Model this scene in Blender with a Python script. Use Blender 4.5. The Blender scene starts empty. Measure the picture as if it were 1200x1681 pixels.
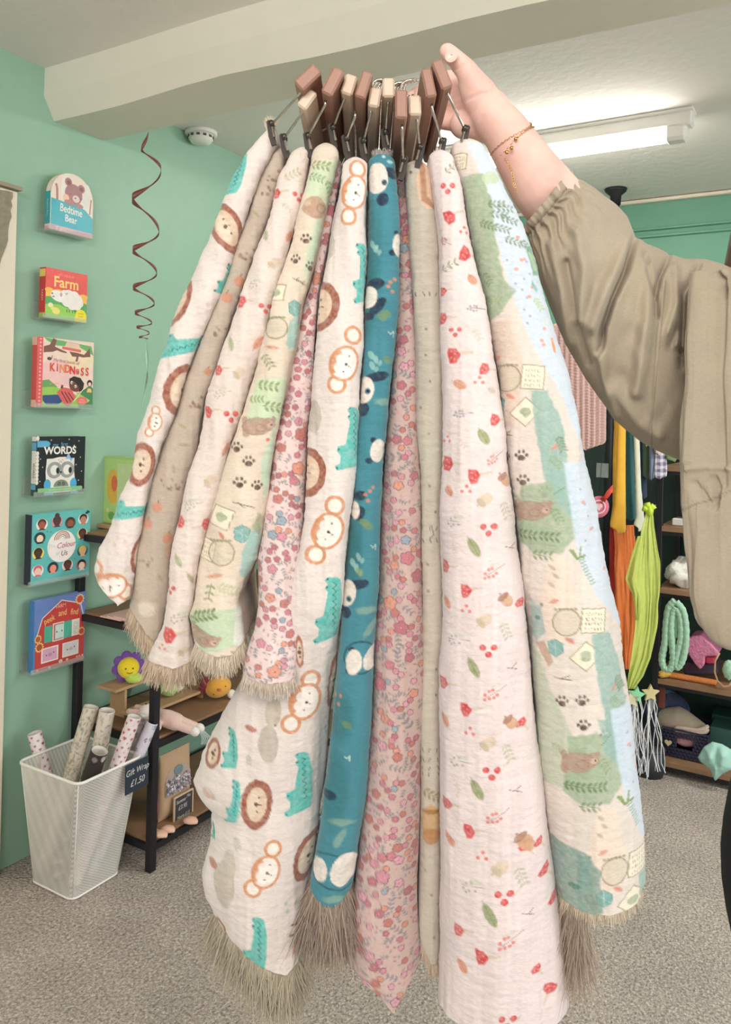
import bpy, math, random
import numpy as np
from mathutils import Vector, Matrix

# ------------------------------------------------------------------ camera
FPX = 1330.0; CX = 600.0; CY = 684.0
YAW = math.radians(31.0); ROLL = math.radians(1.5)
CAM = Vector((0, 0, 1.35))
F_ = Vector((-math.sin(YAW), math.cos(YAW), 0))
H_ = Vector((math.cos(YAW), math.sin(YAW), 0)); Z_ = Vector((0, 0, 1))
R_ = H_ * math.cos(ROLL) + Z_ * math.sin(ROLL)
U_ = Z_ * math.cos(ROLL) - H_ * math.sin(ROLL)
scene = bpy.context.scene
camd = bpy.data.cameras.new('camera'); cam = bpy.data.objects.new('camera', camd)
scene.collection.objects.link(cam)
M = Matrix((R_, U_, -F_)).transposed().to_4x4(); M.translation = CAM
cam.matrix_world = M
camd.sensor_fit = 'VERTICAL'; camd.sensor_height = 36.0
camd.lens = FPX / 1681 * 36.0
camd.shift_y = -(1681 / 2 - CY) / 1681
camd.clip_start = 0.05
scene.camera = cam
# ------------------------------------------------------------------ light
scene.view_settings.view_transform = 'Standard'
scene.view_settings.look = 'None'
scene.view_settings.gamma = 1.0
scene.view_settings.use_curve_mapping = False
scene.view_settings.exposure = -0.12
world = bpy.data.worlds.new('World'); scene.world = world
world.use_nodes = True
wb = world.node_tree.nodes['Background']
wb.inputs[0].default_value = (1.0, 0.955, 0.96, 1); wb.inputs[1].default_value = 1.12

def area(name, loc, target, sx, sy, power, col):
    l = bpy.data.lights.new(name, 'AREA'); l.shape = 'RECTANGLE'; l.size = sx; l.size_y = sy
    l.energy = power; l.color = col
    o = bpy.data.objects.new(name, l); scene.collection.objects.link(o)
    o.location = loc
    o.rotation_euler = (Vector(target) - Vector(loc)).to_track_quat('-Z', 'Y').to_euler()
    return o
area('shop_window_light', (1.2, -4.6, 1.5), (-0.4, 1.5, 1.1), 4.2, 2.1, 36, (1.0, 0.955, 0.955))
area('side_window_light', (3.1, 1.9, 1.45), (-1.6, 1.9, 1.1), 2.4, 1.5, 66, (0.98, 0.965, 1.0))
area('front_room_tube_light', (0.5, -1.0, 2.2), (-0.6, 1.6, 2.1), 1.4, 0.12, 34, (1.0, 0.94, 0.86))
area('back_room_fill_light', (0.9, 2.77, 2.29), (0.9, 2.77, 0), 1.2, 0.1, 36, (1.0, 0.97, 0.94))  # added fill to brighten the back room; no fixture hangs here

# ------------------------------------------------------------------ helpers
def P(px, py, d):
    return CAM + F_ * d + R_ * ((px - CX) / FPX * d) + U_ * ((CY - py) / FPX * d)
def ray(px, py): return F_ + R_ * ((px - CX) / FPX) + U_ * ((CY - py) / FPX)
def onax(px, py, ax, v):
    r = ray(px, py); return CAM + r * ((v - CAM[ax]) / r[ax])
def onX(px, py, v): return onax(px, py, 0, v)
def onY(px, py, v): return onax(px, py, 1, v)
def onZ(px, py, v): return onax(px, py, 2, v)
def lin(c):
    c = [x / 255.0 for x in c[:3]]
    return tuple(x / 12.92 if x <= 0.04045 else ((x + 0.055) / 1.055) ** 2.4 for x in c)

_m = {}
def mat(name, col, rough=0.6, metal=0.0, bump=0.15, bscale=60.0, var=0.06, spec=0.4, trans=0.0, emit=None, alpha=None, sheen=0.0):
    if name in _m: return _m[name]
    m = bpy.data.materials.new(name); m.use_nodes = True
    nt = m.node_tree; b = nt.nodes['Principled BSDF']
    c = lin(col)
    tc = nt.nodes.new('ShaderNodeTexCoord'); nz = nt.nodes.new('ShaderNodeTexNoise')
    nz.inputs['Scale'].default_value = bscale; nz.inputs['Detail'].default_value = 4
    nt.links.new(tc.outputs['Object'], nz.inputs['Vector'])
    mx = nt.nodes.new('ShaderNodeMix'); mx.data_type = 'RGBA'
    mx.inputs[6].default_value = (*[x * (1 - var) for x in c], 1)
    mx.inputs[7].default_value = (*[min(1, x * (1 + var)) for x in c], 1)
    nt.links.new(nz.outputs['Fac'], mx.inputs[0]); nt.links.new(mx.outputs[2], b.inputs['Base Color'])
    b.inputs['Roughness'].default_value = rough; b.inputs['Metallic'].default_value = metal
    b.inputs['Specular IOR Level'].default_value = spec
    if bump > 0:
        bp = nt.nodes.new('ShaderNodeBump'); bp.inputs['Strength'].default_value = bump
        bp.inputs['Distance'].default_value = 0.002
        nt.links.new(nz.outputs['Fac'], bp.inputs['Height']); nt.links.new(bp.outputs[0], b.inputs['Normal'])
    if trans: b.inputs['Transmission Weight'].default_value = trans; b.inputs['IOR'].default_value = 1.2
    if sheen: b.inputs['Sheen Weight'].default_value = sheen
    if alpha is not None: b.inputs['Alpha'].default_value = alpha
    if emit:
        b.inputs['Emission Color'].default_value = (*c, 1); b.inputs['Emission Strength'].default_value = emit
    _m[name] = m; return m

def vcmat(name, rough=0.9, bump=0.3, bscale=900.0, spec=0.15, sheen=0.0, weave=False, alpha=None):
    if name in _m: return _m[name]
    m = bpy.data.materials.new(name); m.use_nodes = True
    nt = m.node_tree; b = nt.nodes['Principled BSDF']
    at = nt.nodes.new('ShaderNodeAttribute'); at.attribute_name = 'Col'
    tc = nt.nodes.new('ShaderNodeTexCoord'); nz = nt.nodes.new('ShaderNodeTexNoise')
    nz.inputs['Scale'].default_value = bscale; nz.inputs['Detail'].default_value = 3
    mp = nt.nodes.new('ShaderNodeMapping')
    if weave: mp.inputs['Scale'].default_value = (0.35, 0.35, 1.0)
    nt.links.new(tc.outputs['Object'], mp.inputs['Vector']); nt.links.new(mp.outputs[0], nz.inputs['Vector'])
    mx = nt.nodes.new('ShaderNodeMix'); mx.data_type = 'RGBA'; mx.blend_type = 'MULTIPLY'
    mx.inputs[0].default_value = 1.0
    rr = nt.nodes.new('ShaderNodeMapRange'); rr.inputs[3].default_value = 0.88; rr.inputs[4].default_value = 1.1
    nt.links.new(nz.outputs['Fac'], rr.inputs[0])
    nt.links.new(at.outputs['Color'], mx.inputs[6]); nt.links.new(rr.outputs[0], mx.inputs[7])
    nt.links.new(mx.outputs[2], b.inputs['Base Color'])
    bp = nt.nodes.new('ShaderNodeBump'); bp.inputs['Strength'].default_value = bump; bp.inputs['Distance'].default_value = 0.001
    nt.links.new(nz.outputs['Fac'], bp.inputs['Height']); nt.links.new(bp.outputs[0], b.inputs['Normal'])
    b.inputs['Roughness'].default_value = rough; b.inputs['Specular IOR Level'].default_value = spec
    if sheen: b.inputs['Sheen Weight'].default_value = sheen
    if alpha is not None: b.inputs['Alpha'].default_value = alpha
    _m[name] = m; return m

COL = scene.collection
def base_of(vs):
    a = np.asarray([tuple(v) for v in vs]) if not isinstance(vs, np.ndarray) else vs
    lo = a.min(0); hi = a.max(0)
    return Vector(((lo[0] + hi[0]) / 2, (lo[1] + hi[1]) / 2, lo[2]))
def tag(o, label=None, cat=None, group=None, kind=None):
    if label: o['label'] = label
    if cat: o['category'] = cat
    if group: o['group'] = group
    if kind: o['kind'] = kind
    return o
def root(name, loc, label, cat, group=None):
    o = bpy.data.objects.new(name, None); o.empty_display_size = 0.05
    COL.objects.link(o); o.location = loc
    return tag(o, label, cat, group)
def wloc(o):
    v = Vector((0, 0, 0))
    while o is not None: v = v + Vector(o.location); o = o.parent
    return v

class MB:
    """collects shapes (world coordinates), builds ONE mesh object"""
    def __init__(s): s.v = []; s.f = []; s.c = []; s.smooth = []
    def add(s, vs, fs, col=None, smooth=False):
        n = len(s.v); s.v += [Vector(v) for v in vs]; s.f += [tuple(i + n for i in f) for f in fs]
        s.c += [col or (200, 200, 200)] * len(vs); s.smooth += [smooth] * len(fs); return s
    def box(s, lo, hi, T=None, col=None, bev=0.0):
        x0, y0, z0 = lo; x1, y1, z1 = hi
        if bev <= 0:
            vs = [(x, y, z) for x in (x0, x1) for y in (y0, y1) for z in (z0, z1)]
            fs = [(0, 1, 3, 2), (4, 6, 7, 5), (0, 4, 5, 1), (2, 3, 7, 6), (0, 2, 6, 4), (1, 5, 7, 3)]
        else:
            b = min(bev, (x1 - x0) / 2.01, (y1 - y0) / 2.01, (z1 - z0) / 2.01)
            vs = []; 
            ring = lambda z, i: [(x0 + b, y0 + i, z), (x1 - b, y0 + i, z), (x1 - i, y0 + b, z), (x1 - i, y1 - b, z), (x1 - b, y1 - i, z), (x0 + b, y1 - i, z), (x0 + i, y1 - b, z), (x0 + i, y0 + b, z)]
            for z, i in ((z0, b), (z0 + b, 0), (z1 - b, 0), (z1, b)): vs += ring(z, i)
            fs = [tuple(range(7, -1, -1)), tuple(range(24, 32))]
            for k in range(3):
                for j in range(8):
                    a = k * 8 + j; c2 = k * 8 + (j + 1) % 8
                    fs.append((a, c2, c2 + 8, a + 8))
        vs = [Vector(v) for v in vs]
        if T is not None: vs = [T @ v for v in vs]
        return s.add(vs, fs, col)
    def tube(s, pts, r, n=8, col=None, cap=True, smooth=True):
        pts = [Vector(p) for p in pts]; m = len(pts)
        rs = r if hasattr(r, '__len__') else [r] * m
        vs = []; fs = []
        t0 = (pts[1] - pts[0]).normalized(); a = t0.orthogonal().normalized()
        for i, p in enumerate(pts):
            t = (pts[min(i + 1, m - 1)] - pts[max(i - 1, 0)])
            t = t.normalized() if t.length > 1e-9 else t0
            a = (a - t * a.dot(t)); a = a.normalized() if a.length > 1e-6 else t.orthogonal().normalized()
            b = t.cross(a)
            for k in range(n):
                an = 2 * math.pi * k / n
                vs.append(p + (a * math.cos(an) + b * math.sin(an)) * rs[i])
        for i in range(m - 1):
            for k in range(n):
                k2 = (k + 1) % n
                fs.append((i * n + k, i * n + k2, (i + 1) * n + k2, (i + 1) * n + k))
        if cap: fs.append(tuple(range(n - 1, -1, -1))); fs.append(tuple((m - 1) * n + k for k in range(n)))
        return s.add(vs, fs, col, smooth)
    def ball(s, c, r, nu=14, nv=9, col=None, R=None, fn=None):
        c = Vector(c); r = r if hasattr(r, '__len__') else (r, r, r)
        vs = []; fs = []
        for j in range(nv + 1):
            th = math.pi * j / nv
            for i in range(nu):
                ph = 2 * math.pi * i / nu
                v = Vector((r[0] * math.sin(th) * math.cos(ph), r[1] * math.sin(th) * math.sin(ph), r[2] * math.cos(th)))
                if fn: v = fn(v, th, ph)
                if R is not None: v = R @ v
                vs.append(c + v)
        for j in range(nv):
            for i in range(nu):
                i2 = (i + 1) % nu
                fs.append((j * nu + i, (j + 1) * nu + i, (j + 1) * nu + i2, j * nu + i2))
        return s.add(vs, fs, col, True)
    def prism(s, poly, h, T, col=None):
        """poly 2d outline in T's xy plane, extruded along T's z from 0 to h"""
        n = len(poly)
        vs = [T @ Vector((x, y, 0)) for x, y in poly] + [T @ Vector((x, y, h)) for x, y in poly]
        fs = [tuple(range(n - 1, -1, -1)), tuple(range(n, 2 * n))] + [(i, (i + 1) % n, n + (i + 1) % n, n + i) for i in range(n)]
        return s.add(vs, fs, col)
    def grid(s, rows, col=None, smooth=True, closed=False):
        m = len(rows); n = len(rows[0]); vs = [p for r in rows for p in r]; fs = []
        for i in range(m - 1):
            for k in range(n if closed else n - 1):
                k2 = (k + 1) % n
                fs.append((i * n + k, i * n + k2, (i + 1) * n + k2, (i + 1) * n + k))
        return s.add(vs, fs, col, smooth)
    def build(s, name, m, parent=None, label=None, cat=None, group=None, kind=None, solid=0.0, vc=False, subsurf=0):
        loc = wloc(parent) if parent is not None else base_of(s.v)
        me = bpy.data.meshes.new(name)
        me.from_pydata([tuple(v - loc) for v in s.v], [], s.f)
        me.polygons.foreach_set('use_smooth', s.smooth)
        if vc:
            ca = me.color_attributes.new('Col', 'FLOAT_COLOR', 'POINT')
            cc = {}; flat = []
            for c in s.c:
                if c not in cc: cc[c] = (*lin(c), 1.0)
                flat += cc[c]
            ca.data.foreach_set('color', flat)
        me.materials.append(m); me.update()
        o = bpy.data.objects.new(name, me); COL.objects.link(o)
        if parent is not None: o.parent = parent
        else: o.location = loc
        if solid:
            md = o.modifiers.new('thick', 'SOLIDIFY'); md.thickness = solid; md.offset = 0
        if subsurf:
            md = o.modifiers.new('sub', 'SUBSURF'); md.levels = subsurf; md.render_levels = subsurf
        return tag(o, label, cat, group, kind)

def npmesh(name, V, Fq, m, parent=None, Cl=None, smooth=True, **kw):
    """V (n,3) float array, Fq (m,4) int array"""
    loc = np.array(wloc(parent)) if parent is not None else np.array(base_of(V))
    me = bpy.data.meshes.new(name); nv = len(V); nf = len(Fq); k = Fq.shape[1]
    me.vertices.add(nv); me.vertices.foreach_set('co', (V - loc).astype(np.float32).ravel())
    me.loops.add(nf * k); me.loops.foreach_set('vertex_index', Fq.astype(np.int32).ravel())
    me.polygons.add(nf); me.polygons.foreach_set('loop_start', np.arange(nf, dtype=np.int32) * k)
    me.polygons.foreach_set('use_smooth', np.full(nf, smooth))
    if Cl is not None:
        ca = me.color_attributes.new('Col', 'FLOAT_COLOR', 'POINT')
        c4 = np.ones((nv, 4), np.float32); c4[:, :3] = Cl
        ca.data.foreach_set('color', c4.ravel())
    me.materials.append(m); me.update(calc_edges=True); me.validate()
    o = bpy.data.objects.new(name, me); COL.objects.link(o)
    if parent is not None: o.parent = parent
    else: o.location = loc
    return tag(o, **kw)

def vnoise(x, y, seed=0):
    x = np.asarray(x, float); y = np.asarray(y, float)
    xi = np.floor(x).astype(int); yi = np.floor(y).astype(int); fx = x - xi; fy = y - yi
    fx = fx * fx * (3 - 2 * fx); fy = fy * fy * (3 - 2 * fy)
    def h(a, b):
        n = (a * 374761393 + b * 668265263 + seed * 1442695041) & 0xffffffff
        n = ((n ^ (n >> 13)) * 1274126177) & 0xffffffff
        return ((n ^ (n >> 16)) & 0xffff) / 32767.5 - 1.0
    return (h(xi, yi) * (1 - fx) + h(xi + 1, yi) * fx) * (1 - fy) + (h(xi, yi + 1) * (1 - fx) + h(xi + 1, yi + 1) * fx) * fy

def text2d(s, size=1.0, align='CENTER', shear=0.0, bold=0.0):
    """font outlines as 2d triangles/ngons: returns verts, faces"""
    cu = bpy.data.curves.new('t', 'FONT'); cu.body = s; cu.size = size; cu.align_x = align; cu.align_y = 'CENTER'
    cu.shear = shear; cu.offset = bold; cu.resolution_u = 3
    o = bpy.data.objects.new('t', cu); COL.objects.link(o)
    dg = bpy.context.evaluated_depsgraph_get(); me = bpy.data.meshes.new_from_object(o.evaluated_get(dg))
    vs = [(v.co.x, v.co.y) for v in me.vertices]; fs = [tuple(p.vertices) for p in me.polygons]
    bpy.data.objects.remove(o); bpy.data.curves.remove(cu); bpy.data.meshes.remove(me)
    return vs, fs

class Print:
    """flat printed shapes on a plane. T maps (u,v,0) metres -> world; layer raises each by 0.12 mm"""
    def __init__(s, T, W=1.0, H=1.0): s.T = T; s.W = W; s.H = H; s.items = []
    def _it(s, L, vs, fs, col): s.items.append((L, vs, fs, col)); return s
    def poly(s, pts, col, L=1): return s._it(L, [(u * s.W, v * s.H) for u, v in pts], [tuple(range(len(pts)))], col)
    def rect(s, u0, v0, u1, v1, col, L=1): return s.poly([(u0, v0), (u1, v0), (u1, v1), (u0, v1)], col, L)
    def ell(s, u, v, ru, rv, col, L=1, rot=0, a0=0, a1=360, n=22):
        c, sn = math.cos(math.radians(rot)), math.sin(math.radians(rot)); pts = []
        for i in range(n if a1 - a0 >= 360 else n + 1):
            a = math.radians(a0 + (a1 - a0) * i / n); x = ru * math.cos(a); y = rv * math.sin(a)
            pts.append((u + x * c - y * sn * s.H / s.W, v + (x * sn * s.W / s.H + y * c)))
        return s.poly(pts, col, L)
    def ring(s, u, v, ru, rv, w, col, L=1, a0=0, a1=360, n=24):
        vs = []; fs = []
        for i in range(n + 1):
            a = math.radians(a0 + (a1 - a0) * i / n)
            for k in (1, 1 - w): vs.append(((u + ru * k * math.cos(a)) * s.W, (v + rv * k * math.sin(a)) * s.H))
        for i in range(n): fs.append((2 * i, 2 * i + 2, 2 * i + 3, 2 * i + 1))
        return s._it(L, vs, fs, col)
    def line(s, pts, w, col, L=1):
        for (a, b) in zip(pts[:-1], pts[1:]):
            dx = (b[0] - a[0]) * s.W; dy = (b[1] - a[1]) * s.H; l = math.hypot(dx, dy) or 1e-6
            nx = -dy / l * w / 2 * s.W; ny = dx / l * w / 2 * s.W
            s.poly([(a[0] + nx / s.W, a[1] + ny / s.H), (b[0] + nx / s.W, b[1] + ny / s.H), (b[0] - nx / s.W, b[1] - ny / s.H), (a[0] - nx / s.W, a[1] - ny / s.H)], col, L)
        return s
    def star(s, u, v, r, col, L=1, n=5, inner=0.45, rot=90):
        pts = []
        for i in range(2 * n):
            a = math.radians(rot + 180 * i / n); k = r if i % 2 == 0 else r * inner
            pts.append((u + k * math.cos(a), v + k * math.sin(a) * s.W / s.H))
        return s.poly(pts, col, L)
    def text(s, t, u, v, size, col, L=3, rot=0, bold=0.0, shear=0.0, sx=1.0, arc=0.0):
        vs, fs = text2d(t, 1.0, 'CENTER', shear, bold)
        c, sn = math.cos(math.radians(rot)), math.sin(math.radians(rot)); k = size * s.H; out = []
        for x, y in vs:
            x *= k * sx; y *= k; y -= arc * x * x / max(k, 1e-6)
            out.append((u * s.W + x * c - y * sn, v * s.H + x * sn + y * c))
        return s._it(L, out, fs, col)
    def build(s, name, parent, m=None, **kw):
        mb = MB()
        for k, (L, vs, fs, col) in enumerate(sorted(s.items, key=lambda q: q[0])):
            mb.add([s.T @ Vector((x, y, 0.0001 + k * 0.00002)) for x, y in vs], fs, col)
        return mb.build(name, m or vcmat('printed_ink', 0.35, 0.0, 50, 0.5), parent, vc=True, **kw)
def frame(o, x, y):
    x = Vector(x).normalized(); y = Vector(y); y = (y - x * y.dot(x)).normalized(); z = x.cross(y)
    T = Matrix((x, y, z)).transposed().to_4x4(); T.translation = Vector(o); return T
# ------------------------------------------------------------------ structure
WX = -2.10; FY = 3.80; CZ = 2.37; EX = 3.2; NY = -3.0
def wallmat(name, c, rough, bump, sc, var=0.05):
    return mat(name, c, rough, bump=bump, bscale=sc, var=var, spec=0.35)
m_green = wallmat('painted_green_plaster', (154, 192, 170), 0.45, 0.25, 22, 0.04)
m_ceil = wallmat('painted_ceiling_plaster', (236, 232, 226), 0.8, 0.9, 26, 0.03)
m_beam = wallmat('painted_beam', (232, 228, 214), 0.7, 0.4, 14, 0.03)
m_trim = mat('cream_gloss_paint', (232, 221, 202), 0.4, bump=0.1, bscale=20, var=0.02)

def carpet():
    m = bpy.data.materials.new('speckled_carpet'); m.use_nodes = True; nt = m.node_tree; b = nt.nodes['Principled BSDF']
    tc = nt.nodes.new('ShaderNodeTexCoord')
    n1 = nt.nodes.new('ShaderNodeTexNoise'); n1.inputs['Scale'].default_value = 120; n1.inputs['Detail'].default_value = 5; n1.inputs['Roughness'].default_value = 0.75
    n2 = nt.nodes.new('ShaderNodeTexNoise'); n2.inputs['Scale'].default_value = 7; n2.inputs['Detail'].default_value = 4
    vo = nt.nodes.new('ShaderNodeTexVoronoi'); vo.inputs['Scale'].default_value = 160
    for n in (n1, n2, vo): nt.links.new(tc.outputs['Object'], n.inputs['Vector'])
    cr = nt.nodes.new('ShaderNodeValToRGB'); e = cr.color_ramp.elements
    e[0].position = 0.33; e[0].color = (*lin((138, 126, 118)), 1); e[1].position = 0.68; e[1].color = (*lin((246, 238, 228)), 1)
    k = cr.color_ramp.elements.new(0.5); k.color = (*lin((198, 185, 175)), 1)
    nt.links.new(n1.outputs['Fac'], cr.inputs[0])
    mx = nt.nodes.new('ShaderNodeMix'); mx.data_type = 'RGBA'; mx.blend_type = 'MULTIPLY'; mx.inputs[0].default_value = 1
    mr = nt.nodes.new('ShaderNodeMapRange'); mr.inputs[1].default_value = 0.3; mr.inputs[2].default_value = 0.7; mr.inputs[3].default_value = 0.86; mr.inputs[4].default_value = 1.06
    nt.links.new(n2.outputs['Fac'], mr.inputs[0]); nt.links.new(cr.outputs[0], mx.inputs[6]); nt.links.new(mr.outputs[0], mx.inputs[7])
    nt.links.new(mx.outputs[2], b.inputs['Base Color']); b.inputs['Roughness'].default_value = 0.98; b.inputs['Specular IOR Level'].default_value = 0.1
    bp = nt.nodes.new('ShaderNodeBump'); bp.inputs['Strength'].default_value = 0.9; bp.inputs['Distance'].default_value = 0.006
    ad = nt.nodes.new('ShaderNodeMath'); nt.links.new(n1.outputs['Fac'], ad.inputs[0]); nt.links.new(vo.outputs['Distance'], ad.inputs[1])
    nt.links.new(ad.outputs[0], bp.inputs['Height']); nt.links.new(bp.outputs[0], b.inputs['Normal'])
    return m
MB().box((WX - 0.1, NY, -0.1), (EX + 0.1, FY + 0.1, 0)).build('floor', carpet(), kind='structure')
MB().box((WX - 0.1, NY, CZ), (EX + 0.1, FY + 0.1, CZ + 0.1)).build('ceiling', m_ceil, kind='structure')
MB().box((WX - 0.1, NY, 0), (WX, FY + 0.1, CZ)).build('wall_left', m_green, kind='structure')
m_far = wallmat('painted_deep_green', (108, 160, 136), 0.5, 0.2, 20, 0.05)
MB().box((WX, FY, 0), (EX, FY + 0.1, CZ)).build('wall_far', m_far, kind='structure')
MB().box((EX, NY, 0), (EX + 0.1, FY + 0.1, CZ)).build('wall_right', m_green, kind='structure')
# beam: chamfered front face
y0, y1, zb, ch = 1.575, 1.815, 2.222, 0.035
mb = MB()
rows = []
for i, x in enumerate(np.linspace(WX, EX, 40)):
    w = 0.006 * math.sin(x * 3.1) + 0.004 * math.sin(x * 8.3 + 1)
    rows.append([Vector((x, y0 - w * .5, CZ)), Vector((x, y0 - w, zb + ch + 0.03)), Vector((x, y0 + 0.038 - w, zb + w * .6)), Vector((x, y1 - 0.012, zb + w * .4)), Vector((x, y1, zb + 0.012)), Vector((x, y1 + w, CZ))])
for r in range(39):
    pass
mb.grid(rows, smooth=False)
mb.build('ceiling_beam', m_beam, kind='structure')
# unpainted recess edge and cream door casing on the left wall
pe = onX(28, 315, WX + 0.03)
mb = MB().box((WX, 0.2, 0), (WX + 0.035, pe.y, pe.z), bev=0.003); mb.build('door_1', m_trim, kind='structure')
mr_ = mat('rough_bare_plaster', (150, 142, 122), 0.95, bump=1.0, bscale=60, var=0.35)
# irregular patch of bare plaster around the casing top
T = frame((WX + 0.0355, 0, 0), (0, 1, 0), (0, 0, 1)); pts = []
for px, py in [(-60, 296), (-20, 306), (0, 312), (8, 313), (20, 316), (20, 324), (17, 330), (19, 338), (16, 346), (18, 356), (14, 366), (12, 380), (12, 395), (9, 405), (5, 415), (1, 425), (-3, 440), (-60, 470)]:
    q = onX(px, py, WX + 0.036); pts.append((q.y, q.z))
MB().prism(pts, 0.004, T).build('trim_1', mr_, kind='structure')
MB().box((WX, 0.2, pe.z + 0.001), (WX + 0.05, pe.y + 0.004, pe.z + 0.012)).build('trim_2', mat('grubby_ledge', (160, 150, 128), 0.9, bump=.6), kind='structure')
# rails on far wall
for k, py in enumerate((372, 384)):
    q = onY(1120, py, FY)
    MB().box((-1.3, FY - 0.018, q.z - 0.006), (EX, FY, q.z + 0.006), bev=0.003).build('trim_%d' % (3 + k), m_far, kind='structure')
MB().box((WX, FY - 0.03, CZ - 0.02), (EX, FY, CZ - 0.004), bev=0.004).build('trim_5', m_trim, kind='structure')

# ------------------------------------------------------------------ ceiling fittings
m_wpl = mat('white_plastic', (236, 234, 228), 0.35, bump=0, var=0.01)
m_metal = mat('steel_wire', (205, 200, 192), 0.22, 1.0, bump=0, var=0.02)
m_black = mat('black_powder_coat', (28, 27, 32), 0.5, bump=0.1, bscale=300, var=0.1)
xe = -0.461
t = root('fluorescent_light', (xe - 0.62, 2.77, CZ - 0.1), 'white fluorescent batten light glowing on the ceiling behind the arm', 'ceiling light')
MB().box((xe - 1.26, 2.745, CZ - 0.055), (xe, 2.80, CZ), bev=0.006).build('housing', m_wpl, t)
MB().box((xe - 1.27, 2.735, CZ - 0.012), (xe + 0.004, 2.81, CZ), bev=0.003).build('mounting_plate', m_wpl, t)
MB().box((xe - 1.24, 2.74, CZ - 0.1), (xe - 1.16, 2.80, CZ - 0.05), bev=0.01).build('lamp_holder', m_wpl, t)
MB().box((xe - 0.085, 2.74, CZ - 0.1), (xe - 0.015, 2.80, CZ - 0.05), bev=0.01).build('lamp_holder', m_wpl, t)
me_ = mat('glowing_tube', (255, 250, 240), 0.4, bump=0, var=0.0, emit=45.0)
MB().tube([(xe - 1.16, 2.77, CZ - 0.082), (xe - 0.085, 2.77, CZ - 0.082)], 0.0165, 14).build('tube', me_, t, label='bright glowing tube')

q = onZ(330, 216, CZ)
t = root('smoke_detector', (q.x, q.y, q.z - 0.04), 'round white smoke detector on the ceiling just behind the beam', 'smoke detector')
MB().tube([(q.x, q.y, q.z), (q.x, q.y, q.z - 0.012), (q.x, q.y, q.z - 0.014)], [0.058, 0.058, 0.052], 24).build('base_plate', m_wpl, t)
MB().tube([(q.x, q.y, q.z - 0.012), (q.x, q.y, q.z - 0.03), (q.x, q.y, q.z - 0.042), (q.x, q.y, q.z - 0.046)], [0.046, 0.044, 0.034, 0.018], 24).build('sensor_dome', m_wpl, t)
g = MB()
for k in range(12):
    a = k * math.pi / 6; g.box((0.0445, -0.006, -0.026), (0.0465, 0.006, -0.018), Matrix.Translation((q.x, q.y, q.z)) @ Matrix.Rotation(a, 4, 'Z'))
g.build('vent_slots', mat('dark_slot', (90, 90, 88), 0.8, bump=0), t)

# spiral decorations
def swirl(name, pts, R, wid, m, label, H, cat='decoration'):
    rows = []
    for i in range(len(pts)):
        p, ph, w = pts[i]
        c, s_ = math.cos(ph), math.sin(ph)
        o = p + (H_ * c + F_ * s_) * R[i]
        dn = (Vector((0, 0, -1)) * 0.75 + (H_ * -s_ + F_ * c) * -0.35).normalized()
        w *= 0.22 + .8 * max(-c, 0) ** 1.2 + .5 * max(c, 0) ** 2; rows.append([o - dn * w / 2, o + dn * w / 2])
    mb = MB().grid(rows); return mb.build(name, m, label=label, cat=cat, solid=0.0006)
ex = [(216, 0.0), (240, -8), (273, 23), (324, -23), (376, 20), (409, -24), (445, 19), (471, -23), (496, 12), (513, -21), (529, 8), (537, -16), (546, 8), (554, -7), (556, 7)]
D = 2.434; pts = []; R = []
ys = np.linspace(216, 556, 420); 
eY = np.array([e[0] for e in ex[1:]]); eP = np.arange(len(eY)) * math.pi + math.pi
ph = np.interp(ys, eY, eP) - math.pi * np.clip((240 - ys) / 24, 0, 1) * 0.5
am = np.interp(ys, [216, 240, 273, 320, 480, 530, 556], [2, 8, 22, 23, 18, 13, 7])
for i, y in enumerate(ys):
    c = 243 + (y - 216) * -0.022
    pts.append((P(c, y, D), ph[i], np.interp(y, [216, 330, 500, 556], [.014, .02, .012, .006]))); R.append(am[i] / FPX * D)
m_red = mat('copper_red_foil', (122, 66, 56), 0.45, 0.1, bump=0.1, bscale=80, var=0.25)
swirl('hanging_swirl', pts, R, 0.02, m_red, 'copper red foil spiral hanging from the ceiling beam beside the books', 0)
pts = []; R = []
for i, y in enumerate(np.linspace(556, 672, 60)):
    f = i / 59; pts.append((P(238 - f * 3, y, D), f * 3.4 - 1.2, 0.010 + 0.034 * math.sin(f * math.pi))); R.append((5 * math.sin(f * math.pi) + 1) / FPX * D)
swirl('hanging_leaf', pts, R, 0.03, mat('pale_green_foil', (150, 188, 160), 0.35, 0.4, bump=0, var=0.2), 'pale green foil twist hanging below the red spiral', 0)

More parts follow.
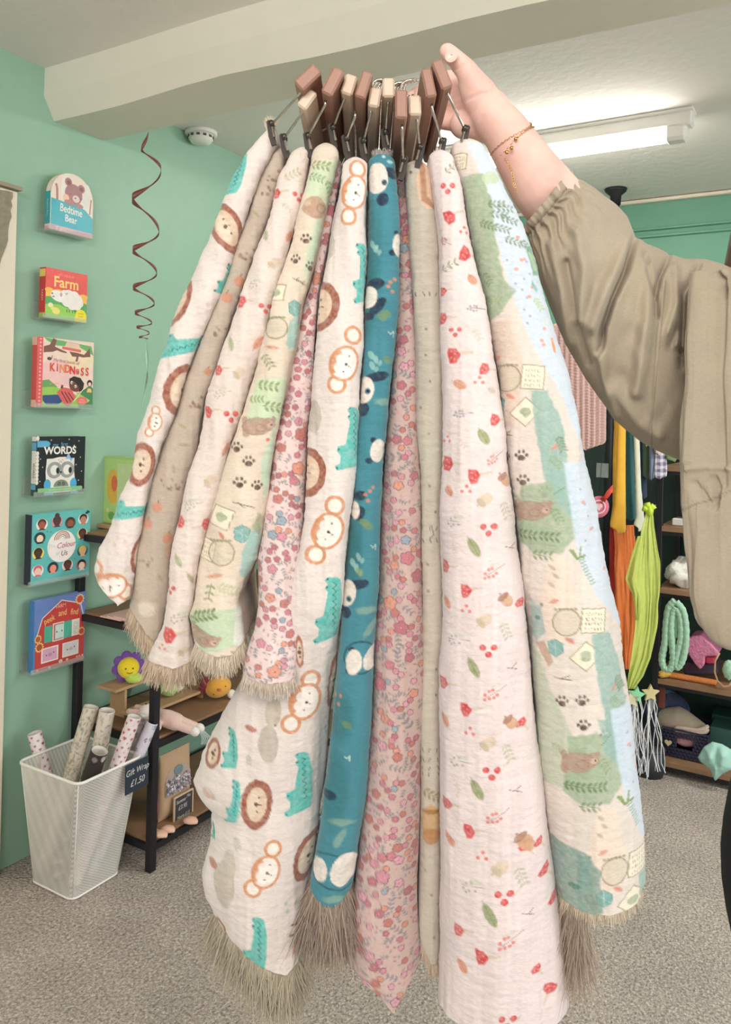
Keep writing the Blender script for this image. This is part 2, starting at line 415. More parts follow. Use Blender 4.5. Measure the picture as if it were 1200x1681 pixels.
# ------------------------------------------------------------------ books on the left wall
m_acr = mat('clear_acrylic', (240, 248, 244), 0.08, bump=0, var=0, trans=0.7, alpha=0.6)
m_page = mat('board_book_pages', (238, 232, 220), 0.7, bump=0.3, bscale=200, var=0.04)
def book(lx, rx, ytl, ybl, label, spine, cover, paint, t=0.024, arch=False, sp_extra=None, ledge='book', group=None):
    XF = WX + 0.05
    a = onX(lx, (ytl + ybl) / 2, XF); b = onX(rx, (ytl + ybl) / 2, XF)
    y0, y1 = a.y, b.y; z1 = onX(lx, ytl, XF).z; z0 = onX(lx, ybl, XF).z
    W, H = y1 - y0, z1 - z0
    r = root('board_book', (XF - t / 2, (y0 + y1) / 2, z0), label, 'book', group)
    T = frame((XF, y0, z0), (0, 1, 0), (0, 0, 1))
    def outline(i=0.0):
        if arch:
            hw = (W - 2 * i) / 2; pts = [(i, i), (W - i, i)]
            for k in range(17):
                an = math.pi * k / 16; pts.append((W / 2 + hw * math.cos(an), H - hw * .95 - i + (hw * .95) * math.sin(an)))
            return pts
        c = 0.008; return [(i, i), (W - i - c, i), (W - i, i + c), (W - i, H - i - c), (W - i - c, H - i), (i, H - i)]
    Tb = T @ Matrix.Translation((0, 0, -0.0025))
    MB().prism(outline(0), 0.0025, Tb).build('front_cover', mat('cover_' + cover[1], cover[0], 0.35, bump=0, var=0.01), r)
    MB().prism(outline(0), 0.0025, T @ Matrix.Translation((0, 0, -t))).build('back_cover', mat('cover_' + cover[1], cover[0], 0.35, bump=0), r)
    MB().prism(outline(0.003), t - 0.0052, T @ Matrix.Translation((0, 0, -t + 0.0026))).build('pages', m_page, r)
    zs = z0 + (H - W * .475 if arch else H)
    MB().box((XF - t, y0 - 0.0022, z0), (XF, y0 - 0.0002, zs)).build('spine', mat('spine_' + spine[1], spine[0], 0.4, bump=0, var=0.01), r)
    Ts = frame((XF - t, y0 - 0.0023, z0), (1, 0, 0), (0, 0, 1))
    if sp_extra:
        p = Print(Ts, t, H); sp_extra(p); p.build('spine_print', r)
    p = Print(T, W, H); paint(p, W / H); p.build('cover_print', r)
    if ledge:
        mb = MB(); yl0, yl1 = y0 - 0.012, y1 - 0.006
        mb.box((WX + 0.001, yl0, z0 - 0.0035), (XF + 0.008, yl1, z0 - 0.0006))
        mb.box((XF + 0.005, yl0, z0 - 0.0005), (XF + 0.0075, yl1, z0 + 0.012))
        mb.box((WX + 0.001, yl0, z0), (WX + 0.0035, yl1, z0 + 0.05))
        mb.build('acrylic_ledge', m_acr, label='clear acrylic wall ledge under the ' + ledge, cat='ledge')
    return r
WHT = (244, 240, 232)
def pr_bed(p, a):
    p.ell(.36, .70, .14, .28, (236, 234, 226), 1); p.ell(.83, .62, .13, .28, (236, 232, 224), 1)
    p.line([(.1, .76), (.13, .7), (.14, .5)], .05, (176, 128, 128), 2); p.line([(.95, .66), (.93, .5), (.92, .4)], .03, (186, 136, 130), 2)
    br = (174, 124, 128)
    p.ell(.52, .665, .21, .17, br, 2); p.ell(.39, .845, .085, .07, br, 2, 20); p.ell(.70, .79, .085, .07, br, 2)
    p.ell(.40, .835, .045, .038, (140, 88, 96), 3); p.ell(.70, .785, .045, .038, (140, 88, 96), 3)
    p.ell(.58, .60, .085, .06, (232, 208, 204), 3); p.ell(.56, .61, .018, .012, (70, 60, 70), 4)
    p.ring(.44, .665, .03, .016, .5, (110, 70, 76), 4, 180, 360); p.ring(.70, .63, .03, .016, .5, (110, 70, 76), 4, 180, 360)
    p.ell(.34, .575, .075, .06, (244, 200, 178), 4)
    p.poly([(0, .08), (1, .08), (1, .34), (.8, .46), (.55, .505), (.3, .50), (0, .515)], (74, 182, 200), 2)
    p.ell(.42, .51, .12, .045, (184, 136, 140), 5); p.ell(.66, .495, .10, .04, (184, 136, 140), 5)
    p.text('Bedtime', .47, .385, .18, WHT, 6, -2, .012, sx=.75); p.text('Bear', .47, .235, .165, WHT, 6, -2, .01, sx=.8)
    p.rect(0, 0, 1, .085, (232, 164, 184), 3); p.rect(.2, .045, .9, .055, (214, 120, 150), 4)
def sp_bed(p):
    p.rect(0, .09, 1, .62, (60, 162, 172), 1); p.rect(0, 0, 1, .06, (232, 164, 184), 1)
    p.text('Bedtime Bear', .5, .36, .05, (190, 226, 226), 2, -90)
book(84, 153, 274, 376, 'arched board book of a sleeping pink bear in teal bedding on the wall', ((240, 222, 206), 'cream'), ((243, 222, 208), 'peach_cream'), pr_bed, ledge='arched bedtime book', arch=True, sp_extra=sp_bed)

def pr_farm(p, a):
    p.rect(0, 0, 1, 1, (240, 96, 92), 1); p.poly([(0, 0), (1, 0), (1, .54), (.9, .58), (.8, .56), (.7, .6), (.45, .58), (.3, .6), (.12, .57), (0, .58)], (250, 196, 92), 2)
    p.ell(.08, .56, .1, .05, (250, 196, 92), 2); p.ell(.92, .53, .1, .05, (250, 196, 92), 2)
    p.poly([(0, .42), (.1, .44), (.3, .36), (.6, .33), (.85, .42), (1, .38), (1, 0), (0, 0)], (96, 176, 108), 3)
    p.poly([(0, .27), (.3, .3), (.6, .22), (1, .12), (1, 0), (0, 0)], (160, 214, 98), 4)
    for u, v, r in [(.55, .5, .14), (.68, .5, .13), (.45, .52, .1), (.78, .45, .11), (.5, .38, .12), (.63, .33, .12), (.75, .33, .11), (.82, .38, .09), (.6, .42, .18)]: p.ell(u, v, r, r * .9, (250, 242, 238), 5)
    p.ell(.3, .46, .19, .11, (252, 246, 242), 6, -12); p.ell(.36, .5, .028, .045, (196, 170, 176), 7); p.ell(.15, .5, .02, .02, (120, 100, 110), 7); p.ell(.18, .44, .03, .012, (150, 120, 130), 7)
    p.line([(.46, .55), (.49, .52), (.52, .56)], .012, (150, 120, 130), 7)
    for u in (.5, .56, .64, .7): p.rect(u, .16, u + .015, .22, (70, 70, 60), 7)
    p.ell(.12, .26, .06, .05, (248, 240, 190), 6); p.ell(.25, .16, .09, .07, (246, 232, 130), 6); p.ell(.17, .2, .05, .04, (246, 232, 130), 6)
    p.ell(.855, .13, .14, .13, (250, 232, 60), 6); p.rect(.7, 0, 1, .1, (250, 232, 60), 6)
    p.text('BOARD', .85, .17, .04, (190, 160, 60), 7); p.text('BOOK', .85, .11, .04, (190, 160, 60), 7)
    p.text('LIFT-THE-FLAP', .47, .89, .075, (252, 170, 160), 6, sx=.8); p.text('Farm', .48, .74, .3, (252, 222, 132), 6, 0, .02)
def sp_farm(p):
    p.rect(0, 0, 1, .1, (160, 200, 100), 1); p.rect(0, .82, 1, .97, (240, 210, 110), 1); p.text('FARM', .5, .45, .09, (250, 190, 180), 2, -90)
book(75, 143, 438, 521, 'small red and green farm board book with a white sheep on the wall', ((206, 66, 62), 'red'), ((240, 96, 92), 'coral_red'), pr_farm, ledge='small farm book', t=.026, sp_extra=sp_farm)

def pr_kind(p, a):
    p.rect(0, 0, 1, 1, (248, 222, 208), 1); p.ell(.35, .5, .35, .2, (250, 206, 204), 2); p.ell(.75, .72, .25, .14, (250, 228, 196), 2)
    p.poly([(.1, 1), (.95, .94), (1, .8), (.8, .88), (.6, .95), (.45, .9), (.3, .9), (.15, .96)], (120, 184, 112), 3)
    b = (136, 92, 84)
    p.poly([(.1, .87), (.2, .9), (.26, 1), (.32, .98), (.29, .88), (.42, .84), (.5, .82), (.5, .80), (.4, .81), (.33, .83), (.25, .8), (.15, .79), (.1, .78)], b, 4)
    p.poly([(.55, .83), (.7, .82), (.82, .80), (.92, .91), (.94, .78), (.8, .76), (.72, .77), (.7, .69), (.66, .69), (.68, .76), (.6, .76)], b, 4)
    p.poly([(.5, .97), (.72, .95), (.76, .87), (.46, .89)], (240, 206, 186), 5); p.line([(.42, .875), (.76, .85)], .04, (226, 116, 110), 5)
    p.ell(.2, .7, .04, .025, (100, 84, 84), 5); p.line([(.24, .7), (.25, .75)], .01, (100, 84, 84), 5)
    p.poly([(.08, .38), (.2, .4), (.35, .3), (.35, .0), (.08, 0)], (118, 170, 100), 3); p.poly([(.08, .28), (.3, .3), (.5, .26), (.9, .12), (.9, 0), (.08, 0)], (160, 205, 96), 4)
    p.poly([(.7, .2), (.95, .35), (1, .3), (1, 0), (.75, 0)], (84, 140, 96), 5); p.poly([(.7, .24), (.95, .12), (.9, .08), (.7, .16)], (180, 216, 110), 6)
    p.poly([(.1, .17), (.38, .19), (.46, .1), (.36, .04), (.16, .04), (.1, .1)], (62, 84, 136), 6)
    p.poly([(.34, .22), (.44, .3), (.6, .28), (.68, .16), (.56, .02), (.48, .04)], (226, 106, 108), 7)
    for k in range(3): p.line([(.42 + k * .06, .24 - k * .005), (.54 + k * .055, .07 + k * .02)], .016, (120, 60, 62), 8)
    p.line([(.42, .28), (.44, .33)], .035, (110, 66, 58), 8)
    p.ell(.68, .34, .12, .1, (122, 74, 62), 8); p.poly([(.56, .36), (.56, .43), (.64, .47), (.76, .45), (.83, .37), (.81, .27), (.74, .24), (.73, .33), (.64, .4)], (56, 44, 46), 9)
    p.ell(.6, .375, .022, .025, WHT, 10); p.ell(.67, .32, .022, .025, WHT, 10); p.ell(.605, .37, .009, .012, (30, 25, 25), 11); p.ell(.665, .315, .009, .012, (30, 25, 25), 11)
    p.line([(.82, .29), (.7, .15), (.64, .1)], .012, (250, 240, 200), 9)
    p.ell(.935, .38, .05, .05, (60, 48, 50), 8); p.ell(.935, .365, .03, .03, (246, 216, 200), 9); p.poly([(.9, .3), (.96, .3), (.98, .24), (.88, .24)], (240, 200, 130), 9)
    p.ell(.8, .11, .1, .06, (236, 124, 116), 9); p.text('A first', .8, .125, .03, WHT, 10); p.text('story book', .8, .09, .028, WHT, 10)
    for k in range(5): p.line([(.22 + k * .04, .33 + .02 * (k % 2)), (.25 + k * .04, .35)], .008, (250, 180, 150), 8)
    p.text('My first book of', .5, .675, .07, (190, 130, 124), 9, -3)
    cols = [(226, 84, 66), (226, 84, 66), (240, 150, 110), (238, 118, 84), (222, 62, 50), (228, 110, 100), (226, 90, 70), (222, 96, 80)]
    for k, c in enumerate('KiNDNeSS'): p.text(c, .25 + k * .09, .575 - .006 * k + (0.01 if k % 2 else 0), .165, cols[k], 9, 0, .03, sx=.8)
    p.rect(0, 0, .09, 1, (236, 104, 110), 6)
    for k in range(19): p.ell(.045, .035 + k * .052, .018, .014, (250, 196, 180), 7, n=6)
def sp_kind(p):
    p.rect(0, .88, 1, 1, (246, 190, 170), 1); p.rect(0, 0, 1, .1, (246, 190, 170), 1)
book(61, 153, 552, 668, 'pink and green board book of a child playing in a park on the wall', ((222, 92, 90), 'rose'), ((248, 222, 208), 'pale_pink'), pr_kind, ledge='pink park book', t=.022, sp_extra=sp_kind)

def pr_words(p, a):
    p.rect(0, 0, 1, 1, (36, 42, 46), 1)
    for u, v in [(.65, .95), (.86, .92), (.28, .94), (.76, .84), (.9, .63), (.81, .5), (.93, .38), (.07, .62), (.12, .48), (.87, .22), (.07, .24)]: p.ell(u, v, .012, .012, (220, 220, 214), 2, n=8)
    p.poly([(.17, .03), (.19, .25), (.18, .4), (.2, .62), (.32, .62), (.45, .645), (.58, .645), (.68, .62), (.77, .62), (.77, .4), (.79, .25), (.82, .03)], (240, 236, 230), 2)
    for u in (.36, .62): p.ell(u, .42, .155, .145, (164, 166, 166), 3); p.ell(u, .42, .085, .09, (244, 240, 236), 4)
    p.ell(.425, .41, .035, .055, (40, 50, 56), 5); p.ell(.685, .41, .035, .055, (40, 50, 56), 5); p.poly([(.46, .395), (.52, .395), (.49, .35)], (60, 66, 70), 5)
    for u, v in [(.44, .6), (.48, .58), (.52, .6), (.46, .56), (.5, .56)]: p.line([(u - .01, v), (u + .01, v - .012)], .008, (90, 90, 90), 4)
    p.star(.64, .645, .07, (146, 196, 232), 5, 3, .5); p.star(.7, .60, .045, (146, 196, 232), 5, 3, .5, 270)
    p.ell(.50, .13, .155, .12, (132, 146, 132), 4, 0, 0, 180)
    for u in (.46, .55): p.ring(u, .18, .03, .03, .5, (70, 84, 76), 5)
    p.ell(.22, .17, .07, .1, (84, 176, 220), 4); p.ell(.76, .17, .07, .1, (84, 176, 220), 4)
    p.rect(.03, .05, .92, .12, (140, 200, 140), 6); p.ell(.92, .085, .035, .035, (140, 200, 140), 6)
    p.text('high contrast baby and little ones', .48, .085, .035, (230, 244, 220), 7)
    p.rect(.15, .0, .35, .04, (96, 186, 214), 6); p.rect(.7, .0, .86, .04, (96, 186, 214), 6)
    p.ell(.16, .875, .1, .055, (104, 180, 220), 4); p.rect(0, .82, .17, .93, (104, 180, 220), 4)
    p.text('my', .37, .855, .09, (110, 176, 214), 5, 0, .005); p.text('first', .55, .865, .09, (110, 176, 214), 5, 0, .005); p.text('WORDS', .47, .755, .18, (246, 242, 236), 5, 0, .035)
    for k in range(9): p.ell(.012, .22 + k * .062, .03, .036, (240, 236, 228), 3)
    p.ell(.01, .97, .03, .04, (244, 240, 232), 3)
def sp_words(p):
    p.rect(0, .2, 1, .76, (240, 236, 228), 1); p.rect(0, .77, 1, .9, (104, 180, 220), 1); p.rect(0, .92, 1, 1, (240, 236, 228), 1); p.rect(0, .1, 1, .19, (104, 180, 220), 1)
    p.text('WORDS', .5, .42, .07, (40, 44, 48), 2, -90, .01)
book(60, 139, 717, 814, 'black board book with a big-eyed white owl on the wall', ((60, 90, 84), 'dark_teal'), ((36, 42, 46), 'black'), pr_words, ledge='black owl book', t=.02, sp_extra=sp_words)

def pr_col(p, a):
    p.rect(0, 0, 1, 1, (104, 194, 192), 1)
    F = [(.16, .85, (250, 244, 236), (104, 62, 50), (170, 96, 84)), (.41, .87, (220, 150, 160), (86, 64, 70), (90, 66, 70)), (.64, .83, (84, 92, 96), (84, 54, 48), (156, 94, 70)), (.87, .86, (226, 244, 240), (66, 44, 46), (196, 138, 120)),
         (.13, .66, (60, 84, 92), (44, 70, 80), (246, 222, 190)), (.86, .64, (238, 232, 150), (76, 50, 44), (104, 70, 62)), (.11, .44, (248, 228, 110), (66, 52, 48), (84, 64, 58)), (.87, .38, (56, 96, 116), (242, 214, 110), (246, 206, 150)),
         (.11, .19, (236, 244, 246), (226, 112, 112), (250, 212, 200)), (.36, .20, (60, 82, 98), (50, 56, 70), (244, 158, 134)), (.61, .20, (240, 222, 220), (90, 56, 52), (110, 70, 62)), (.86, .17, (176, 106, 122), (40, 50, 48), (250, 226, 204))]
    for i, (u, v, bg, hr, sk) in enumerate(F):
        p.ell(u, v, .095, .085, bg, 2); p.ell(u, v + .02, .07, .062, hr, 3); p.ell(u, v - .01, .055, .055, sk, 4); p.poly([(u - .06, v - .08), (u + .06, v - .08), (u + .03, v - .055), (u - .03, v - .055)], sk if i % 2 else hr, 4)
        p.ell(u, v + .045, .055, .025, hr, 5, 0, 0, 180)
    p.ell(.41, .955, .04, .04, (86, 64, 70), 3); p.poly([(.9, .95), (.95, .99), (.99, .96), (.92, .93)], (30, 60, 64), 3)
    p.ell(.5, .50, .245, .235, (250, 244, 240), 3)
    for k, c in enumerate([(176, 110, 96), (196, 140, 118), (150, 90, 84), (206, 160, 140)]): p.ring(.5, .60, .135 - k * .028, .125 - k * .026, .1 + .02 * k, c, 4, 0, 180)
    p.text('The', .33, .52, .075, (214, 224, 222), 5); p.text('Colour', .57, .51, .115, (196, 90, 130), 5, 2, .0, .3); p.text('of', .42, .40, .06, (170, 210, 206), 5, 0, 0, .4); p.text('Us', .54, .39, .11, (140, 96, 110), 5, 2, .0, .2)
    for u, v in [(.25, .74), (.31, .73), (.73, .28)]: p.ell(u, v, .01, .01, (60, 120, 130), 3, n=6)
    p.rect(.965, .48, 1, .6, (86, 176, 176), 2)
book(51.5, 147, 846, 961, 'turquoise board book with twelve round faces and a rainbow on the wall', ((58, 56, 70), 'charcoal'), ((104, 194, 192), 'turquoise'), pr_col, ledge='turquoise faces book', t=.028)

def pr_peek(p, a):
    p.rect(0, 0, 1, 1, (84, 142, 206), 1); p.poly([(0, .55), (.5, .9), (1, .7), (1, 1), (0, 1)], (112, 140, 204), 2)
    p.poly([(.02, 0), (.02, .45), (.15, .74), (.52, .94), (.86, .84), (.99, .5), (.99, 0)], (206, 74, 72), 3)
    p.line([(.03, .45), (.15, .74), (.52, .94), (.9, .84), (.985, .6)], .016, (250, 232, 222), 4)
    p.text('FARM', .5, .86, .07, (246, 200, 180), 5, 3, .005); p.text('peek', .28, .70, .125, (248, 206, 130), 5, 14, .005, sx=.75); p.text('and', .54, .755, .125, (248, 206, 130), 5, 0, .005, sx=.8); p.text('find', .78, .73, .125, (248, 206, 130), 5, -8, .005, sx=.75)
    p.rect(.19, .38, .34, .61, (88, 188, 160), 5); p.rect(.35, .37, .57, .63, (244, 232, 224), 5); p.rect(.37, .385, .56, .615, (206, 120, 120), 6); p.rect(.4, .4, .56, .6, (206, 232, 226), 7)
    p.ell(.43, .5, .012, .012, (40, 60, 60), 8); p.ell(.53, .5, .012, .012, (40, 60, 60), 8); p.rect(.57, .38, .73, .62, (84, 184, 156), 6)
    p.rect(.73, .38, .89, .62, (242, 238, 228), 6)
    for k in range(8): p.rect(.76, .41 + k * .024, .85 - .03 * (k % 3), .415 + k * .024, (170, 170, 160), 7)
    for x0, c in ((.14, (230, 176, 206)), (.55, (232, 228, 230))):
        p.rect(x0, .1, x0 + .33, .31, (250, 238, 230), 5); p.rect(x0 + .025, .118, x0 + .305, .292, c, 6); p.ell(x0 + .1, .2, .012, .01, (60, 50, 90), 7); p.ell(x0 + .24, .22, .012, .01, (60, 50, 90), 7); p.ell(x0 + .17, .2, .04, .025, tuple(int(q * .88) for q in c), 7)
    for u, v, r, o, c in [(.88, .9, .1, (250, 222, 150), (226, 86, 70)), (.07, .46, .075, (250, 214, 130), (190, 100, 60)), (.1, .34, .09, (250, 214, 130), (190, 90, 60)), (.93, .42, .08, (250, 206, 150), (214, 80, 70))]:
        p.star(u, v, r, o, 8, 12, .72); p.ell(u, v, r * .62, r * .62 * p.W / p.H, c, 9)
    for u, r in [(.07, .02), (.3, .025), (.52, .04), (.65, .025), (.85, .018), (.9, .018), (.96, .02)]: p.ell(u, .02 + .04 * (u > .5), r, r * .7, (244, 214, 180), 8)
book(56, 138.5, 988, 1105, 'red barn picture book with sunflowers, lowest on the left wall', ((78, 134, 196), 'sky_blue'), ((84, 142, 206), 'mid_blue'), pr_peek, ledge='red barn book', t=.022)
# ------------------------------------------------------------------ printed muslin
def C3(c): return np.array(lin(c), np.float32)
class Cloth:
    """paint on a cloth grid; A = lateral coordinate, B = vertical coordinate, in print units"""
    def __init__(s, A, B, base, seed=0):
        s.A = A; s.B = B; s.bmin = B.min(1); s.bmax = B.max(1)
        s.C = np.ones(A.shape + (3,), np.float32) * C3(base)
        s.C *= (1 + 0.03 * vnoise(A / 30, B / 30, seed + 5) + .035 * vnoise(A / 7, B / 170, seed + 6) + .03 * vnoise(A / 40, B / 4, seed + 7) * vnoise(A / 25, B / 25, seed + 8))[..., None]
        s.off = (0, 0)
    def _rows(s, y, r):
        i0 = np.searchsorted(s.bmax, y - r); i1 = np.searchsorted(s.bmin, y + r)
        return slice(max(0, i0), max(0, i1))
    def _put(s, sl, sd, col, al, soft=0.8):
        a = np.clip(0.5 - sd / soft, 0, 1) * al
        if a.size: a = a * (.9 + .14 * vnoise(s.A[sl] / 4, s.B[sl] / 4, 41)).clip(.6, 1)
        if a.size and a.max() > 0: s.C[sl] = s.C[sl] * (1 - a[..., None]) + C3(col) * a[..., None]
    def ell(s, x, y, rx, ry, col, rot=0, al=1.0, ring=0, soft=1.2, wob=0):
        x += s.off[0]; y += s.off[1]
        sl = s._rows(y, max(rx, ry) + ring + 3)
        dx = s.A[sl] - x; dy = s.B[sl] - y; c, n = math.cos(math.radians(rot)), math.sin(math.radians(rot))
        u = dx * c + dy * n; v = -dx * n + dy * c
        q = np.sqrt((u / rx) ** 2 + (v / ry) ** 2)
        sd = (q - 1) * min(rx, ry)
        if ring: sd = (q - 1) * np.sqrt(u * u + v * v) / np.maximum(q, .01); sd = np.abs(sd) - ring / 2
        if wob: sd = sd + wob * vnoise(dx / 6, dy / 6, int(x))
        s._put(sl, sd, col, al, soft); return s
    def seg(s, p, q, w, col, al=1.0, w2=None):
        x0, y0, x1, y1 = p[0] + s.off[0], p[1] + s.off[1], q[0] + s.off[0], q[1] + s.off[1]
        w2 = w if w2 is None else w2
        sl = s._rows((y0 + y1) / 2, abs(y1 - y0) / 2 + max(w, w2) + 2)
        X = s.A[sl] - x0; Y = s.B[sl] - y0; dx, dy = x1 - x0, y1 - y0; L = dx * dx + dy * dy + 1e-9
        t = np.clip((X * dx + Y * dy) / L, 0, 1)
        s._put(sl, np.hypot(X - t * dx, Y - t * dy) - (w + (w2 - w) * t) / 2, col, al); return s
    def lines(s, pts, w, col, al=1.0):
        for a, b in zip(pts[:-1], pts[1:]): s.seg(a, b, w, col, al)
        return s
    def poly(s, pts, col, al=1.0, soft=1.2, wob=0):
        pts = [(a + s.off[0], b + s.off[1]) for a, b in pts]; ys = [p[1] for p in pts]
        sl = s._rows((min(ys) + max(ys)) / 2, (max(ys) - min(ys)) / 2 + 3)
        X = s.A[sl]; Y = s.B[sl]
        if X.size == 0: return s
        d = np.full(X.shape, 1e9); ins = np.zeros(X.shape, bool)
        for (x0, y0), (x1, y1) in zip(pts, pts[1:] + pts[:1]):
            dx, dy = x1 - x0, y1 - y0; L = dx * dx + dy * dy + 1e-9
            t = np.clip(((X - x0) * dx + (Y - y0) * dy) / L, 0, 1)
            d = np.minimum(d, np.hypot(X - x0 - t * dx, Y - y0 - t * dy))
            if abs(dy) > 1e-9: ins ^= ((y0 > Y) != (y1 > Y)) & (X < dx * (Y - y0) / dy + x0)
        sd = np.where(ins, -d, d)
        if wob: sd = sd + wob * vnoise(X / 9, Y / 9, int(ys[0]))
        s._put(sl, sd, col, al, soft); return s
    # ---- motifs
    def loc(s, x, y, pts, k=1, rot=0):
        c, n = math.cos(math.radians(rot)), math.sin(math.radians(rot))
        return [(x + (a * c - b * n) * k, y + (a * n + b * c) * k) for a, b in pts]
    def lion(s, x, y, rx, ry, rot=0, half=1):
        s.ell(x, y, rx, ry, (150, 88, 68), rot, wob=.8)
        for k in range(26):
            a = 2 * math.pi * k / 26; p = s.loc(x, y, [(rx * .72 * math.cos(a), ry * .72 * math.sin(a)), (rx * .97 * math.cos(a), ry * .97 * math.sin(a))], 1, rot)
            s.seg(p[0], p[1], 1.1, (182, 124, 100), .8)
        s.ell(x, y, rx * .66, ry * .70, (226, 202, 180), rot); s.ell(x - rx * .2, y, rx * .34, ry * .6, (232, 214, 194), rot, .8)
        q = s.loc(x, y, [(rx * .1, -ry * .28), (rx * .1, ry * .28), (-rx * .02, 0), (rx * .3, 0)], 1, rot)
        s.ell(*q[0], 1.8, 1.8, (60, 44, 40)); s.ell(*q[1], 1.8, 1.8, (60, 44, 40)); s.ell(*q[2], 3, 3.6, (84, 52, 44)); s.seg(q[2], q[3], 1.2, (84, 52, 44))
    def monkey(s, x, y, k=1.0, rot=14, ears=None):
        o = (208, 146, 108); q = s.loc(x, y, [(-2, -38), (-12, 36), (-14, 0), (2, -7), (2, 8), (3, 0), (9, 2), (-16, -12), (-16, 10)], k, rot)
        if ears: q[0], q[1] = ears
        for e in q[:2]: s.ell(*e, 12 * k, 13 * k, (238, 230, 220)); s.ell(*e, 12.5 * k, 14 * k, o, 0, 1, 5.5 * k)
        s.ell(x, y, 22 * k, 29 * k, (238, 230, 222), rot); s.ell(*q[2], 9 * k, 21 * k, o, rot); s.ell(*q[3], 17 * k, 12 * k, (240, 232, 226), rot); s.ell(*q[4], 17 * k, 12.5 * k, (240, 232, 226), rot)
        s.ell(x, y, 22 * k, 29 * k, o, rot, 1, 5 * k)
        q = s.loc(x, y, [(3, -14), (1, 14), (2, 1), (10, 4)], k, rot)
        s.ell(*q[0], 1.4, 1.4, (90, 60, 50)); s.ell(*q[1], 1.4, 1.4, (90, 60, 50)); s.ell(*q[2], 2.3 * k, 2.6 * k, (70, 50, 45)); s.seg(q[2], q[3], 1.2, (80, 60, 50))
    def croc(s, x, y, k=1.0, rot=0, fx=1.0):
        body = [(6, -52), (12, -48), (18, -20), (20, 20), (18, 44), (-2, 50), (-18, 54), (-22, 47), (-14, 42), (-13, 30), (-20, 22), (-19, 14), (-11, 12), (-7, 10), (-3, -28), (-8, -34), (-4, -40), (-9, -47), (-4, -52)]
        t = (92, 186, 178); s.poly(s.loc(x, y, [(a * fx, b) for a, b in body], k, rot), t)
        for e in ((-17, 19), (-18, 50), (-5, -36), (-5, -49)): s.ell(*s.loc(x, y, [(e[0] * fx, e[1])], k, rot)[0], 1.6, 1.6, (36, 90, 96))
        z = [((9 if i % 2 else 4) * fx + (i * .35 - 2) * fx, -44 + i * 5.2) for i in range(15)]
        s.lines(s.loc(x, y, z, k, rot), 1.3, (44, 120, 118))
    def berries(s, x, y, k=1.0):
        for a, b in ((-8, -4), (8, -4), (0, 7)):
            s.ell(x + a * k, y + b * k, 5 * k, 5 * k, (206, 84, 84)); s.ell(x + a * k - 1, y + b * k - 1.5, 1.6 * k, 1.4 * k, (228, 140, 136), 0, .8)
        s.seg((x + 12 * k, y + 2 * k), (x + 18 * k, y - 8 * k), 1.3, (170, 178, 150), .6)
    def dots3(s, x, y, k=1.0):
        for a, b in ((-6, 3), (6, 3), (1, -6)): s.ell(x + a * k, y + b * k, 2.9 * k, 2.9 * k, (222, 120, 116))
    def leaf(s, x, y, L=16, w=5, rot=60, col=(168, 178, 140), al=1):
        s.ell(x, y, L, w, col, rot, al, soft=1.8); q = s.loc(x, y, [(-L * 1.25, 0), (L * .9, 0)], 1, rot); s.seg(q[0], q[1], 1.0, tuple(int(c * .8) for c in col), al * .7)
        q = s.loc(x, y, [(0, 0)], 1, rot)
    def acorn(s, x, y, k=1.0, pale=False, rot=-40):
        a, b = ((214, 196, 176), (196, 180, 158)) if pale else ((204, 162, 132), (168, 128, 108))
        q = s.loc(x, y, [(2, 0), (-7, 0), (-14, 0)], k, rot + 90 if not pale else rot)
        s.ell(*q[0], 11 * k, 9 * k, a, rot + 90 if not pale else rot); s.ell(*q[1], 5 * k, 9.5 * k, b, rot + 90 if not pale else rot); s.ell(*q[2], 1.6 * k, 1.6 * k, b)
    def mush(s, x, y, k=1.0, rot=0, red=(206, 76, 76)):
        q = s.loc(x, y, [(8, -2), (22, -3), (-8, -10), (2, -9), (8, 0), (2, 11), (-6, 12), (-9, 2)], k, rot)
        s.seg(q[0], q[1], 5 * k, (206, 186, 164), .75, 3 * k); s.poly([q[i] for i in (2, 3, 4, 5, 6, 7)], red, soft=2, wob=1)
        for a, b in ((-4, -5), (1, -1), (-4, 4), (0, 6)): s.ell(*s.loc(x, y, [(a, b)], k, rot)[0], 1.1, 1.1, (236, 180, 176), 0, .8)
    def sprig(s, x, y, k=1.0, rot=0, col=(142, 150, 112), n=4, al=.9, lw=3.6):
        q = s.loc(x, y, [(-16, 0), (16, 0)], k, rot); s.seg(q[0], q[1], 1.2, col, al)
        for i in range(n):
            t = -13 + 26 * i / max(1, n - 1)
            for sg in (-1, 1):
                c = s.loc(x, y, [(t + 3, sg * 5)], k, rot)[0]; s.ell(*c, lw * 1.3 * k, lw * .62 * k, col, rot + sg * 50, al)
    def bsprig(s, x, y, k=1.0, rot=-30, col=(220, 130, 120)):
        q = s.loc(x, y, [(-14, 0), (18, 0)], k, rot); s.seg(q[0], q[1], 1.3, (140, 120, 120), .8)
        for a, b in ((-14, -4), (-12, 4), (-6, -6), (-6, 6), (-18, 2), (-1, -5), (0, 5)): s.ell(*s.loc(x, y, [(a, b)], k, rot)[0], 2.6 * k, 2.6 * k, col, 0, .95)
        s.ell(*s.loc(x, y, [(4, -8)], k, rot)[0], 7 * k, 3.2 * k, (196, 200, 184), rot + 20, .5)
    def twig(s, x, y, k=1.0, rot=2, col=(150, 150, 150)):
        q = s.loc(x, y, [(-16, 0), (18, -1)], k, rot); s.seg(q[0], q[1], 1.2, col, .8)
        for a, b in ((-14, 5), (-10, -4), (-6, 6), (-3, -6), (-10, 9), (2, 5)): s.ell(*s.loc(x, y, [(a, b)], k, rot)[0], 1.9 * k, 1.9 * k, col, 0, .8)
        s.ell(*s.loc(x, y, [(2, -7)], k, rot)[0], 9 * k, 4 * k, (190, 198, 176), rot, .55)
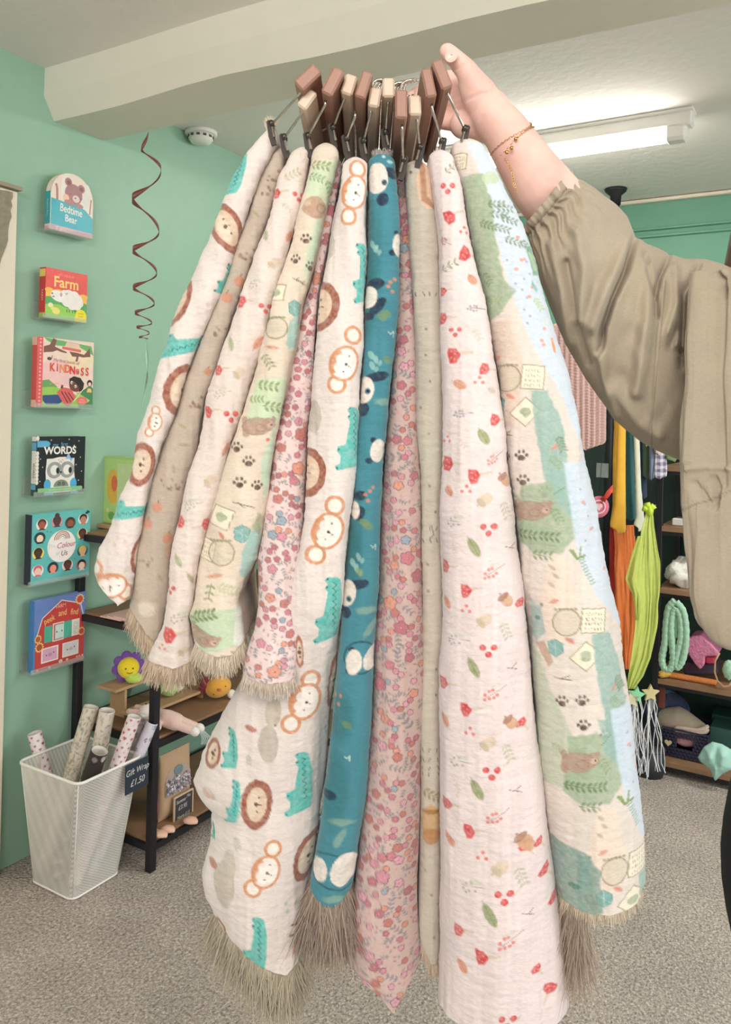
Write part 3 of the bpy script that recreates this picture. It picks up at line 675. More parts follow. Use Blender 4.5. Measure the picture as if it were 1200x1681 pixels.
    def paw(s, x, y, k=1.0, rot=0, col=(96, 78, 68)):
        s.ell(x, y + 3 * k, 5.4 * k, 4.6 * k, col, rot, wob=.5)
        for a, b in ((-7.5, -1), (-3.2, -6.5), (3, -6.8), (7.6, -1.6)): s.ell(*s.loc(x, y, [(a, b)], k, rot)[0], 2.1 * k, 2.9 * k, col, rot)
    def bear(s, x, y, k=1.0, rot=0):
        c = (176, 146, 130); d = (140, 108, 94)
        for p, rx, ry in (((-4, 0), 26, 17), ((18, -4), 14, 13), ((28, -14), 5, 5), ((-24, 12), 7, 9), ((-26, -12), 6, 8)): s.ell(*s.loc(x, y, [p], k, rot)[0], rx * k, ry * k, c, rot, .92, wob=1)
        s.ell(*s.loc(x, y, [(-3, 0)], k, rot)[0], 26 * k, 17 * k, d, rot, .5, 1.4); s.ell(*s.loc(x, y, [(22, -2)], k, rot)[0], 6 * k, 5 * k, (206, 180, 164), rot)
        s.ell(*s.loc(x, y, [(24, -3)], k, rot)[0], 2 * k, 1.8 * k, (70, 50, 46), rot); s.ell(*s.loc(x, y, [(4, 3)], k, rot)[0], 9 * k, 7 * k, d, rot, .6, 1.3)
    def card(s, x, y, k=1.0, rot=4, text=True, w=19, h=21):
        q = s.loc(x, y, [(-w, -h), (w, -h), (w, h), (-w, h)], k, rot); s.poly(q, (236, 228, 208)); s.lines(q + q[:1], 1.8, (156, 142, 112), .9)
        if text:
            rr = random.Random(int(x)); 
            for i in range(6):
                for j in range(4): 
                    a = s.loc(x, y, [(-w * .62 + i * w * .25, -h * .65 + j * h * .42), (-w * .62 + i * w * .25 + rr.uniform(-1.4, 1.4), -h * .65 + j * h * .42 + 4)], k, rot); s.seg(a[0], a[1], 1.1, (120, 110, 90), .8)
        else:
            s.ell(*s.loc(x, y, [(0, 0)], k, rot)[0], w * .55 * k, h * .45 * k, (150, 168, 136), rot, .8, wob=1.5)
    def jar(s, x, y, k=1.0):
        s.ell(x, y, 20 * k, 21 * k, (206, 196, 176), 0, .7); s.ell(x, y, 20 * k, 21 * k, (150, 134, 106), 0, .9, 2.2)
        for a in range(-16, 17, 6): s.ell(x + a * k, y - 20 * k, 3, 2.2, (134, 140, 100), 20, .8)
    def gem(s, x, y, k=1.0, rot=0):
        q = s.loc(x, y, [(-11, -8), (0, -14), (12, -7), (11, 7), (1, 14), (-10, 8)], k, rot); s.poly(q, (124, 176, 172)); s.lines(q + q[:1], 1.2, (86, 134, 136), .8)
        s.seg(q[0], q[3], 1, (190, 216, 210), .7); s.seg(q[1], q[4], 1, (190, 216, 210), .6)
    def flower(s, x, y, r, col, seed=0, line=(118, 84, 90)):
        a0 = (seed % 10) * .7
        for k in range(5):
            a = a0 + k * 2 * math.pi / 5; s.ell(x + .58 * r * math.cos(a), y + .58 * r * math.sin(a), r * .50 + .9, r * .46 + .9, line, math.degrees(a), .85, soft=1)
        for k in range(5):
            a = a0 + k * 2 * math.pi / 5; s.ell(x + .58 * r * math.cos(a), y + .58 * r * math.sin(a), r * .46, r * .42, col, math.degrees(a), soft=1)
        s.ell(x, y, r * .34, r * .34, tuple(min(255, int(c * 1.06)) for c in col)); s.ell(x, y, r * .24, r * .24, line, 0, .8); s.ell(x, y, r * .13, r * .13, (232, 176, 150))
    def ditsy(s, seed, dens=1.0):
        rn = random.Random(seed); a0, a1 = float(s.A.min()), float(s.A.max()); b0, b1 = float(s.B.min()), float(s.B.max())
        pal = [(214, 150, 166), (206, 132, 144), (222, 158, 136), (198, 128, 120), (220, 166, 182), (190, 120, 132)]
        pl = []; gy = np.arange(b0 - 5, b1 + 5, 15.0)
        def free(x, y, r): return all((x - u) ** 2 + (y - v) ** 2 > (r + w) ** 2 * .86 for u, v, w in pl[-260:])
        for band in gy:
            # only paint where the strip of cloth is
            i = min(max(int(np.searchsorted(s.B[:, s.B.shape[1] // 2], band)), 0), s.A.shape[0] - 1); xa, xb = float(s.A[i].min()), float(s.A[i].max())
            xa, xb = max(xa, xa * 0 + xa), xb
            for q in range(int((xb - xa) / 2.4)):
                x = rn.uniform(xa, xb); y = band + rn.uniform(-8, 8); w = rn.random(); r = 10.5 if w > .93 else 7 if w > .72 else 4.6 if w > .3 else 3
                if not free(x, y, r): continue
                pl.append((x, y, r))
                if r > 4: 
                    if rn.random() < .30: s.sprig(x, y, r / 13, rn.uniform(0, 360), (132, 134, 138), 3, .9, 4.6)
                    else: s.flower(x, y, r, (150, 176, 190) if rn.random() < .05 else rn.choice(pal), rn.randint(0, 9))
                else: s.ell(x, y, r * .9, r * .45, rn.choice([(140, 138, 142), (206, 150, 150), (150, 120, 124)]), rn.uniform(0, 180), .9)

def smooth1(a, k=9):
    if k < 2: return a
    p = np.pad(a, (k, k), mode='edge'); w = np.hanning(2 * k + 1); w /= w.sum()
    return np.convolve(p, w, 'valid')
STEP = 1.9
def strip(name, L, Rr, top, bot, dep, thick, paint, base, label, group=None, seed=0, amp=1.0, cap=16, cat='blanket', parent=None, m=None, step=STEP, bulge=0.046, kind=None, crinkle=1.0, topflat=False, taperback=.62, disp=None, tops=None):
    """hanging folded cloth: rounded front fold between measured left/right edges, going back `thick` metres"""
    Ly, Lx = zip(*L); Ry, Rx = zip(*Rr); Bf, By = zip(*bot); Dy, Dd = zip(*dep)
    nr = int((max(By) - top) / step) + 2; wmax = max(np.interp(y, Ry, Rx) - np.interp(y, Ly, Lx) for y in np.linspace(top, max(By), 30))
    nfront = max(14, int(wmax * 1.15 / step)); nside = 16
    th = np.linspace(-math.pi / 2, math.pi / 2, nfront); sx = np.linspace(0, 1, nside + 1)[1:] ** 1.3
    # columns: left side (back to front), front, right side
    lat = np.concatenate([-(1 - (1 - taperback) * sx[::-1]), np.sin(th), (1 - (1 - taperback) * sx)])
    dpt = np.concatenate([sx[::-1], np.zeros(nfront), sx]); frd = np.concatenate([np.ones(nside), 1 - np.cos(th), np.ones(nside)])
    arc = np.concatenate([-(1.13 + 0 * sx[::-1]), np.sin(th) * .72 + th * .26, 1.13 + 0 * sx]); arc = arc * .93
    ndx = np.concatenate([-np.ones(nside), np.sin(th), np.ones(nside)]); ndd = np.concatenate([np.zeros(nside), -np.cos(th), np.zeros(nside)])
    nc = len(lat); v = np.linspace(0, 1, nr)[:, None]
    fr = np.clip((lat + 1) / 2, 0, 1)[None, :]
    yb = np.interp(fr[0], Bf, By)[None, :]
    tp = np.interp(fr[0], *zip(*tops))[None, :] if tops else top
    Y = tp + v * (yb - tp)
    yy = np.linspace(top - 5, max(By) + 5, 1200); ls = smooth1(np.interp(yy, Ly, Lx), 12); rs = smooth1(np.interp(yy, Ry, Rx), 12); ds = smooth1(np.interp(yy, Dy, Dd), 12)
    LL = np.interp(Y, yy, ls); RR = np.interp(Y, yy, rs); DD = np.interp(Y, yy, ds)
    cx = (LL + RR) / 2; hw = (RR - LL) / 2
    ct = np.clip((Y - tp) / cap, 0, 1); cs = np.sqrt(np.clip(1 - (1 - ct) ** 2, 0, 1)) if not topflat else np.clip((Y - top) / 3, 0, 1) ** .4
    cb = np.clip((yb - Y) / 7.0, 0, 1); cs2 = 0.80 + 0.20 * np.sqrt(cb)
    cs2 = np.where(v > 0.9999, 0.05, cs2)
    hw_m = hw / FPX * DD
    bl = np.minimum(hw_m, bulge)
    A = cx + arc[None, :] * hw + np.sign(lat)[None, :] * dpt[None, :] * thick / DD * FPX * .9
    # relief
    sd = seed * 37
    rel = (vnoise(A / 24, Y / 190, sd) * 2.4 + vnoise(A / 55, Y / 70, sd + 1) * 2.2 + vnoise(A / 11, Y / 70, sd + 4) * 1.3 + vnoise(A / 5.5, Y / 120, sd + 6) * .55) * amp
    rel = rel + (vnoise(A / 18, Y / 6.5, sd + 2) * .75 + vnoise(A / 5, Y / 4.2, sd + 3) * .42) * crinkle
    if disp is not None: rel = rel + disp(cx + lat[None, :] * hw, Y) * (dpt[None, :] == 0)
    rel *= np.minimum(ct, 1) * DD / FPX
    dfr = DD + frd[None, :] * bl * .9
    X = (cx - CX + lat[None, :] * hw * cs * cs2) / FPX * dfr + ndx[None, :] * rel
    # keep edge silhouette where measured (perspective of the side lying behind the front plane)
    d = DD + frd[None, :] * bl * (0.9) + bl * (1 - cs) + dpt[None, :] * (thick - bl) * (0.35 + .65 * cs) * np.where(v > 0.9999, .3, 1) + ndd[None, :] * rel
    Yp = Y + np.where(v > .9999, 1.5, 0) 
    yu = (CY - Yp) / FPX * DD
    V = np.empty((nr, nc, 3))
    for k in range(3): V[..., k] = CAM[k] + F_[k] * d + R_[k] * X + U_[k] * yu
    cl = Cloth(A, Y, base, seed)
    if paint: paint(cl)
    V2 = V.reshape(-1, 3)
    I = np.arange(nr * nc).reshape(nr, nc)
    q = np.stack([I[:-1, :-1], I[1:, :-1], I[1:, 1:], I[:-1, 1:]], -1).reshape(-1, 4)
    qb = np.stack([I[:-1, -1], I[1:, -1], I[1:, 0], I[:-1, 0]], -1).reshape(-1, 4)
    q = np.concatenate([q, qb])
    o = npmesh(name, V2, q, m or vcmat('printed_muslin', 0.95, 0.45, 700, 0.08, 0.25, True), parent, cl.C.reshape(-1, 3), label=label, cat=cat, group=group, kind=kind)
    return o, V

def fringe(parent, V, f0, f1, n, lmin, lmax, col, seed=0, label=None, up=False, vrow=-3, spread=.16, wid=.0006, inward=0.0):
    """loose thread fringe along the bottom (or top) edge of a cloth grid"""
    rn = np.random.RandomState(seed); nr, nc, _ = V.shape
    cols = (nc * 0 + 16 + (nc - 33) * (f0 + (f1 - f0) * rn.rand(n))).clip(0, nc - 1).astype(int)
    side = rn.rand(n) < .3; cols = np.where(side, (rn.rand(n) * (nc - 1)).astype(int) if f0 <= 0 and f1 >= 1 else cols, cols)
    p = V[2 if up else vrow, cols] * 1.0
    down = np.array([0, 0, 1.0 if up else -1.0]); ln = lmin + (lmax - lmin) * rn.rand(n) ** 1.3
    jit = rn.randn(n, 3) * spread; dr = down[None] + jit * np.array([1, 1, .4]); dr /= np.linalg.norm(dr, axis=1)[:, None]
    bend = rn.randn(n, 3) * .3; bend[:, 2] = -abs(bend[:, 2]) - .2
    H = np.array(H_); F = np.array(F_)
    vs = []; cs = []; segs = 4
    p = p + (np.array(F)[None] * (rn.rand(n)[:, None] * .02)) * inward
    wd = np.cos(rn.rand(n) * 3)[:, None] * H + np.sin(rn.rand(n) * 3)[:, None] * F * .6; wd /= np.linalg.norm(wd, axis=1)[:, None]
    tone = (0.8 + .4 * rn.rand(n))[:, None] * C3(col)[None]
    for k in range(segs + 1):
        t = k / segs; c = p - down * .002 + dr * (ln * t)[:, None] + bend * (ln * t * t * .45)[:, None]
        w = wid * (1 - .75 * t)
        vs.append(np.stack([c - wd * w, c + wd * w], 1)); cs.append(np.stack([tone, tone], 1))
    Vv = np.stack(vs, 1).reshape(-1, 3); Cc = np.stack(cs, 1).reshape(-1, 3)
    b = np.arange(n)[:, None] * (2 * (segs + 1)) + np.arange(segs)[None] * 2
    q = np.stack([b, b + 1, b + 3, b + 2], -1).reshape(-1, 4)
    return npmesh('fringe', Vv, q, vcmat('loose_threads', 0.95, 0, 100, 0.05, 0.4), parent, Cc, smooth=False, kind='stuff', label=label)

def PL(s): 
    out = []
    for t in s.split():
        y, x = t.split(','); out.append((float(y), float(x)))
    return sorted(out)
# measured edges, (row, column) of the photograph
E12 = '231,458 279,428 336,410 372,398 441,377 501,353 567,326 624,303 677,288 735,265 793,249 850,236 905,227 953,222 985,215 1000,214'
E23 = '243,479 288,458 351,443 417,416 483,392 540,374 615,350 655,336 738,323 799,304 876,288 921,281 985,272 1033,267 1069,252 1091,240'
E34 = '240,512 309,500 396,476 459,458 528,440 594,422 680,397 738,378 809,358 873,339 921,326 992,320 1017,310 1075,320'
E45 = '232,556 250,556 309,542 369,530 446,512 497,497 547,488 622,473 708,456 744,448 825,438 873,432 921,424 982,408'
E56 = '262,562 339,548 413,536 488,524 577,518 666,512 700,507 805,501 910,495 1000,490 1060,487 1129,484'
E67 = '262,604 354,604 488,600 607,596 700,589 805,580 880,572 940,566 1040,558 1105,553 1168,548 1280,538 1377,524 1460,510 1563,500 1600,493'
E78 = '256,650 280,652 384,655 503,652 562,648 651,639 720,633 760,629 850,625 970,622 1060,616 1150,611 1180,608 1279,602 1345,594 1405,587 1459,580 1500,571'
E89 = '262,662 354,671 473,679 577,683 700,685 790,690 940,696 1060,696 1180,692 1360,690 1525,688 1579,695 1615,693 1670,690'
E9X = '262,703 339,714 398,722 517,723 607,728 720,729 850,725 1000,727 1180,724 1390,724 1594,721 1700,716'
EXY = '243,742 303,759 386,773 461,787 524,801 599,815 686,825 772,835 869,846 948,855 1033,865 1128,873 1223,880 1300,888 1400,900 1500,911 1600,925 1700,936'
RY = '228,794 272,815 313,835 368,859 427,880 496,901 541,915 593,928 675,946 772,963 884,985 960,1001 1033,1017 1154,1029 1201,1036 1299,1045 1400,1059 1520,1062'
L1 = '207,435 249,404 309,374 366,350 453,314 528,284 606,260 664,243 709,227 786,209 822,195 867,182 908,166 937,155 969,156 995,172'
L6 = E56.split(' 1000')[0] + ' 960,470 1040,445 1132,400 1170,383 1221,355 1270,335 1294,326 1318,315 1342,323 1366,346 1425,344 1477,331 1508,338 1546,355 1587,385 1615,420'
L8 = E78.rsplit(' ', 2)[0] + ' 1480,586 1520,572 1560,558 1590,557 1620,575 1650,600 1670,612'

def p1(c):
    c.croc(388, 282, .75, 20); c.lion(371, 372, 25, 46, -24); c.croc(368, 456, .5, 20); c.lion(292, 494, 20, 44, 22); 
    c.croc(303, 562, .95, 78); c.lion(300, 640, 30, 44, 20); c.monkey(254, 693, .5, 10); c.lion(230, 763, 27, 36, 12); c.croc(216, 836, .8, 84); c.lion(232, 915, 18, 34, 10)
    c.monkey(182, 962, .85, 75, ((206, 973), (160, 934)))
    for x, y in ((440, 232), (408, 330), (195, 882), (190, 895), (205, 890), (340, 500), (280, 600)): c.ell(x, y, 3, 4, (212, 180, 170), 0, .6)
def p2(c):
    rn = random.Random(3)
    for i, (x, y) in enumerate([(447, 288), (436, 310), (400, 425), (415, 418), (362, 545), (318, 662), (330, 660), (290, 800), (305, 802), (275, 796), (240, 920)]):
        for k in range(6): c.ell(x + rn.uniform(-11, 11), y + rn.uniform(-9, 9), rn.uniform(1.4, 3), rn.uniform(1.5, 3.2), rn.choice([(120, 100, 88), (150, 120, 104), (140, 134, 108)]), rn.uniform(0, 180), .8)
    for x, y, k in [(393, 462, 1), (373, 489, 1), (260, 833, 1), (244, 861, .95), (275, 885, 1.1), (340, 610, .7)]:
        c.ell(x, y, 8 * k, 8.5 * k, (206, 142, 118), 0, .9, wob=.8); c.seg((x, y - 8 * k), (x + 3, y - 12 * k), 1.5, (130, 110, 80))
    for x, y in [(420, 350), (385, 520), (300, 730), (285, 770), (262, 950), (300, 700)]: c.leaf(x, y, 7, 3, rn.uniform(0, 180), (168, 160, 130), .7)
    c.ell(281, 905, 12, 17, (196, 160, 132), 10, .7); c.ell(241, 1000, 14, 14, (206, 188, 170), 0, .8, 1.6); c.ell(241, 1000, 12, 12, (228, 216, 202), 0, .6)
def p3(c):
    c.ell(502, 252, 9, 9, (196, 184, 160), 0, .6, 1.4)
    c.sprig(479, 287, .8, -30, (176, 172, 140), 4, .8); c.berries(489, 321, .75); c.mush(457, 315, .8); c.acorn(449, 432, .8, True); c.twig(420, 465, .8, 0, (170, 160, 140)); c.mush(397, 493, .9, 8); c.berries(434, 505, .8)
    c.leaf(474, 386, 10, 5, -60, (212, 148, 122)); c.leaf(437, 384, 10, 5, 80, (182, 180, 150)); c.leaf(378, 564, 12, 5, 80, (178, 182, 150)); c.leaf(422, 562, 12, 5, -60, (214, 150, 126)); c.mush(360, 606, .8); c.acorn(392, 612, .85, True); c.sprig(470, 340, .5, 40, (170, 172, 150), 3, .5)
    c.twig(365, 645, .8, -10, (170, 168, 140)); c.mush(342, 675, .95); c.berries(379, 683, .95); c.leaf(370, 738, 12, 5, -60, (206, 144, 122)); c.acorn(344, 790, .9, True); c.twig(317, 828, .9, -10, (168, 166, 140)); c.mush(298, 857, .9); c.mush(336, 863, .9, 180)
    c.leaf(294, 921, 11, 4, 70, (176, 182, 150)); c.sprig(320, 730, .6, 70, (180, 176, 150), 3, .6); c.berries(281, 969, .7); c.twig(296, 1014, .9, 0, (160, 152, 132)); c.mush(281, 1042, 1.2); c.dots3(268, 1064, .7); c.leaf(312, 950, 10, 4, 60, (178, 172, 140)); c.acorn(300, 1070, .7, True)
def tree(c, x, y, n, dx, dy, col=(126, 156, 108)):
    for i in range(n): c.sprig(x + dx * i, y + dy * i, .75, random.Random(i).uniform(-20, 20), col, 4, .85)
def p4(c):
    c.ell(538, 300, 34, 40, (196, 216, 186), 20, .9, soft=6); c.ell(516, 400, 10, 60, (186, 214, 186), 14, .8, soft=6); c.sprig(524, 270, .9, 10, (140, 148, 100), 4); c.sprig(518, 290, .8, 20, (126, 160, 108), 4); c.sprig(541, 306, .7, 70, (120, 160, 104), 4)
    c.ell(518, 340, 19, 18, (182, 148, 128), 0, .95, wob=1); c.ell(527, 341, 7, 7, (150, 112, 96), 0, .7, 1.6); c.ell(506, 333, 5, 5, (206, 180, 160))
    c.paw(502, 393, .95); c.paw(484, 425, .95); c.paw(509, 436, .9); c.seg((480, 456), (500, 466), 1.4, (110, 96, 84)); c.sprig(492, 460, .4, 30, (120, 110, 90), 2)
    c.card(456, 478, .62, 12, False); c.gem(484, 505, .95); c.ell(482, 545, 12, 30, (150, 196, 190), 15, .8, wob=2); c.jar(454, 538, .85); c.leaf(447, 570, 10, 3, 10, (212, 160, 136)); c.sprig(440, 592, .8, 60, (140, 148, 104), 4)
    c.poly([(420, 622), (478, 618), (468, 690), (405, 694)], (196, 218, 184), .9, 5); c.sprig(438, 633, .95, 8, (138, 150, 98), 4); c.sprig(448, 668, 1, 8, (130, 150, 96), 4); c.sprig(420, 655, .7, 0, (138, 160, 104), 4)
    c.bear(424, 700, .85); c.poly([(452, 690), (446, 780), (432, 825), (428, 760)], (186, 214, 190), .9, 4); c.ell(439, 722, 3, 3, (214, 100, 84)); c.paw(390, 735, 1); c.paw(408, 758, 1.05); c.paw(394, 793, 1.05); c.paw(421, 798, 1)
    c.poly([(385, 700), (372, 770), (352, 830), (340, 860), (350, 800), (372, 720)], (176, 192, 168), .6, 6)
    c.seg((384, 824), (416, 834), 1.6, (104, 94, 80)); c.seg((392, 826), (402, 834), 1.4, (104, 94, 80)); c.card(366, 850, .8, 22, False); c.gem(396, 877, 1.1); c.poly([(424, 845), (430, 900), (405, 960), (392, 940), (398, 900)], (150, 194, 188), .9, 3, 2); c.poly([(420, 842), (432, 850), (424, 880), (412, 868)], (160, 158, 110), .7, 3, 2)
    c.card(339, 904, .8, 16); c.jar(364, 908, 1.0); c.leaf(354, 946, 12, 4, -12, (214, 168, 142)); c.leaf(366, 880, 6, 3, 60, (206, 140, 120)); c.sprig(346, 972, .8, 100, (134, 146, 100), 3); c.sprig(372, 968, 1, 20, (170, 186, 140), 5, .6)
    c.poly([(312, 1010), (330, 1003), (400, 1000), (404, 1030), (390, 1062), (330, 1075)], (184, 206, 176), .95, 4); c.sprig(335, 1012, 1.1, -15, (112, 130, 82), 5); c.sprig(318, 1028, .9, 60, (120, 136, 90), 4); c.bear(335, 1050, .8, 25); c.poly([(385, 1000), (404, 1000), (398, 1068), (382, 1060)], (226, 228, 224), .9, 3)
    for x, y in [(345, 1078), (370, 1080), (385, 1075)]: c.leaf(x, y, 8, 3, 30, (150, 140, 110), .6)
def p5(c): c.ditsy(5)
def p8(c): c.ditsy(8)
def p6(c):
    c.monkey(582, 315, .92, 12, ((587, 277), (572, 355))); c.croc(594, 446, .93, -6); c.lion(524, 501, 34, 42, 8); c.monkey(565, 597, .95, 14, ((578, 550), (553, 631))); c.ell(536, 398, 11, 24, (196, 184, 172), 0, .9, wob=1); c.ell(516, 684, 12, 28, (190, 178, 168), 0, .9, wob=1)
    c.croc(574, 720, 1.0, 4); c.lion(500, 777, 35, 42, 6); c.monkey(537, 872, 1.0, 16, ((548, 830), (520, 911))); c.croc(538, 1003, 1.05, 4); c.monkey(498, 1153, 1.02, 14, ((507, 1117), (476, 1189))); c.lion(548, 1132, 12, 48, 6); c.lion(492, 1070, 6, 26, 0)
    for x, y in ((534, 1212), (541, 1206), (536, 1221), (466, 1492), (468, 1505), (481, 1496)): c.ell(x, y, 2.6, 3.4, (150, 184, 186), 0, .8)
    c.ell(450, 1170, 12, 26, (198, 186, 170), 8, .95); c.ell(441, 1222, 15, 30, (186, 174, 164), 0, .95, wob=1); c.ell(452, 1192, 1.6, 1.6, (90, 80, 76)); c.ell(416, 1200, 8, 5, (176, 110, 84), 20, .9, wob=1)
    c.croc(383, 1238, .62, 6); c.lion(353, 1256, 13, 24, 16); c.croc(386, 1322, .72, 6, .7); c.lion(421, 1322, 24, 42, 8); c.croc(488, 1293, 1.02, 2); c.monkey(436, 1432, .9, 16, ((447, 1395), (416, 1458)))
    c.lion(502, 1424, 23, 44, 14); c.ell(372, 1462, 17, 36, (190, 178, 166), 0, .9, wob=1); c.ell(380, 1430, 10, 26, (196, 186, 172), 0, .8); c.croc(420, 1552, .9, 2); c.lion(366, 1552, 10, 24, -20); c.ell(352, 1440, 8, 7, (176, 110, 84), 0, .9)
    o = (226, 178, 156)
    for q in [((498, 1520), (486, 1560)), ((492, 1530), (502, 1560)), ((478, 1530), (496, 1526)), ((486, 1545), (478, 1572))]: c.seg(*q, 7, o)
    for x, y in ((478, 1530), (475, 1546)): c.ell(x, y, 4, 2, (80, 64, 60))
    c.sprig(392, 1390, .6, 80, (150, 160, 130), 4, .5); c.sprig(410, 1250, .5, 90, (150, 150, 130), 5, .5); c.croc(350, 1392, .25); c.leaf(345, 1318, 12, 8, 20, (190, 150, 120), .5)
def panda(c, x, y, rx, ry, rot, ears, eye=None):
    for e in ears: c.ell(e[0], e[1], e[2], e[3], (48, 56, 74), e[4], wob=.6)
    c.ell(x, y, rx, ry, (232, 222, 212), rot, wob=.5)
    if eye: c.ell(eye[0], eye[1], 4.5, 5, (44, 96, 112)); c.ell(eye[0], eye[1], 2, 2.2, (20, 30, 44))
def p7(c):
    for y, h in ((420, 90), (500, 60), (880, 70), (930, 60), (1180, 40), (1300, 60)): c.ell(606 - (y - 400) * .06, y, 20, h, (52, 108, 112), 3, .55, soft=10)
    panda(c, 619, 292, 18, 25, 0, [(643, 282, 12, 9, 30), (628, 327, 9, 11, 20)], (631, 299))
    c.ell(640, 264, 5, 3, (170, 210, 214)); c.ell(630, 256, 3, 3, (190, 220, 222))
    panda(c, 651, 401, 8, 19, 0, [(648, 381, 4, 4, 0), (642, 414, 4.5, 5, 0)]); panda(c, 606, 487, 14, 18, 10, [(617, 466, 14, 10, -10), (620, 503, 8, 17, 40), (606, 518, 9, 7, 0)])
    panda(c, 598, 640, 16, 22, 10, [(619, 618, 20, 8, -12), (596, 672, 10, 12, 20)], (604, 642)); panda(c, 620, 740, 12, 19, 8, [(613, 722, 5, 5, 0), (606, 756, 5, 5, 0)])
    panda(c, 583, 838, 8, 15, 0, [(592, 814, 10, 8, -20), (590, 843, 9, 12, 20)]); panda(c, 570, 976, 14, 22, 10, [(588, 960, 17, 8, -10), (568, 1008, 8, 10, 10)], (573, 985))
    c.ell(592, 1080, 26, 26, (40, 78, 88), 0, .9, 3); panda(c, 581, 1087, 12, 21, 6, [(578, 1067, 5, 4, 0), (572, 1101, 4, 5, 0)]); panda(c, 610, 1082, 13, 22, 30, [])
    c.ell(543, 1309, 11, 8, (36, 50, 72), 0, .9); c.ell(548, 1434, 40, 28, (38, 84, 92), 20, .9, 3); panda(c, 526, 1433, 12, 19, 0, []); panda(c, 564, 1430, 20, 29, 24, [])
    for x, y in ((611, 400), (616, 408), (610, 583), (617, 590), (611, 600), (588, 915), (578, 925), (585, 935), (582, 400)): c.ell(x, y, 4, 7, (150, 192, 184), -20, .8, wob=.5); c.ell(x + 7, y + 6, 3, 5, (150, 192, 184), 20, .7)
    for x, y in ((639, 463), (645, 458), (642, 478), (636, 470), (607, 806), (600, 812), (612, 800), (604, 822), (556, 1160), (549, 1148), (560, 1145)): c.ell(x, y, 3, 3, (206, 140, 112), 0, .9)
    for x, y in ((633, 515), (627, 520), (598, 858), (604, 864), (636, 590), (570, 1190), (590, 940)): c.ell(x, y, 8, 6, (126, 146, 88), 30, .6, wob=1)
    for x, y, r in ((601, 1003, 0), (608, 1034, -50), (560, 1350, 0), (558, 1376, -60), (632, 660, 0), (548, 1478, 0)): c.ell(x, y, 17, 6, (160, 186, 160), r, .5, soft=3, wob=1)
    for x, y in ((640, 548), (612, 900), (570, 1245)): c.lines([(x - 4, y - 4), (x, y), (x + 4, y - 5), (x + 4, y + 4)], 1.4, (190, 214, 210))
def p9(c):
    rn = random.Random(9)
    c.ell(706, 300, 22, 42, (222, 190, 164), 0, .95, wob=1); c.poly([(686, 260), (692, 330), (716, 344), (716, 338), (700, 322), (694, 262)], (170, 124, 96), .9, 2); c.ell(675, 282, 2, 2.4, (60, 60, 56)); c.seg((684, 300), (680, 318), 2, (196, 170, 140), .7)
    for y in (482, 868, 888, 1232, 1248, 1262, 1272): 
        for x in range(684, 724, 11): c.seg((x + rn.uniform(-1, 1), y - 3), (x + rn.uniform(-3, 3), y + 3), 1.6, (84, 82, 74), .85)
    for y in range(540, 1180, 43): c.ell(700 + rn.uniform(-12, 16), y, 1.8, 2.4, (96, 92, 80), 0, .8)
    c.ell(700, 745, 30, 40, (196, 194, 176), 0, .5, soft=12)
    c.lines([(708, 862), (712, 878), (706, 884)], 1.6, (110, 104, 90)); c.sprig(708, 1305, .9, 30, (140, 124, 70), 4); c.ell(708, 1350, 16, 28, (196, 160, 112), 0, .9, wob=1); c.ell(708, 1373, 14, 13, (176, 130, 86), 0, .9); c.ell(708, 1333, 16, 4, (150, 110, 60), 0, .9)
    for y in (1430, 1470, 1540): c.ell(705 + rn.uniform(-8, 8), y, 2.6, 2.6, (140, 116, 90), 0, .7)
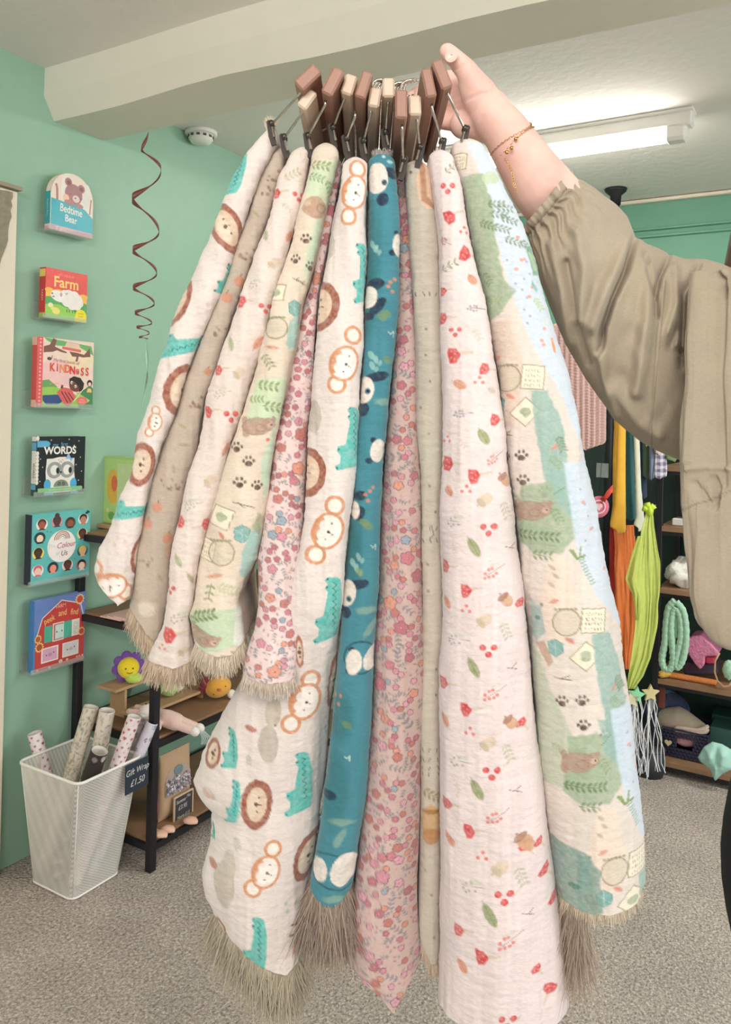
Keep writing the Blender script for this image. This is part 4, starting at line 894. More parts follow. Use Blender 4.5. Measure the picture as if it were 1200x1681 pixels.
def p10(c):
    g = (142, 150, 110); gr = (156, 158, 166); o = (212, 150, 124)
    c.sprig(739, 275, .7, -50, g, 3); c.berries(735, 308, .9); c.mush(739, 355, 1.1, -20); c.dots3(761, 377, .9); c.bsprig(732, 396, .7, 30, (196, 100, 96)); c.mush(765, 415, 1.2, 20); c.sprig(737, 436, .8, -25, g, 3); c.leaf(773, 458, 9, 7, 60, o)
    c.mush(729, 476, .7); c.bsprig(779, 506, .7, 0, gr); c.mush(730, 520, .9, 10); c.berries(749, 544, .75); c.sprig(781, 548, .6, 60, (200, 186, 150), 3, .6); c.mush(748, 582, 1.2); c.mush(794, 605, .9, 10); c.leaf(756, 631, 11, 7, 30, o); c.dots3(785, 625, .9); c.leaf(805, 640, 7, 5, 20, (190, 180, 160), .7)
    c.bsprig(762, 679, .8, -6, gr); c.leaf(792, 717, 14, 7, 62, (156, 164, 122)); c.mush(809, 689, .9, 10); c.bsprig(811, 751, .85, -40); c.mush(737, 762, 1.1, 8); c.mush(780, 781, 1.1, -4); c.leaf(740, 808, 9, 6, 60, o); c.dots3(735, 722, .8); c.sprig(762, 727, .5, 60, (190, 180, 160), 3, .5)
    for (dx, dy, k) in ((0, 0, 1), (0, 198, 1.0), (6, 400, 1.05), (26, 605, 1.15)):
        c.off = (dx, dy)
        c.acorn(828 + dx * .3, 789, 1, False); c.dots3(767, 804, .95 * k); c.acorn(795, 821, 1 * k, True); c.sprig(826, 838, .85 * k, 70, (170, 174, 146), 4, .7); c.twig(754, 857, 1 * k, 0); c.berries(801, 869, 1.02 * k); c.leaf(779, 899, 17 * k, 7 * k, 62, (152, 160, 118)); c.sprig(749, 902, .5, 70, (206, 180, 160), 3, .5)
        c.bsprig(811, 938, 1.05 * k, -32); c.mush(768, 970, 1.05 * k, -4); c.leaf(736, 996, 11 * k, 5.5 * k, 62, o); c.seg((828, 900), (846, 906), 1.4, (130, 116, 110)); c.seg((838, 903), (846, 896), 1.4, (130, 116, 110))
        c.mush(733, 935, .95, 0, (202, 96, 92)); c.mush(852, 997, .8, 60)
    c.off = (0, 0)
    c.acorn(856, 1386, 1.2); c.mush(880, 1398, .8, 60); c.mush(892, 1452, 1, 60); c.mush(910, 1509, 1, 60); c.berries(833, 1678, 1.1); c.mush(898, 1644, 1, 120)
def p11(c):
    GR = (160, 178, 152); TG = (150, 182, 174); BL = (204, 218, 234); DG = (104, 128, 86); TAN = (218, 196, 178)
    c.poly([(765, 232), (792, 232), (822, 262), (860, 320), (915, 430), (960, 560), (995, 690), (1020, 800), (990, 850), (945, 720), (920, 650), (872, 560), (838, 475), (812, 380), (796, 300), (785, 275)], BL, .95, 5)
    c.poly([(758, 285), (792, 285), (808, 334), (816, 400), (828, 460), (846, 478), (828, 510), (804, 528), (780, 420)], GR, 1, 3, 2); c.card(756, 262, .55, 6); c.ell(805, 290, 13, 12, (190, 204, 170), 0, .9, wob=2)
    for i, (x, y) in enumerate([(812, 335), (825, 340), (817, 352), (832, 360), (822, 375), (838, 395), (800, 368), (860, 400)]): c.sprig(x, y, .75, -5 + i * 5, DG, 4, .85)
    for x, y in ((846, 388), (852, 426), (845, 442), (868, 486), (893, 565), (890, 558)): c.ell(x, y, 3.4, 3, (232, 156, 130), 0, .9)
    for x, y in ((832, 427), (858, 457), (845, 466), (860, 508), (870, 518), (866, 530), (856, 475)): c.ell(x, y, 2, 2, (150, 160, 180), 0, .9)
    c.poly([(858, 400), (870, 400), (886, 446), (872, 450)], (120, 166, 140), .95, 2); c.poly([(863, 410), (869, 410), (880, 440), (873, 442)], (176, 200, 160), .9); c.leaf(876, 468, 9, 4, 60, (140, 196, 186)); c.sprig(884, 496, .7, 60, (176, 196, 140), 4); c.sprig(802, 455, .7, 60, DG, 4, .6); c.sprig(812, 490, .7, 20, (150, 170, 120), 4, .6)
    c.ell(900, 524, 6, 8, (196, 214, 176), 0, .8, 1.5); c.poly([(905, 552), (910, 552), (914, 578), (909, 576)], (226, 150, 84), .95)
    c.poly([(800, 530), (838, 520), (860, 600), (850, 700), (836, 700), (818, 600)], TAN, .7, 8)
    for k in (-1, 0, 1):
        c.off = (k * 96 - 0, k * 402) if k <= 0 else (77, 412)
        if k < 0: c.off = (c.off[0], c.off[1]); keep = c.C.copy()
        c.poly([(858, 800), (900, 790), (928, 812), (947, 862), (949, 878), (922, 910), (877, 909), (850, 890)], GR, .95, 4, 2)
        c.poly([(900, 770), (936, 772), (950, 860), (958, 872), (935, 850), (915, 830)], TG, .9, 4, 2)
        c.poly([(924, 760), (970, 760), (995, 880), (1013, 960), (1030, 1060), (1000, 1010), (978, 985), (950, 925), (938, 862)], BL, .95, 4)
        c.bear(876, 840, .95, 0); c.sprig(866, 880, .95, 4, DG, 4); c.sprig(900, 881, .95, 4, DG, 4); c.sprig(891, 913, .95, 0, (116, 140, 96), 4); c.sprig(913, 846, .8, 60, (140, 160, 120), 4); c.seg((908, 812), (926, 800), 1.4, (110, 140, 110))
        for q in ((908, 932), (914, 946), (907, 960)): c.leaf(q[0], q[1], 6, 3, 40, (116, 120, 80))
        c.lines([(936, 904), (946, 918), (958, 914)], 4, (130, 156, 100)); c.seg((940, 904), (944, 914), 3, (130, 156, 100)); c.seg((952, 900), (950, 916), 3, (130, 156, 100))
        for i in range(9): c.seg((950 + i * 2.2, 922 + i * 5), (957 + i * 2, 919 + i * 5), 2.2, (140, 160, 112), .9)
        c.poly([(905, 915), (930, 920), (950, 1000), (925, 1060), (900, 1050), (890, 980)], (236, 214, 196), .6, 6)
        if k < 0: c.C[:] = keep
        c.jar(931, 1022, 1.05); c.card(971, 1021, .92, 5); c.gem(914, 1065, 1.05); c.card(960, 1078, .85, 42, False); c.leaf(912, 988, 7, 4, -20, (222, 164, 148)); c.leaf(936, 1052, 8, 4, 30, (216, 150, 134)); c.poly([(882, 1062), (896, 1056), (912, 1090), (904, 1100)], (188, 160, 138), .9, 2, 1)
        c.poly([(872, 992), (892, 998), (898, 1040), (884, 1062), (874, 1050)], (162, 184, 180), .9, 3, 2); c.ell(885, 1020, 5, 4, (90, 126, 130), 0, .8, wob=1); c.ell(892, 996, 3, 3, (90, 126, 120), 0, .8)
        c.poly([(969, 1043), (994, 1043), (1017, 1097), (1026, 1160), (1023, 1223), (1004, 1262), (990, 1180), (976, 1113)], TG, .95, 3, 2); c.sprig(1015, 1130, .8, 70, DG, 5, .7); c.sprig(1008, 1160, .8, 50, (140, 160, 120), 5, .6); c.leaf(1006, 1136, 6, 3, -40, (220, 150, 140)); c.seg((1004, 1230), (1020, 1214), 1.4, (110, 140, 120))
        c.poly([(874, 1070), (890, 1080), (905, 1130), (945, 1215), (1000, 1290), (985, 1300), (880, 1300), (872, 1190)], (178, 192, 168), .75, 5, 2); c.seg((912, 1114), (940, 1118), 1.5, (120, 106, 90)); c.seg((922, 1116), (936, 1110), 1.4, (120, 106, 90))
        for x, y in ((925, 1154), (955, 1151), (958, 1192), (991, 1210)): c.paw(x, y, 1.08)
        c.sprig(918, 1232, .6, 30, (150, 160, 120), 4, .7); c.leaf(940, 1238, 5, 3, 40, (200, 120, 100)); c.sprig(1002, 1280, .9, 0, (146, 166, 120), 4, .8)
        for x, y in ((950, 805), (956, 830), (962, 850), (970, 870), (960, 890)): c.ell(x, y, 2, 2, (150, 160, 184), 0, .8)
        for x, y in ((953, 826), (968, 872), (990, 940)): c.ell(x, y, 3, 3, (226, 150, 130), 0, .8)
    c.off = (0, 0)
    c.poly([(905, 1390), (960, 1400), (985, 1430), (990, 1500), (960, 1512), (910, 1510)], (122, 156, 146), .9, 4, 2); c.ell(945, 1462, 9, 5, (80, 128, 110), 0, .8, wob=1)

G = 'muslin blankets held up on clip hangers'
def blanket(*a, **k): return strip('muslin_blanket', *a, group=G, **k)
TH = 0.2
W1 = (224, 213, 208)
b1, V1 = blanket(PL(L1), PL(E12), 205, [(0, 952), (.25, 985), (.6, 994), (1, 988)], [(200, .79), (1000, .80)], TH, p1, W1, 'outermost left muslin blanket, white with brown lions, crocodiles and monkeys', seed=1)
b2, V2 = blanket(PL(E12), PL(E23), 236, [(0, 1008), (.5, 1046), (1, 1066)], [(200, .80), (1100, .81)], TH, p2, (190, 176, 162), 'taupe muslin blanket with small apples and paw dots, second from left', seed=2)
b3, V3 = blanket(PL(E23 + ' 1100,238'), PL(E34 + ' 1100,332'), 236, [(0, 1096), (.5, 1104), (1, 1092)], [(200, .785), (1100, .79)], TH, p3, (224, 210, 203), 'off-white muslin blanket with small red berries, third from left', seed=3)
b4, V4 = blanket(PL(E34 + ' 1090,332'), PL(E45.replace(' 982,408', ' 960,404 990,392 1010,398 1060,403 1100,400')), 228, [(0, 1070), (.4, 1086), (.75, 1084), (1, 1062)], [(200, .78), (950, .78), (1100, .775)], TH, p4, (222, 207, 190), 'woodland patchwork muslin blanket with green patches, ending above the egg plush', seed=4, cap=20)
b5, V5 = blanket(PL(E45.rsplit(' ', 1)[0] + ' 1000,424 1039,418 1090,402 1128,398'), PL(E56), 262, [(0, 1122), (.5, 1130), (1, 1128)], [(200, .815), (700, .80), (1100, .77)], TH, p5, (228, 206, 204), 'shorter pink ditsy floral blanket, left of the big lion one', seed=5, crinkle=.3)
b6, V6 = blanket(PL(L6), PL(E67), 252, [(0, 1540), (.1, 1560), (.3, 1592), (.5, 1606), (.75, 1612), (1, 1594)], [(200, .77), (1000, .775), (1120, .80), (1650, .81)], TH, p6, W1, 'big white blanket with teal crocodiles, orange monkeys and a flared lower end', seed=6, amp=1.2, bulge=.055)
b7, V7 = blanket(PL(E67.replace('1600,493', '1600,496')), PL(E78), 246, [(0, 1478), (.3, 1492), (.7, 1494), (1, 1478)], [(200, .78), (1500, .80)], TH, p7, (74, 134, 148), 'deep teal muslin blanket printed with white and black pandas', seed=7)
b8, V8 = blanket(PL(L8), PL(E89), 285, [(0, 1588), (.2, 1630), (.42, 1668), (.7, 1646), (1, 1606)], [(200, .825), (1000, .81), (1700, .80)], TH, p8, (204, 178, 172), 'long floral blanket in the middle, base darkened for shade, with a pointed lower end', seed=8, crinkle=.3)  # same cloth as the shorter floral blanket; shade put into its base colour
b9, V9 = blanket(PL(E89), PL(E9X), 258, [(0, 1560), (.4, 1590), (1, 1596)], [(200, .79), (1000, .82), (1700, .82)], TH, p9, (192, 184, 170), 'narrow beige muslin blanket with a tan squirrel tail shape at the top', seed=9)
b10, V10 = blanket(PL(E9X), PL(EXY), 240, [(0, 1705), (1, 1712)], [(200, .78), (1000, .765), (1700, .76)], TH, p10, (228, 213, 212), 'wide off-white muslin blanket with toadstools, acorns and berries, reaching lowest', seed=10, amp=1.1, bulge=.055)
b11, V11 = blanket(PL(EXY), PL(RY), 220, [(0, 1500), (.25, 1506), (.6, 1512), (.9, 1506), (1, 1490)], [(200, .785), (1000, .775), (1600, .785)], TH, p11, (222, 212, 204), 'rightmost muslin blanket, sage and sky blue woodland patchwork with paw prints', seed=11, amp=1.1, bulge=.055)
FC = (196, 176, 154)
fringe(b1, V1, 0, .7, 494, .006, .016, (232, 214, 190), 1, up=True)
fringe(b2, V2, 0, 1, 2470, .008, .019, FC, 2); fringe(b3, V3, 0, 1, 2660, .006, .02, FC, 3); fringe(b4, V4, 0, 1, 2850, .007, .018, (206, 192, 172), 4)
fringe(b5, V5, 0, 1, 950, .004, .014, (206, 192, 178), 5); fringe(b6, V6, 0, 1, 4940, .012, .045, (176, 166, 146), 6, spread=.28)
fringe(b7, V7, 0, 1, 7220, .03, .062, (158, 142, 128), 7, spread=.22, inward=2); fringe(b7, V7, 0, 1, 494, .004, .01, (176, 170, 164), 17, up=True)
fringe(b11, V11, 0, .4, 3420, .04, .085, (164, 148, 132), 11, spread=.15, inward=3); fringe(b11, V11, 0, 1, 950, .004, .012, (200, 186, 164), 12)
fringe(b9, V9, 0, 1, 570, .004, .012, FC, 9)
# ------------------------------------------------------------------ clip hangers
m_dw = mat('reddish_brown_wood', (158, 118, 102), 0.5, bump=0.15, bscale=90, var=0.1)
m_pw = mat('pale_wood', (214, 190, 170), 0.5, bump=0.15, bscale=90, var=0.07)
m_clip = mat('dark_clip_metal', (92, 86, 82), 0.35, 0.8, bump=0, var=0.1)
HG = [  # end face centre, width, height, tilt, dark?, rod start, rod end, label
    ((505, 126), 22, 45, 46, 1, (494, 152), (446, 204), 'reddish brown wooden clip hanger tilted most, at the far left of the bunch'),
    ((504, 162), 18, 35, 36, 0, (497, 184), (467, 226), 'pale wooden clip hanger tilted under the leftmost brown one'),
    ((546, 133), 20, 48, 27, 1, (534, 172), (506, 224), 'reddish brown wooden clip hanger, second brown one from the left'),
    ((573, 138), 20, 34, 17, 0, (565, 162), (547, 210), 'pale wooden clip hanger between the second and third brown ones from the left'),
    ((597, 138), 18, 46, 18, 1, (583, 192), (569, 228), 'reddish brown wooden clip hanger, third brown one from the left'),
    ((615, 159), 19, 32, 8, 0, (609, 184), (597, 232), 'pale wooden clip hanger right beside the third brown one'),
    ((638, 143), 20, 32, 0, 0, (637, 170), (633, 218), 'pale wooden clip hanger standing upright above the panda blanket'),
    ((659, 170), 20, 48, 0, 1, (660, 212), (662, 262), 'reddish brown wooden clip hanger, lowest set, above the middle floral blanket'),
    ((681, 172), 21, 33, -2, 0, (684, 195), (689, 242), 'peach coloured wooden clip hanger above the narrow beige blanket'),
    ((704, 135), 18, 48, -12, 1, (709, 178), (725, 232), 'reddish brown wooden clip hanger, second from the right'),
    ((726, 121), 20, 50, -22, 1, (735, 155), (763, 212), 'reddish brown wooden clip hanger at the far right against the thumb')]
for k, (c, w, h, tilt, dark, r0, r1, lab) in enumerate(HG):
    dn = 0.735 + (0.012 if not dark else 0) ; df = dn + 0.215
    p0 = P(c[0], c[1], dn); wm = w / FPX * dn; hm = h / FPX * dn
    a = math.radians(tilt); up = U_ * math.cos(a) + H_ * math.sin(a); rt = H_ * math.cos(a) - U_ * math.sin(a)
    T = Matrix((rt, F_, up)).transposed().to_4x4(); T.translation = p0
    r = root('clip_hanger', P(c[0], c[1], (dn + df) / 2) , lab, 'hanger', 'wooden clip hangers in the hand')
    MB().box((-wm / 2, 0, -hm / 2), (wm / 2, df - dn, hm / 2), T, bev=0.0018).build('bar', m_dw if dark else m_pw, r)
    mid = T @ Vector((0, (df - dn) / 2, hm / 2 - .001)); g = P(652 + (k - 5) * 5.5, 176 - 4 * abs(k - 5) ** .5, .88 + .003 * (k % 3))
    pts = [mid, mid * .5 + g * .5 + Z_ * .004]
    R0 = 0.011
    for i in range(13):
        an = math.radians(-60 + i * 22); pts.append(g + Z_ * (R0 + .004) + (H_ * math.sin(an) * -1 * R0 + Z_ * -math.cos(an) * R0) * (1 if i else 1) + F_ * (i * .0004))
    MB().tube(pts, 0.0016, 7).build('hook', m_metal, r)
    for q, off in ((0, 0.0), (1, 0.16)):
        s0 = P(r0[0], r0[1], dn + .012) + F_ * off; s1 = P(r1[0], r1[1], .785) + F_ * off; e = s1 - Z_ * .004 + H_ * (.003 if k < 7 else -.003)
        MB().tube([s0 + Z_ * .004, s0, s0 * .5 + s1 * .5, s1, e - Z_ * .008], 0.0013, 7).build('rod', m_metal, r)
        cl = MB(); fd = (s1 - s0).normalized(); sd = -1 if k < 7 else 1
        for sg in (-1, 1):
            Tc = frame(s1 - Z_ * .010 + F_ * (.008 + .004 * sg), H_ * (1.0 if k < 7 else -1.0) + Z_ * .25, Z_ + F_ * (.35 * sg)) @ Matrix.Scale(.72, 4)
            cl.prism([(-.0035, -.012), (.0035, -.012), (.0045, 0), (.003, .019), (0, .021), (-.003, .019), (-.0045, 0)], .0009, Tc)
        cl.tube([s1 - F_ * .005, s1 + F_ * .005], 0.0028, 8)
        cl.build('clip', m_clip, r)

# ------------------------------------------------------------------ person
def bake_remesh(mb, voxel, smooth=6, fac=.5):
    o = mb.build('tmp', m_metal)
    md = o.modifiers.new('r', 'REMESH'); md.mode = 'VOXEL'; md.voxel_size = voxel; md.use_smooth_shade = True
    sm = o.modifiers.new('s', 'SMOOTH'); sm.iterations = smooth; sm.factor = fac
    dg = bpy.context.evaluated_depsgraph_get(); me = bpy.data.meshes.new_from_object(o.evaluated_get(dg))
    vs = [v.co + o.location for v in me.vertices]; fs = [tuple(p.vertices) for p in me.polygons]
    old = o.data; bpy.data.objects.remove(o); bpy.data.meshes.remove(old); bpy.data.meshes.remove(me)
    return vs, fs
def chain(mb, pts, n=14):
    """tapered rounded limb through (point, radius)"""
    out = []
    for (a, ra), (b, rb) in zip(pts[:-1], pts[1:]):
        m = max(2, int((b - a).length / max(.35 * min(ra, rb), .002)))
        for i in range(m): t = i / m; out.append((a.lerp(b, t), ra + (rb - ra) * t))
    out.append(pts[-1])
    mb.tube([p for p, r in out], [r for p, r in out], n)
    mb.ball(out[0][0], out[0][1] * .99, n, 9); mb.ball(out[-1][0], out[-1][1] * .99, n, 9)
def pc(l): return [(P(x, y, d), r / FPX * d) for x, y, d, r in l]
hand = MB()
chain(hand, pc([(1040, 490, .945, 50), (985, 440, .93, 52), (930, 358, .905, 53), (885, 302, .885, 50), (852, 252, .872, 43), (829, 215, .865, 38), (806, 190, .862, 36)]), 20)
chain(hand, pc([(816, 200, .868, 33), (792, 168, .862, 32), (776, 140, .858, 25)]), 16)
chain(hand, pc([(815, 205, .872, 33), (785, 200, .876, 31), (762, 204, .882, 25)]), 16)
chain(hand, pc([(805, 180, .88, 33), (778, 166, .892, 29), (756, 168, .902, 24)]), 16)
chain(hand, pc([(790, 155, .858, 27), (772, 127, .852, 20.5), (764, 114, .85, 18.5), (750, 99, .846, 15.5), (737, 87, .842, 14.5), (734, 84, .842, 13.5)]), 16)
for f in ([(768, 146, .898, 17), (742, 130, .912, 15), (712, 130, .908, 13), (694, 146, .892, 12), (690, 160, .88, 10.5)],
          [(760, 164, .902, 17), (728, 150, .92, 15.5), (692, 150, .914, 13.5), (674, 164, .898, 12.5), (670, 176, .886, 11)],
          [(756, 184, .902, 16), (722, 176, .92, 14.5), (690, 177, .914, 12.5), (672, 188, .898, 11.5), (668, 197, .888, 10)],
          [(752, 203, .895, 14), (724, 200, .91, 12.5), (700, 201, .906, 11), (684, 208, .894, 10), (680, 214, .886, 9)]):
    chain(hand, pc(f), 12)
hv, hf = bake_remesh(hand, 0.0021, 7)
# thenar creases and wrist lines
def crease(vs, lines):
    out = []
    for v in vs:
        d = v - CAM; z = d.dot(F_); x = CX + FPX * d.dot(R_) / z; y = CY - FPX * d.dot(U_) / z; k = 0
        for pts, w, dep in lines:
            m = 1e9
            for (x0, y0), (x1, y1) in zip(pts[:-1], pts[1:]):
                dx, dy = x1 - x0, y1 - y0; t = max(0, min(1, ((x - x0) * dx + (y - y0) * dy) / (dx * dx + dy * dy)))
                m = min(m, math.hypot(x - x0 - t * dx, y - y0 - t * dy))
            if m < 3 * w: k += dep * math.exp(-(m / w) ** 2)
        out.append(v + F_ * k)
    return out
hv = crease(hv, [([(738, 175), (762, 166), (790, 154), (806, 152)], 2.2, .0022), ([(744, 116), (756, 112), (766, 104)], 1.8, .0012), ([(746, 122), (760, 116), (770, 108)], 1.6, .0010), ([(752, 96), (757, 106), (744, 116)], 1.6, .0008),
                 ([(778, 232), (784, 208), (794, 190)], 2.4, .0014), ([(790, 228), (798, 204)], 2.2, .0010)])
def skinmat():
    m = bpy.data.materials.new('skin'); m.use_nodes = True; nt = m.node_tree; b = nt.nodes['Principled BSDF']
    tc = nt.nodes.new('ShaderNodeTexCoord'); n = nt.nodes.new('ShaderNodeTexNoise'); n.inputs['Scale'].default_value = 26; n.inputs['Detail'].default_value = 5
    nt.links.new(tc.outputs['Object'], n.inputs['Vector'])
    cr = nt.nodes.new('ShaderNodeValToRGB'); e = cr.color_ramp.elements; e[0].position = .35; e[0].color = (*lin((228, 184, 172)), 1); e[1].position = .7; e[1].color = (*lin((240, 206, 194)), 1)
    nt.links.new(n.outputs['Fac'], cr.inputs[0]); nt.links.new(cr.outputs[0], b.inputs['Base Color'])
    b.inputs['Roughness'].default_value = .5; b.inputs['Subsurface Weight'].default_value = .25; b.inputs['Subsurface Radius'].default_value = (.012, .005, .003); b.inputs['Subsurface Scale'].default_value = .5
    n2 = nt.nodes.new('ShaderNodeTexNoise'); n2.inputs['Scale'].default_value = 600; nt.links.new(tc.outputs['Object'], n2.inputs['Vector'])
    bp = nt.nodes.new('ShaderNodeBump'); bp.inputs['Strength'].default_value = .15; bp.inputs['Distance'].default_value = .0006
    nt.links.new(n2.outputs['Fac'], bp.inputs['Height']); nt.links.new(bp.outputs[0], b.inputs['Normal'])
    return m
m_skin = skinmat()
def B(l, z, d=1.04): q = CAM + F_ * d + H_ * l; q.z = z; return q
LC = 0.58
body = MB()
chain(body, [(P(1040, 490, .945), .036), (P(1160, 560, .99), .043), (B(LC - .15, 1.42), .052)], 16)
chain(body, [(B(LC + .15, 1.44), .052), (B(LC + .22, 1.18), .042), (B(LC + .2, .94, .98), .034), (B(LC + .19, .84, .96), .03)], 16)
for s_ in (-1, 1): chain(body, [(B(LC + .155 * s_, 1.44), .055), (B(LC + .06 * s_, 1.48), .055)], 14)
chain(body, [(B(LC, 1.40), .13), (B(LC + .06, 1.15), .10), (B(LC + .095, 1.05), .08)], 20)
for s_ in (-1, 1):
    chain(body, [(B(LC + .02 + .06 * s_, 1.3), .09), (B(LC + .08 + .04 * s_, 1.15), .08), (B(LC + .095 + .065 * s_, .9), .06), (B(LC + .095 + .073 * s_, .5, 1.03), .05), (B(LC + .095 + .078 * s_, .1, 1.03), .036)], 16)
    chain(body, [(B(LC + .095 + .08 * s_, .06, 1.05), .034), (B(LC + .095 + .085 * s_, .04, .92), .03)], 12)
chain(body, [(B(LC, 1.44), .06), (B(LC, 1.58, 1.02), .052)], 16)
body.ball(B(LC, 1.68, 1.0), (.075, .095, .115), 20, 14, R=Matrix((H_, F_, Z_)).transposed())
chain(body, [(B(LC, 1.635, .925), .03), (B(LC, 1.61, .93), .028)], 10)
chain(body, [(B(LC, 1.685, .91), .008), (B(LC, 1.655, .90), .012)], 8)
for s_ in (-1, 1):
    body.ball(B(LC + .076 * s_, 1.67, 1.01), (.012, .02, .032), 8, 6, R=Matrix((H_, F_, Z_)).transposed())
    for j in range(1): chain(body, [(B(LC + .19, .84, .96), .03), (B(LC + .19, .77, .95), .026)], 10)
for j in range(4): chain(body, [(B(LC + .165 + .017 * j, .77, .95), .010), (B(LC + .163 + .018 * j, .71, .94), .009), (B(LC + .164 + .018 * j, .685 + .004 * abs(j - 1), .955), .0075)], 8)
bv, bf = bake_remesh(body, 0.006, 5)
pr = root('person', B(LC, 0.0), 'person in a loose khaki blouse reaching up and holding the bunch of hangers', 'person')
mb = MB(); mb.add(hv, hf, smooth=True); mb.add(bv, bf, smooth=True); mb.build('body', m_skin, pr)
# thumb nail
Tn = frame(P(741, 91, .8300), (H_ * .82 - Z_ * .5), (H_ * .5 + Z_ * .8))
rows = [[Tn @ Vector((math.cos(a) * r_ * .0062, math.sin(a) * r_ * .0075, .0016 * (1 - r_ * r_))) for a in np.linspace(0, 2 * math.pi, 17)[:-1]] for r_ in (1, .8, .5, .1)]
MB().grid(rows, closed=True).build('thumbnail', mat('nail', (238, 196, 186), 0.25, bump=0), pr)
# face and hair off to the right of the photograph
hr = MB()
hr.ball(B(LC, 1.705, 1.025), (.084, .098, .108), 20, 12, R=Matrix((H_, F_, Z_)).transposed(), fn=lambda v, th, ph: v if v.y > -.05 or v.z > .035 else v * .86)
for s_ in (-1, 1): chain(hr, [(B(LC + .072 * s_, 1.70, 1.03), .03), (B(LC + .085 * s_, 1.55, 1.05), .034), (B(LC + .08 * s_, 1.45, 1.06), .02)], 12)
hr.build('hair', mat('brown_hair', (92, 66, 50), 0.6, bump=.6, bscale=120, var=.3), pr)
for s_ in (-1, 1):
    MB().ball(B(LC + .032 * s_, 1.69, .9175), .009, 10, 8).build('eye', mat('eye_white', (236, 232, 226), .2, bump=0), pr)
    MB().ball(B(LC + .032 * s_, 1.69, .9105), .005, 8, 6).build('iris', mat('iris_brown', (70, 50, 38), .2, bump=0), pr)
MB().ball(B(LC, 1.632, .897), (.022, .006, .006), 12, 6, R=Matrix((H_, F_, Z_)).transposed()).build('lips', mat('lip', (196, 120, 112), .4, bump=0), pr)

# khaki blouse: gathered sleeve + hanging front
KH = (172, 160, 140)
m_kh = vcmat('khaki_cotton', 0.85, 0.35, 800, 0.15, 0.15, True)
pairs = [((945, 292), (866, 386)), ((957, 297), (872, 404)), ((976, 308), (879, 430)), ((992, 320), (889, 462)), ((1012, 335), (902, 500)), ((1030, 355), (914, 532)), ((1041, 384), (934, 575)), ((1060, 400), (958, 618)), ((1084, 409), (984, 655)), ((1098, 416), (1008, 688)), ((1124, 424), (1048, 722)), ((1150, 423), (1083, 742)), ((1182, 432), (1122, 758)), ((1230, 452), (1180, 790)), ((1300, 475), (1270, 800))]
nT = 260; tt = np.linspace(0, len(pairs) - 1, nT); idx = np.arange(len(pairs))
Tx, Ty, Bx, By_ = [smooth1(np.interp(tt, idx, [p[a][b] for p in pairs]), 5) for a, b in ((0, 0), (0, 1), (1, 0), (1, 1))]
cd = np.interp(tt, idx, [.893, .894, .90, .905, .91, .915, .92, .925, .935, .94, .95, .96, .97, .99, 1.02]); rd = np.interp(tt, idx, [.041, .045, .056, .065, .07, .075, .078, .08, .08, .08, .08, .08, .08, .08, .08])
nA = 200; an = np.linspace(0, 2 * math.pi, nA, endpoint=False)
# angle 0 = top edge, pi = bottom edge, pi/2 = toward the camera
ca, sa = np.cos(an)[None], np.sin(an)[None]
ctr_x = ((Tx + Bx) / 2)[:, None]; ctr_y = ((Ty + By_) / 2)[:, None]; hx = ((Tx - Bx) / 2)[:, None]; hy = ((Ty - By_) / 2)[:, None]
PX = ctr_x + hx * ca; PY = ctr_y + hy * ca; DDp = cd[:, None] - rd[:, None] * sa
def vline(X, Y, pts, w, dep):
    m = np.full(X.shape, 1e9)
    for (x0, y0), (x1, y1) in zip(pts[:-1], pts[1:]):
        dx, dy = x1 - x0, y1 - y0; t = np.clip(((X - x0) * dx + (Y - y0) * dy) / (dx * dx + dy * dy), 0, 1)
        m = np.minimum(m, np.hypot(X - x0 - t * dx, Y - y0 - t * dy))
    return dep * np.exp(-(m / w) ** 2)
t01 = (tt / (len(pairs) - 1))[:, None]
g = np.clip(1 - tt[:, None] / 4.2, 0, 1)
rel = g ** 1.2 * .0052 * np.sin(an[None] * 23 + 1.6 * vnoise(an[None] * 3, tt[:, None] * .9, 3) * 2) * np.clip(tt[:, None] / .5, .35, 1)
rel = rel + g * .002 * vnoise(an[None] * 14, tt[:, None] * 1.2, 4)
rel = rel + .0016 * np.sin(tt[:, None] * 40) * np.clip(1 - abs(tt[:, None] - .35) / .5, 0, 1)          # stitched casing
rel = rel + .006 * vnoise(PX / 60, PY / 90, 5) + .0022 * vnoise(PX / 16, PY / 26, 6) * np.ones_like(PX)
for pts, w, dep in [([(1042, 392), (1028, 440), (1005, 490), (988, 540), (984, 575)], 7, -.016), ([(1030, 400), (1000, 470), (975, 530)], 16, .008), ([(1098, 420), (1084, 450), (1078, 480), (1078, 520)], 5, -.011), ([(1062, 440), (1066, 470), (1060, 540), (1045, 640)], 14, .007),
                    ([(1060, 418), (1064, 450), (1074, 482)], 6, -.007), ([(1148, 430), (1126, 470), (1122, 540), (1118, 600)], 6, -.013), ([(1110, 540), (1100, 570), (1124, 580)], 7, -.007), ([(1108, 440), (1112, 500), (1098, 545)], 9, .006),
                    ([(905, 400), (925, 470), (935, 560)], 9, .005), ([(945, 380), (960, 440), (955, 520)], 12, .007), ([(930, 430), (948, 520), (965, 600)], 6, -.004), ([(984, 570), (992, 620), (1012, 680)], 8, .006), ([(1010, 640), (1050, 690), (1080, 710)], 14, .006), ([(1086, 470), (1070, 700)], 1.6, -.0018)]:
    rel = rel + vline(PX, PY, pts, w * .85, dep * 1.9)
rel = rel * np.clip(1.2 - abs(ca) ** 6, .3, 1)
DDp = DDp - rel * np.maximum(sa, -.2); k = rel / DDp * FPX * ca * .6
PX = PX + k * hx / np.hypot(hx, hy); PY = PY + k * hy / np.hypot(hx, hy)
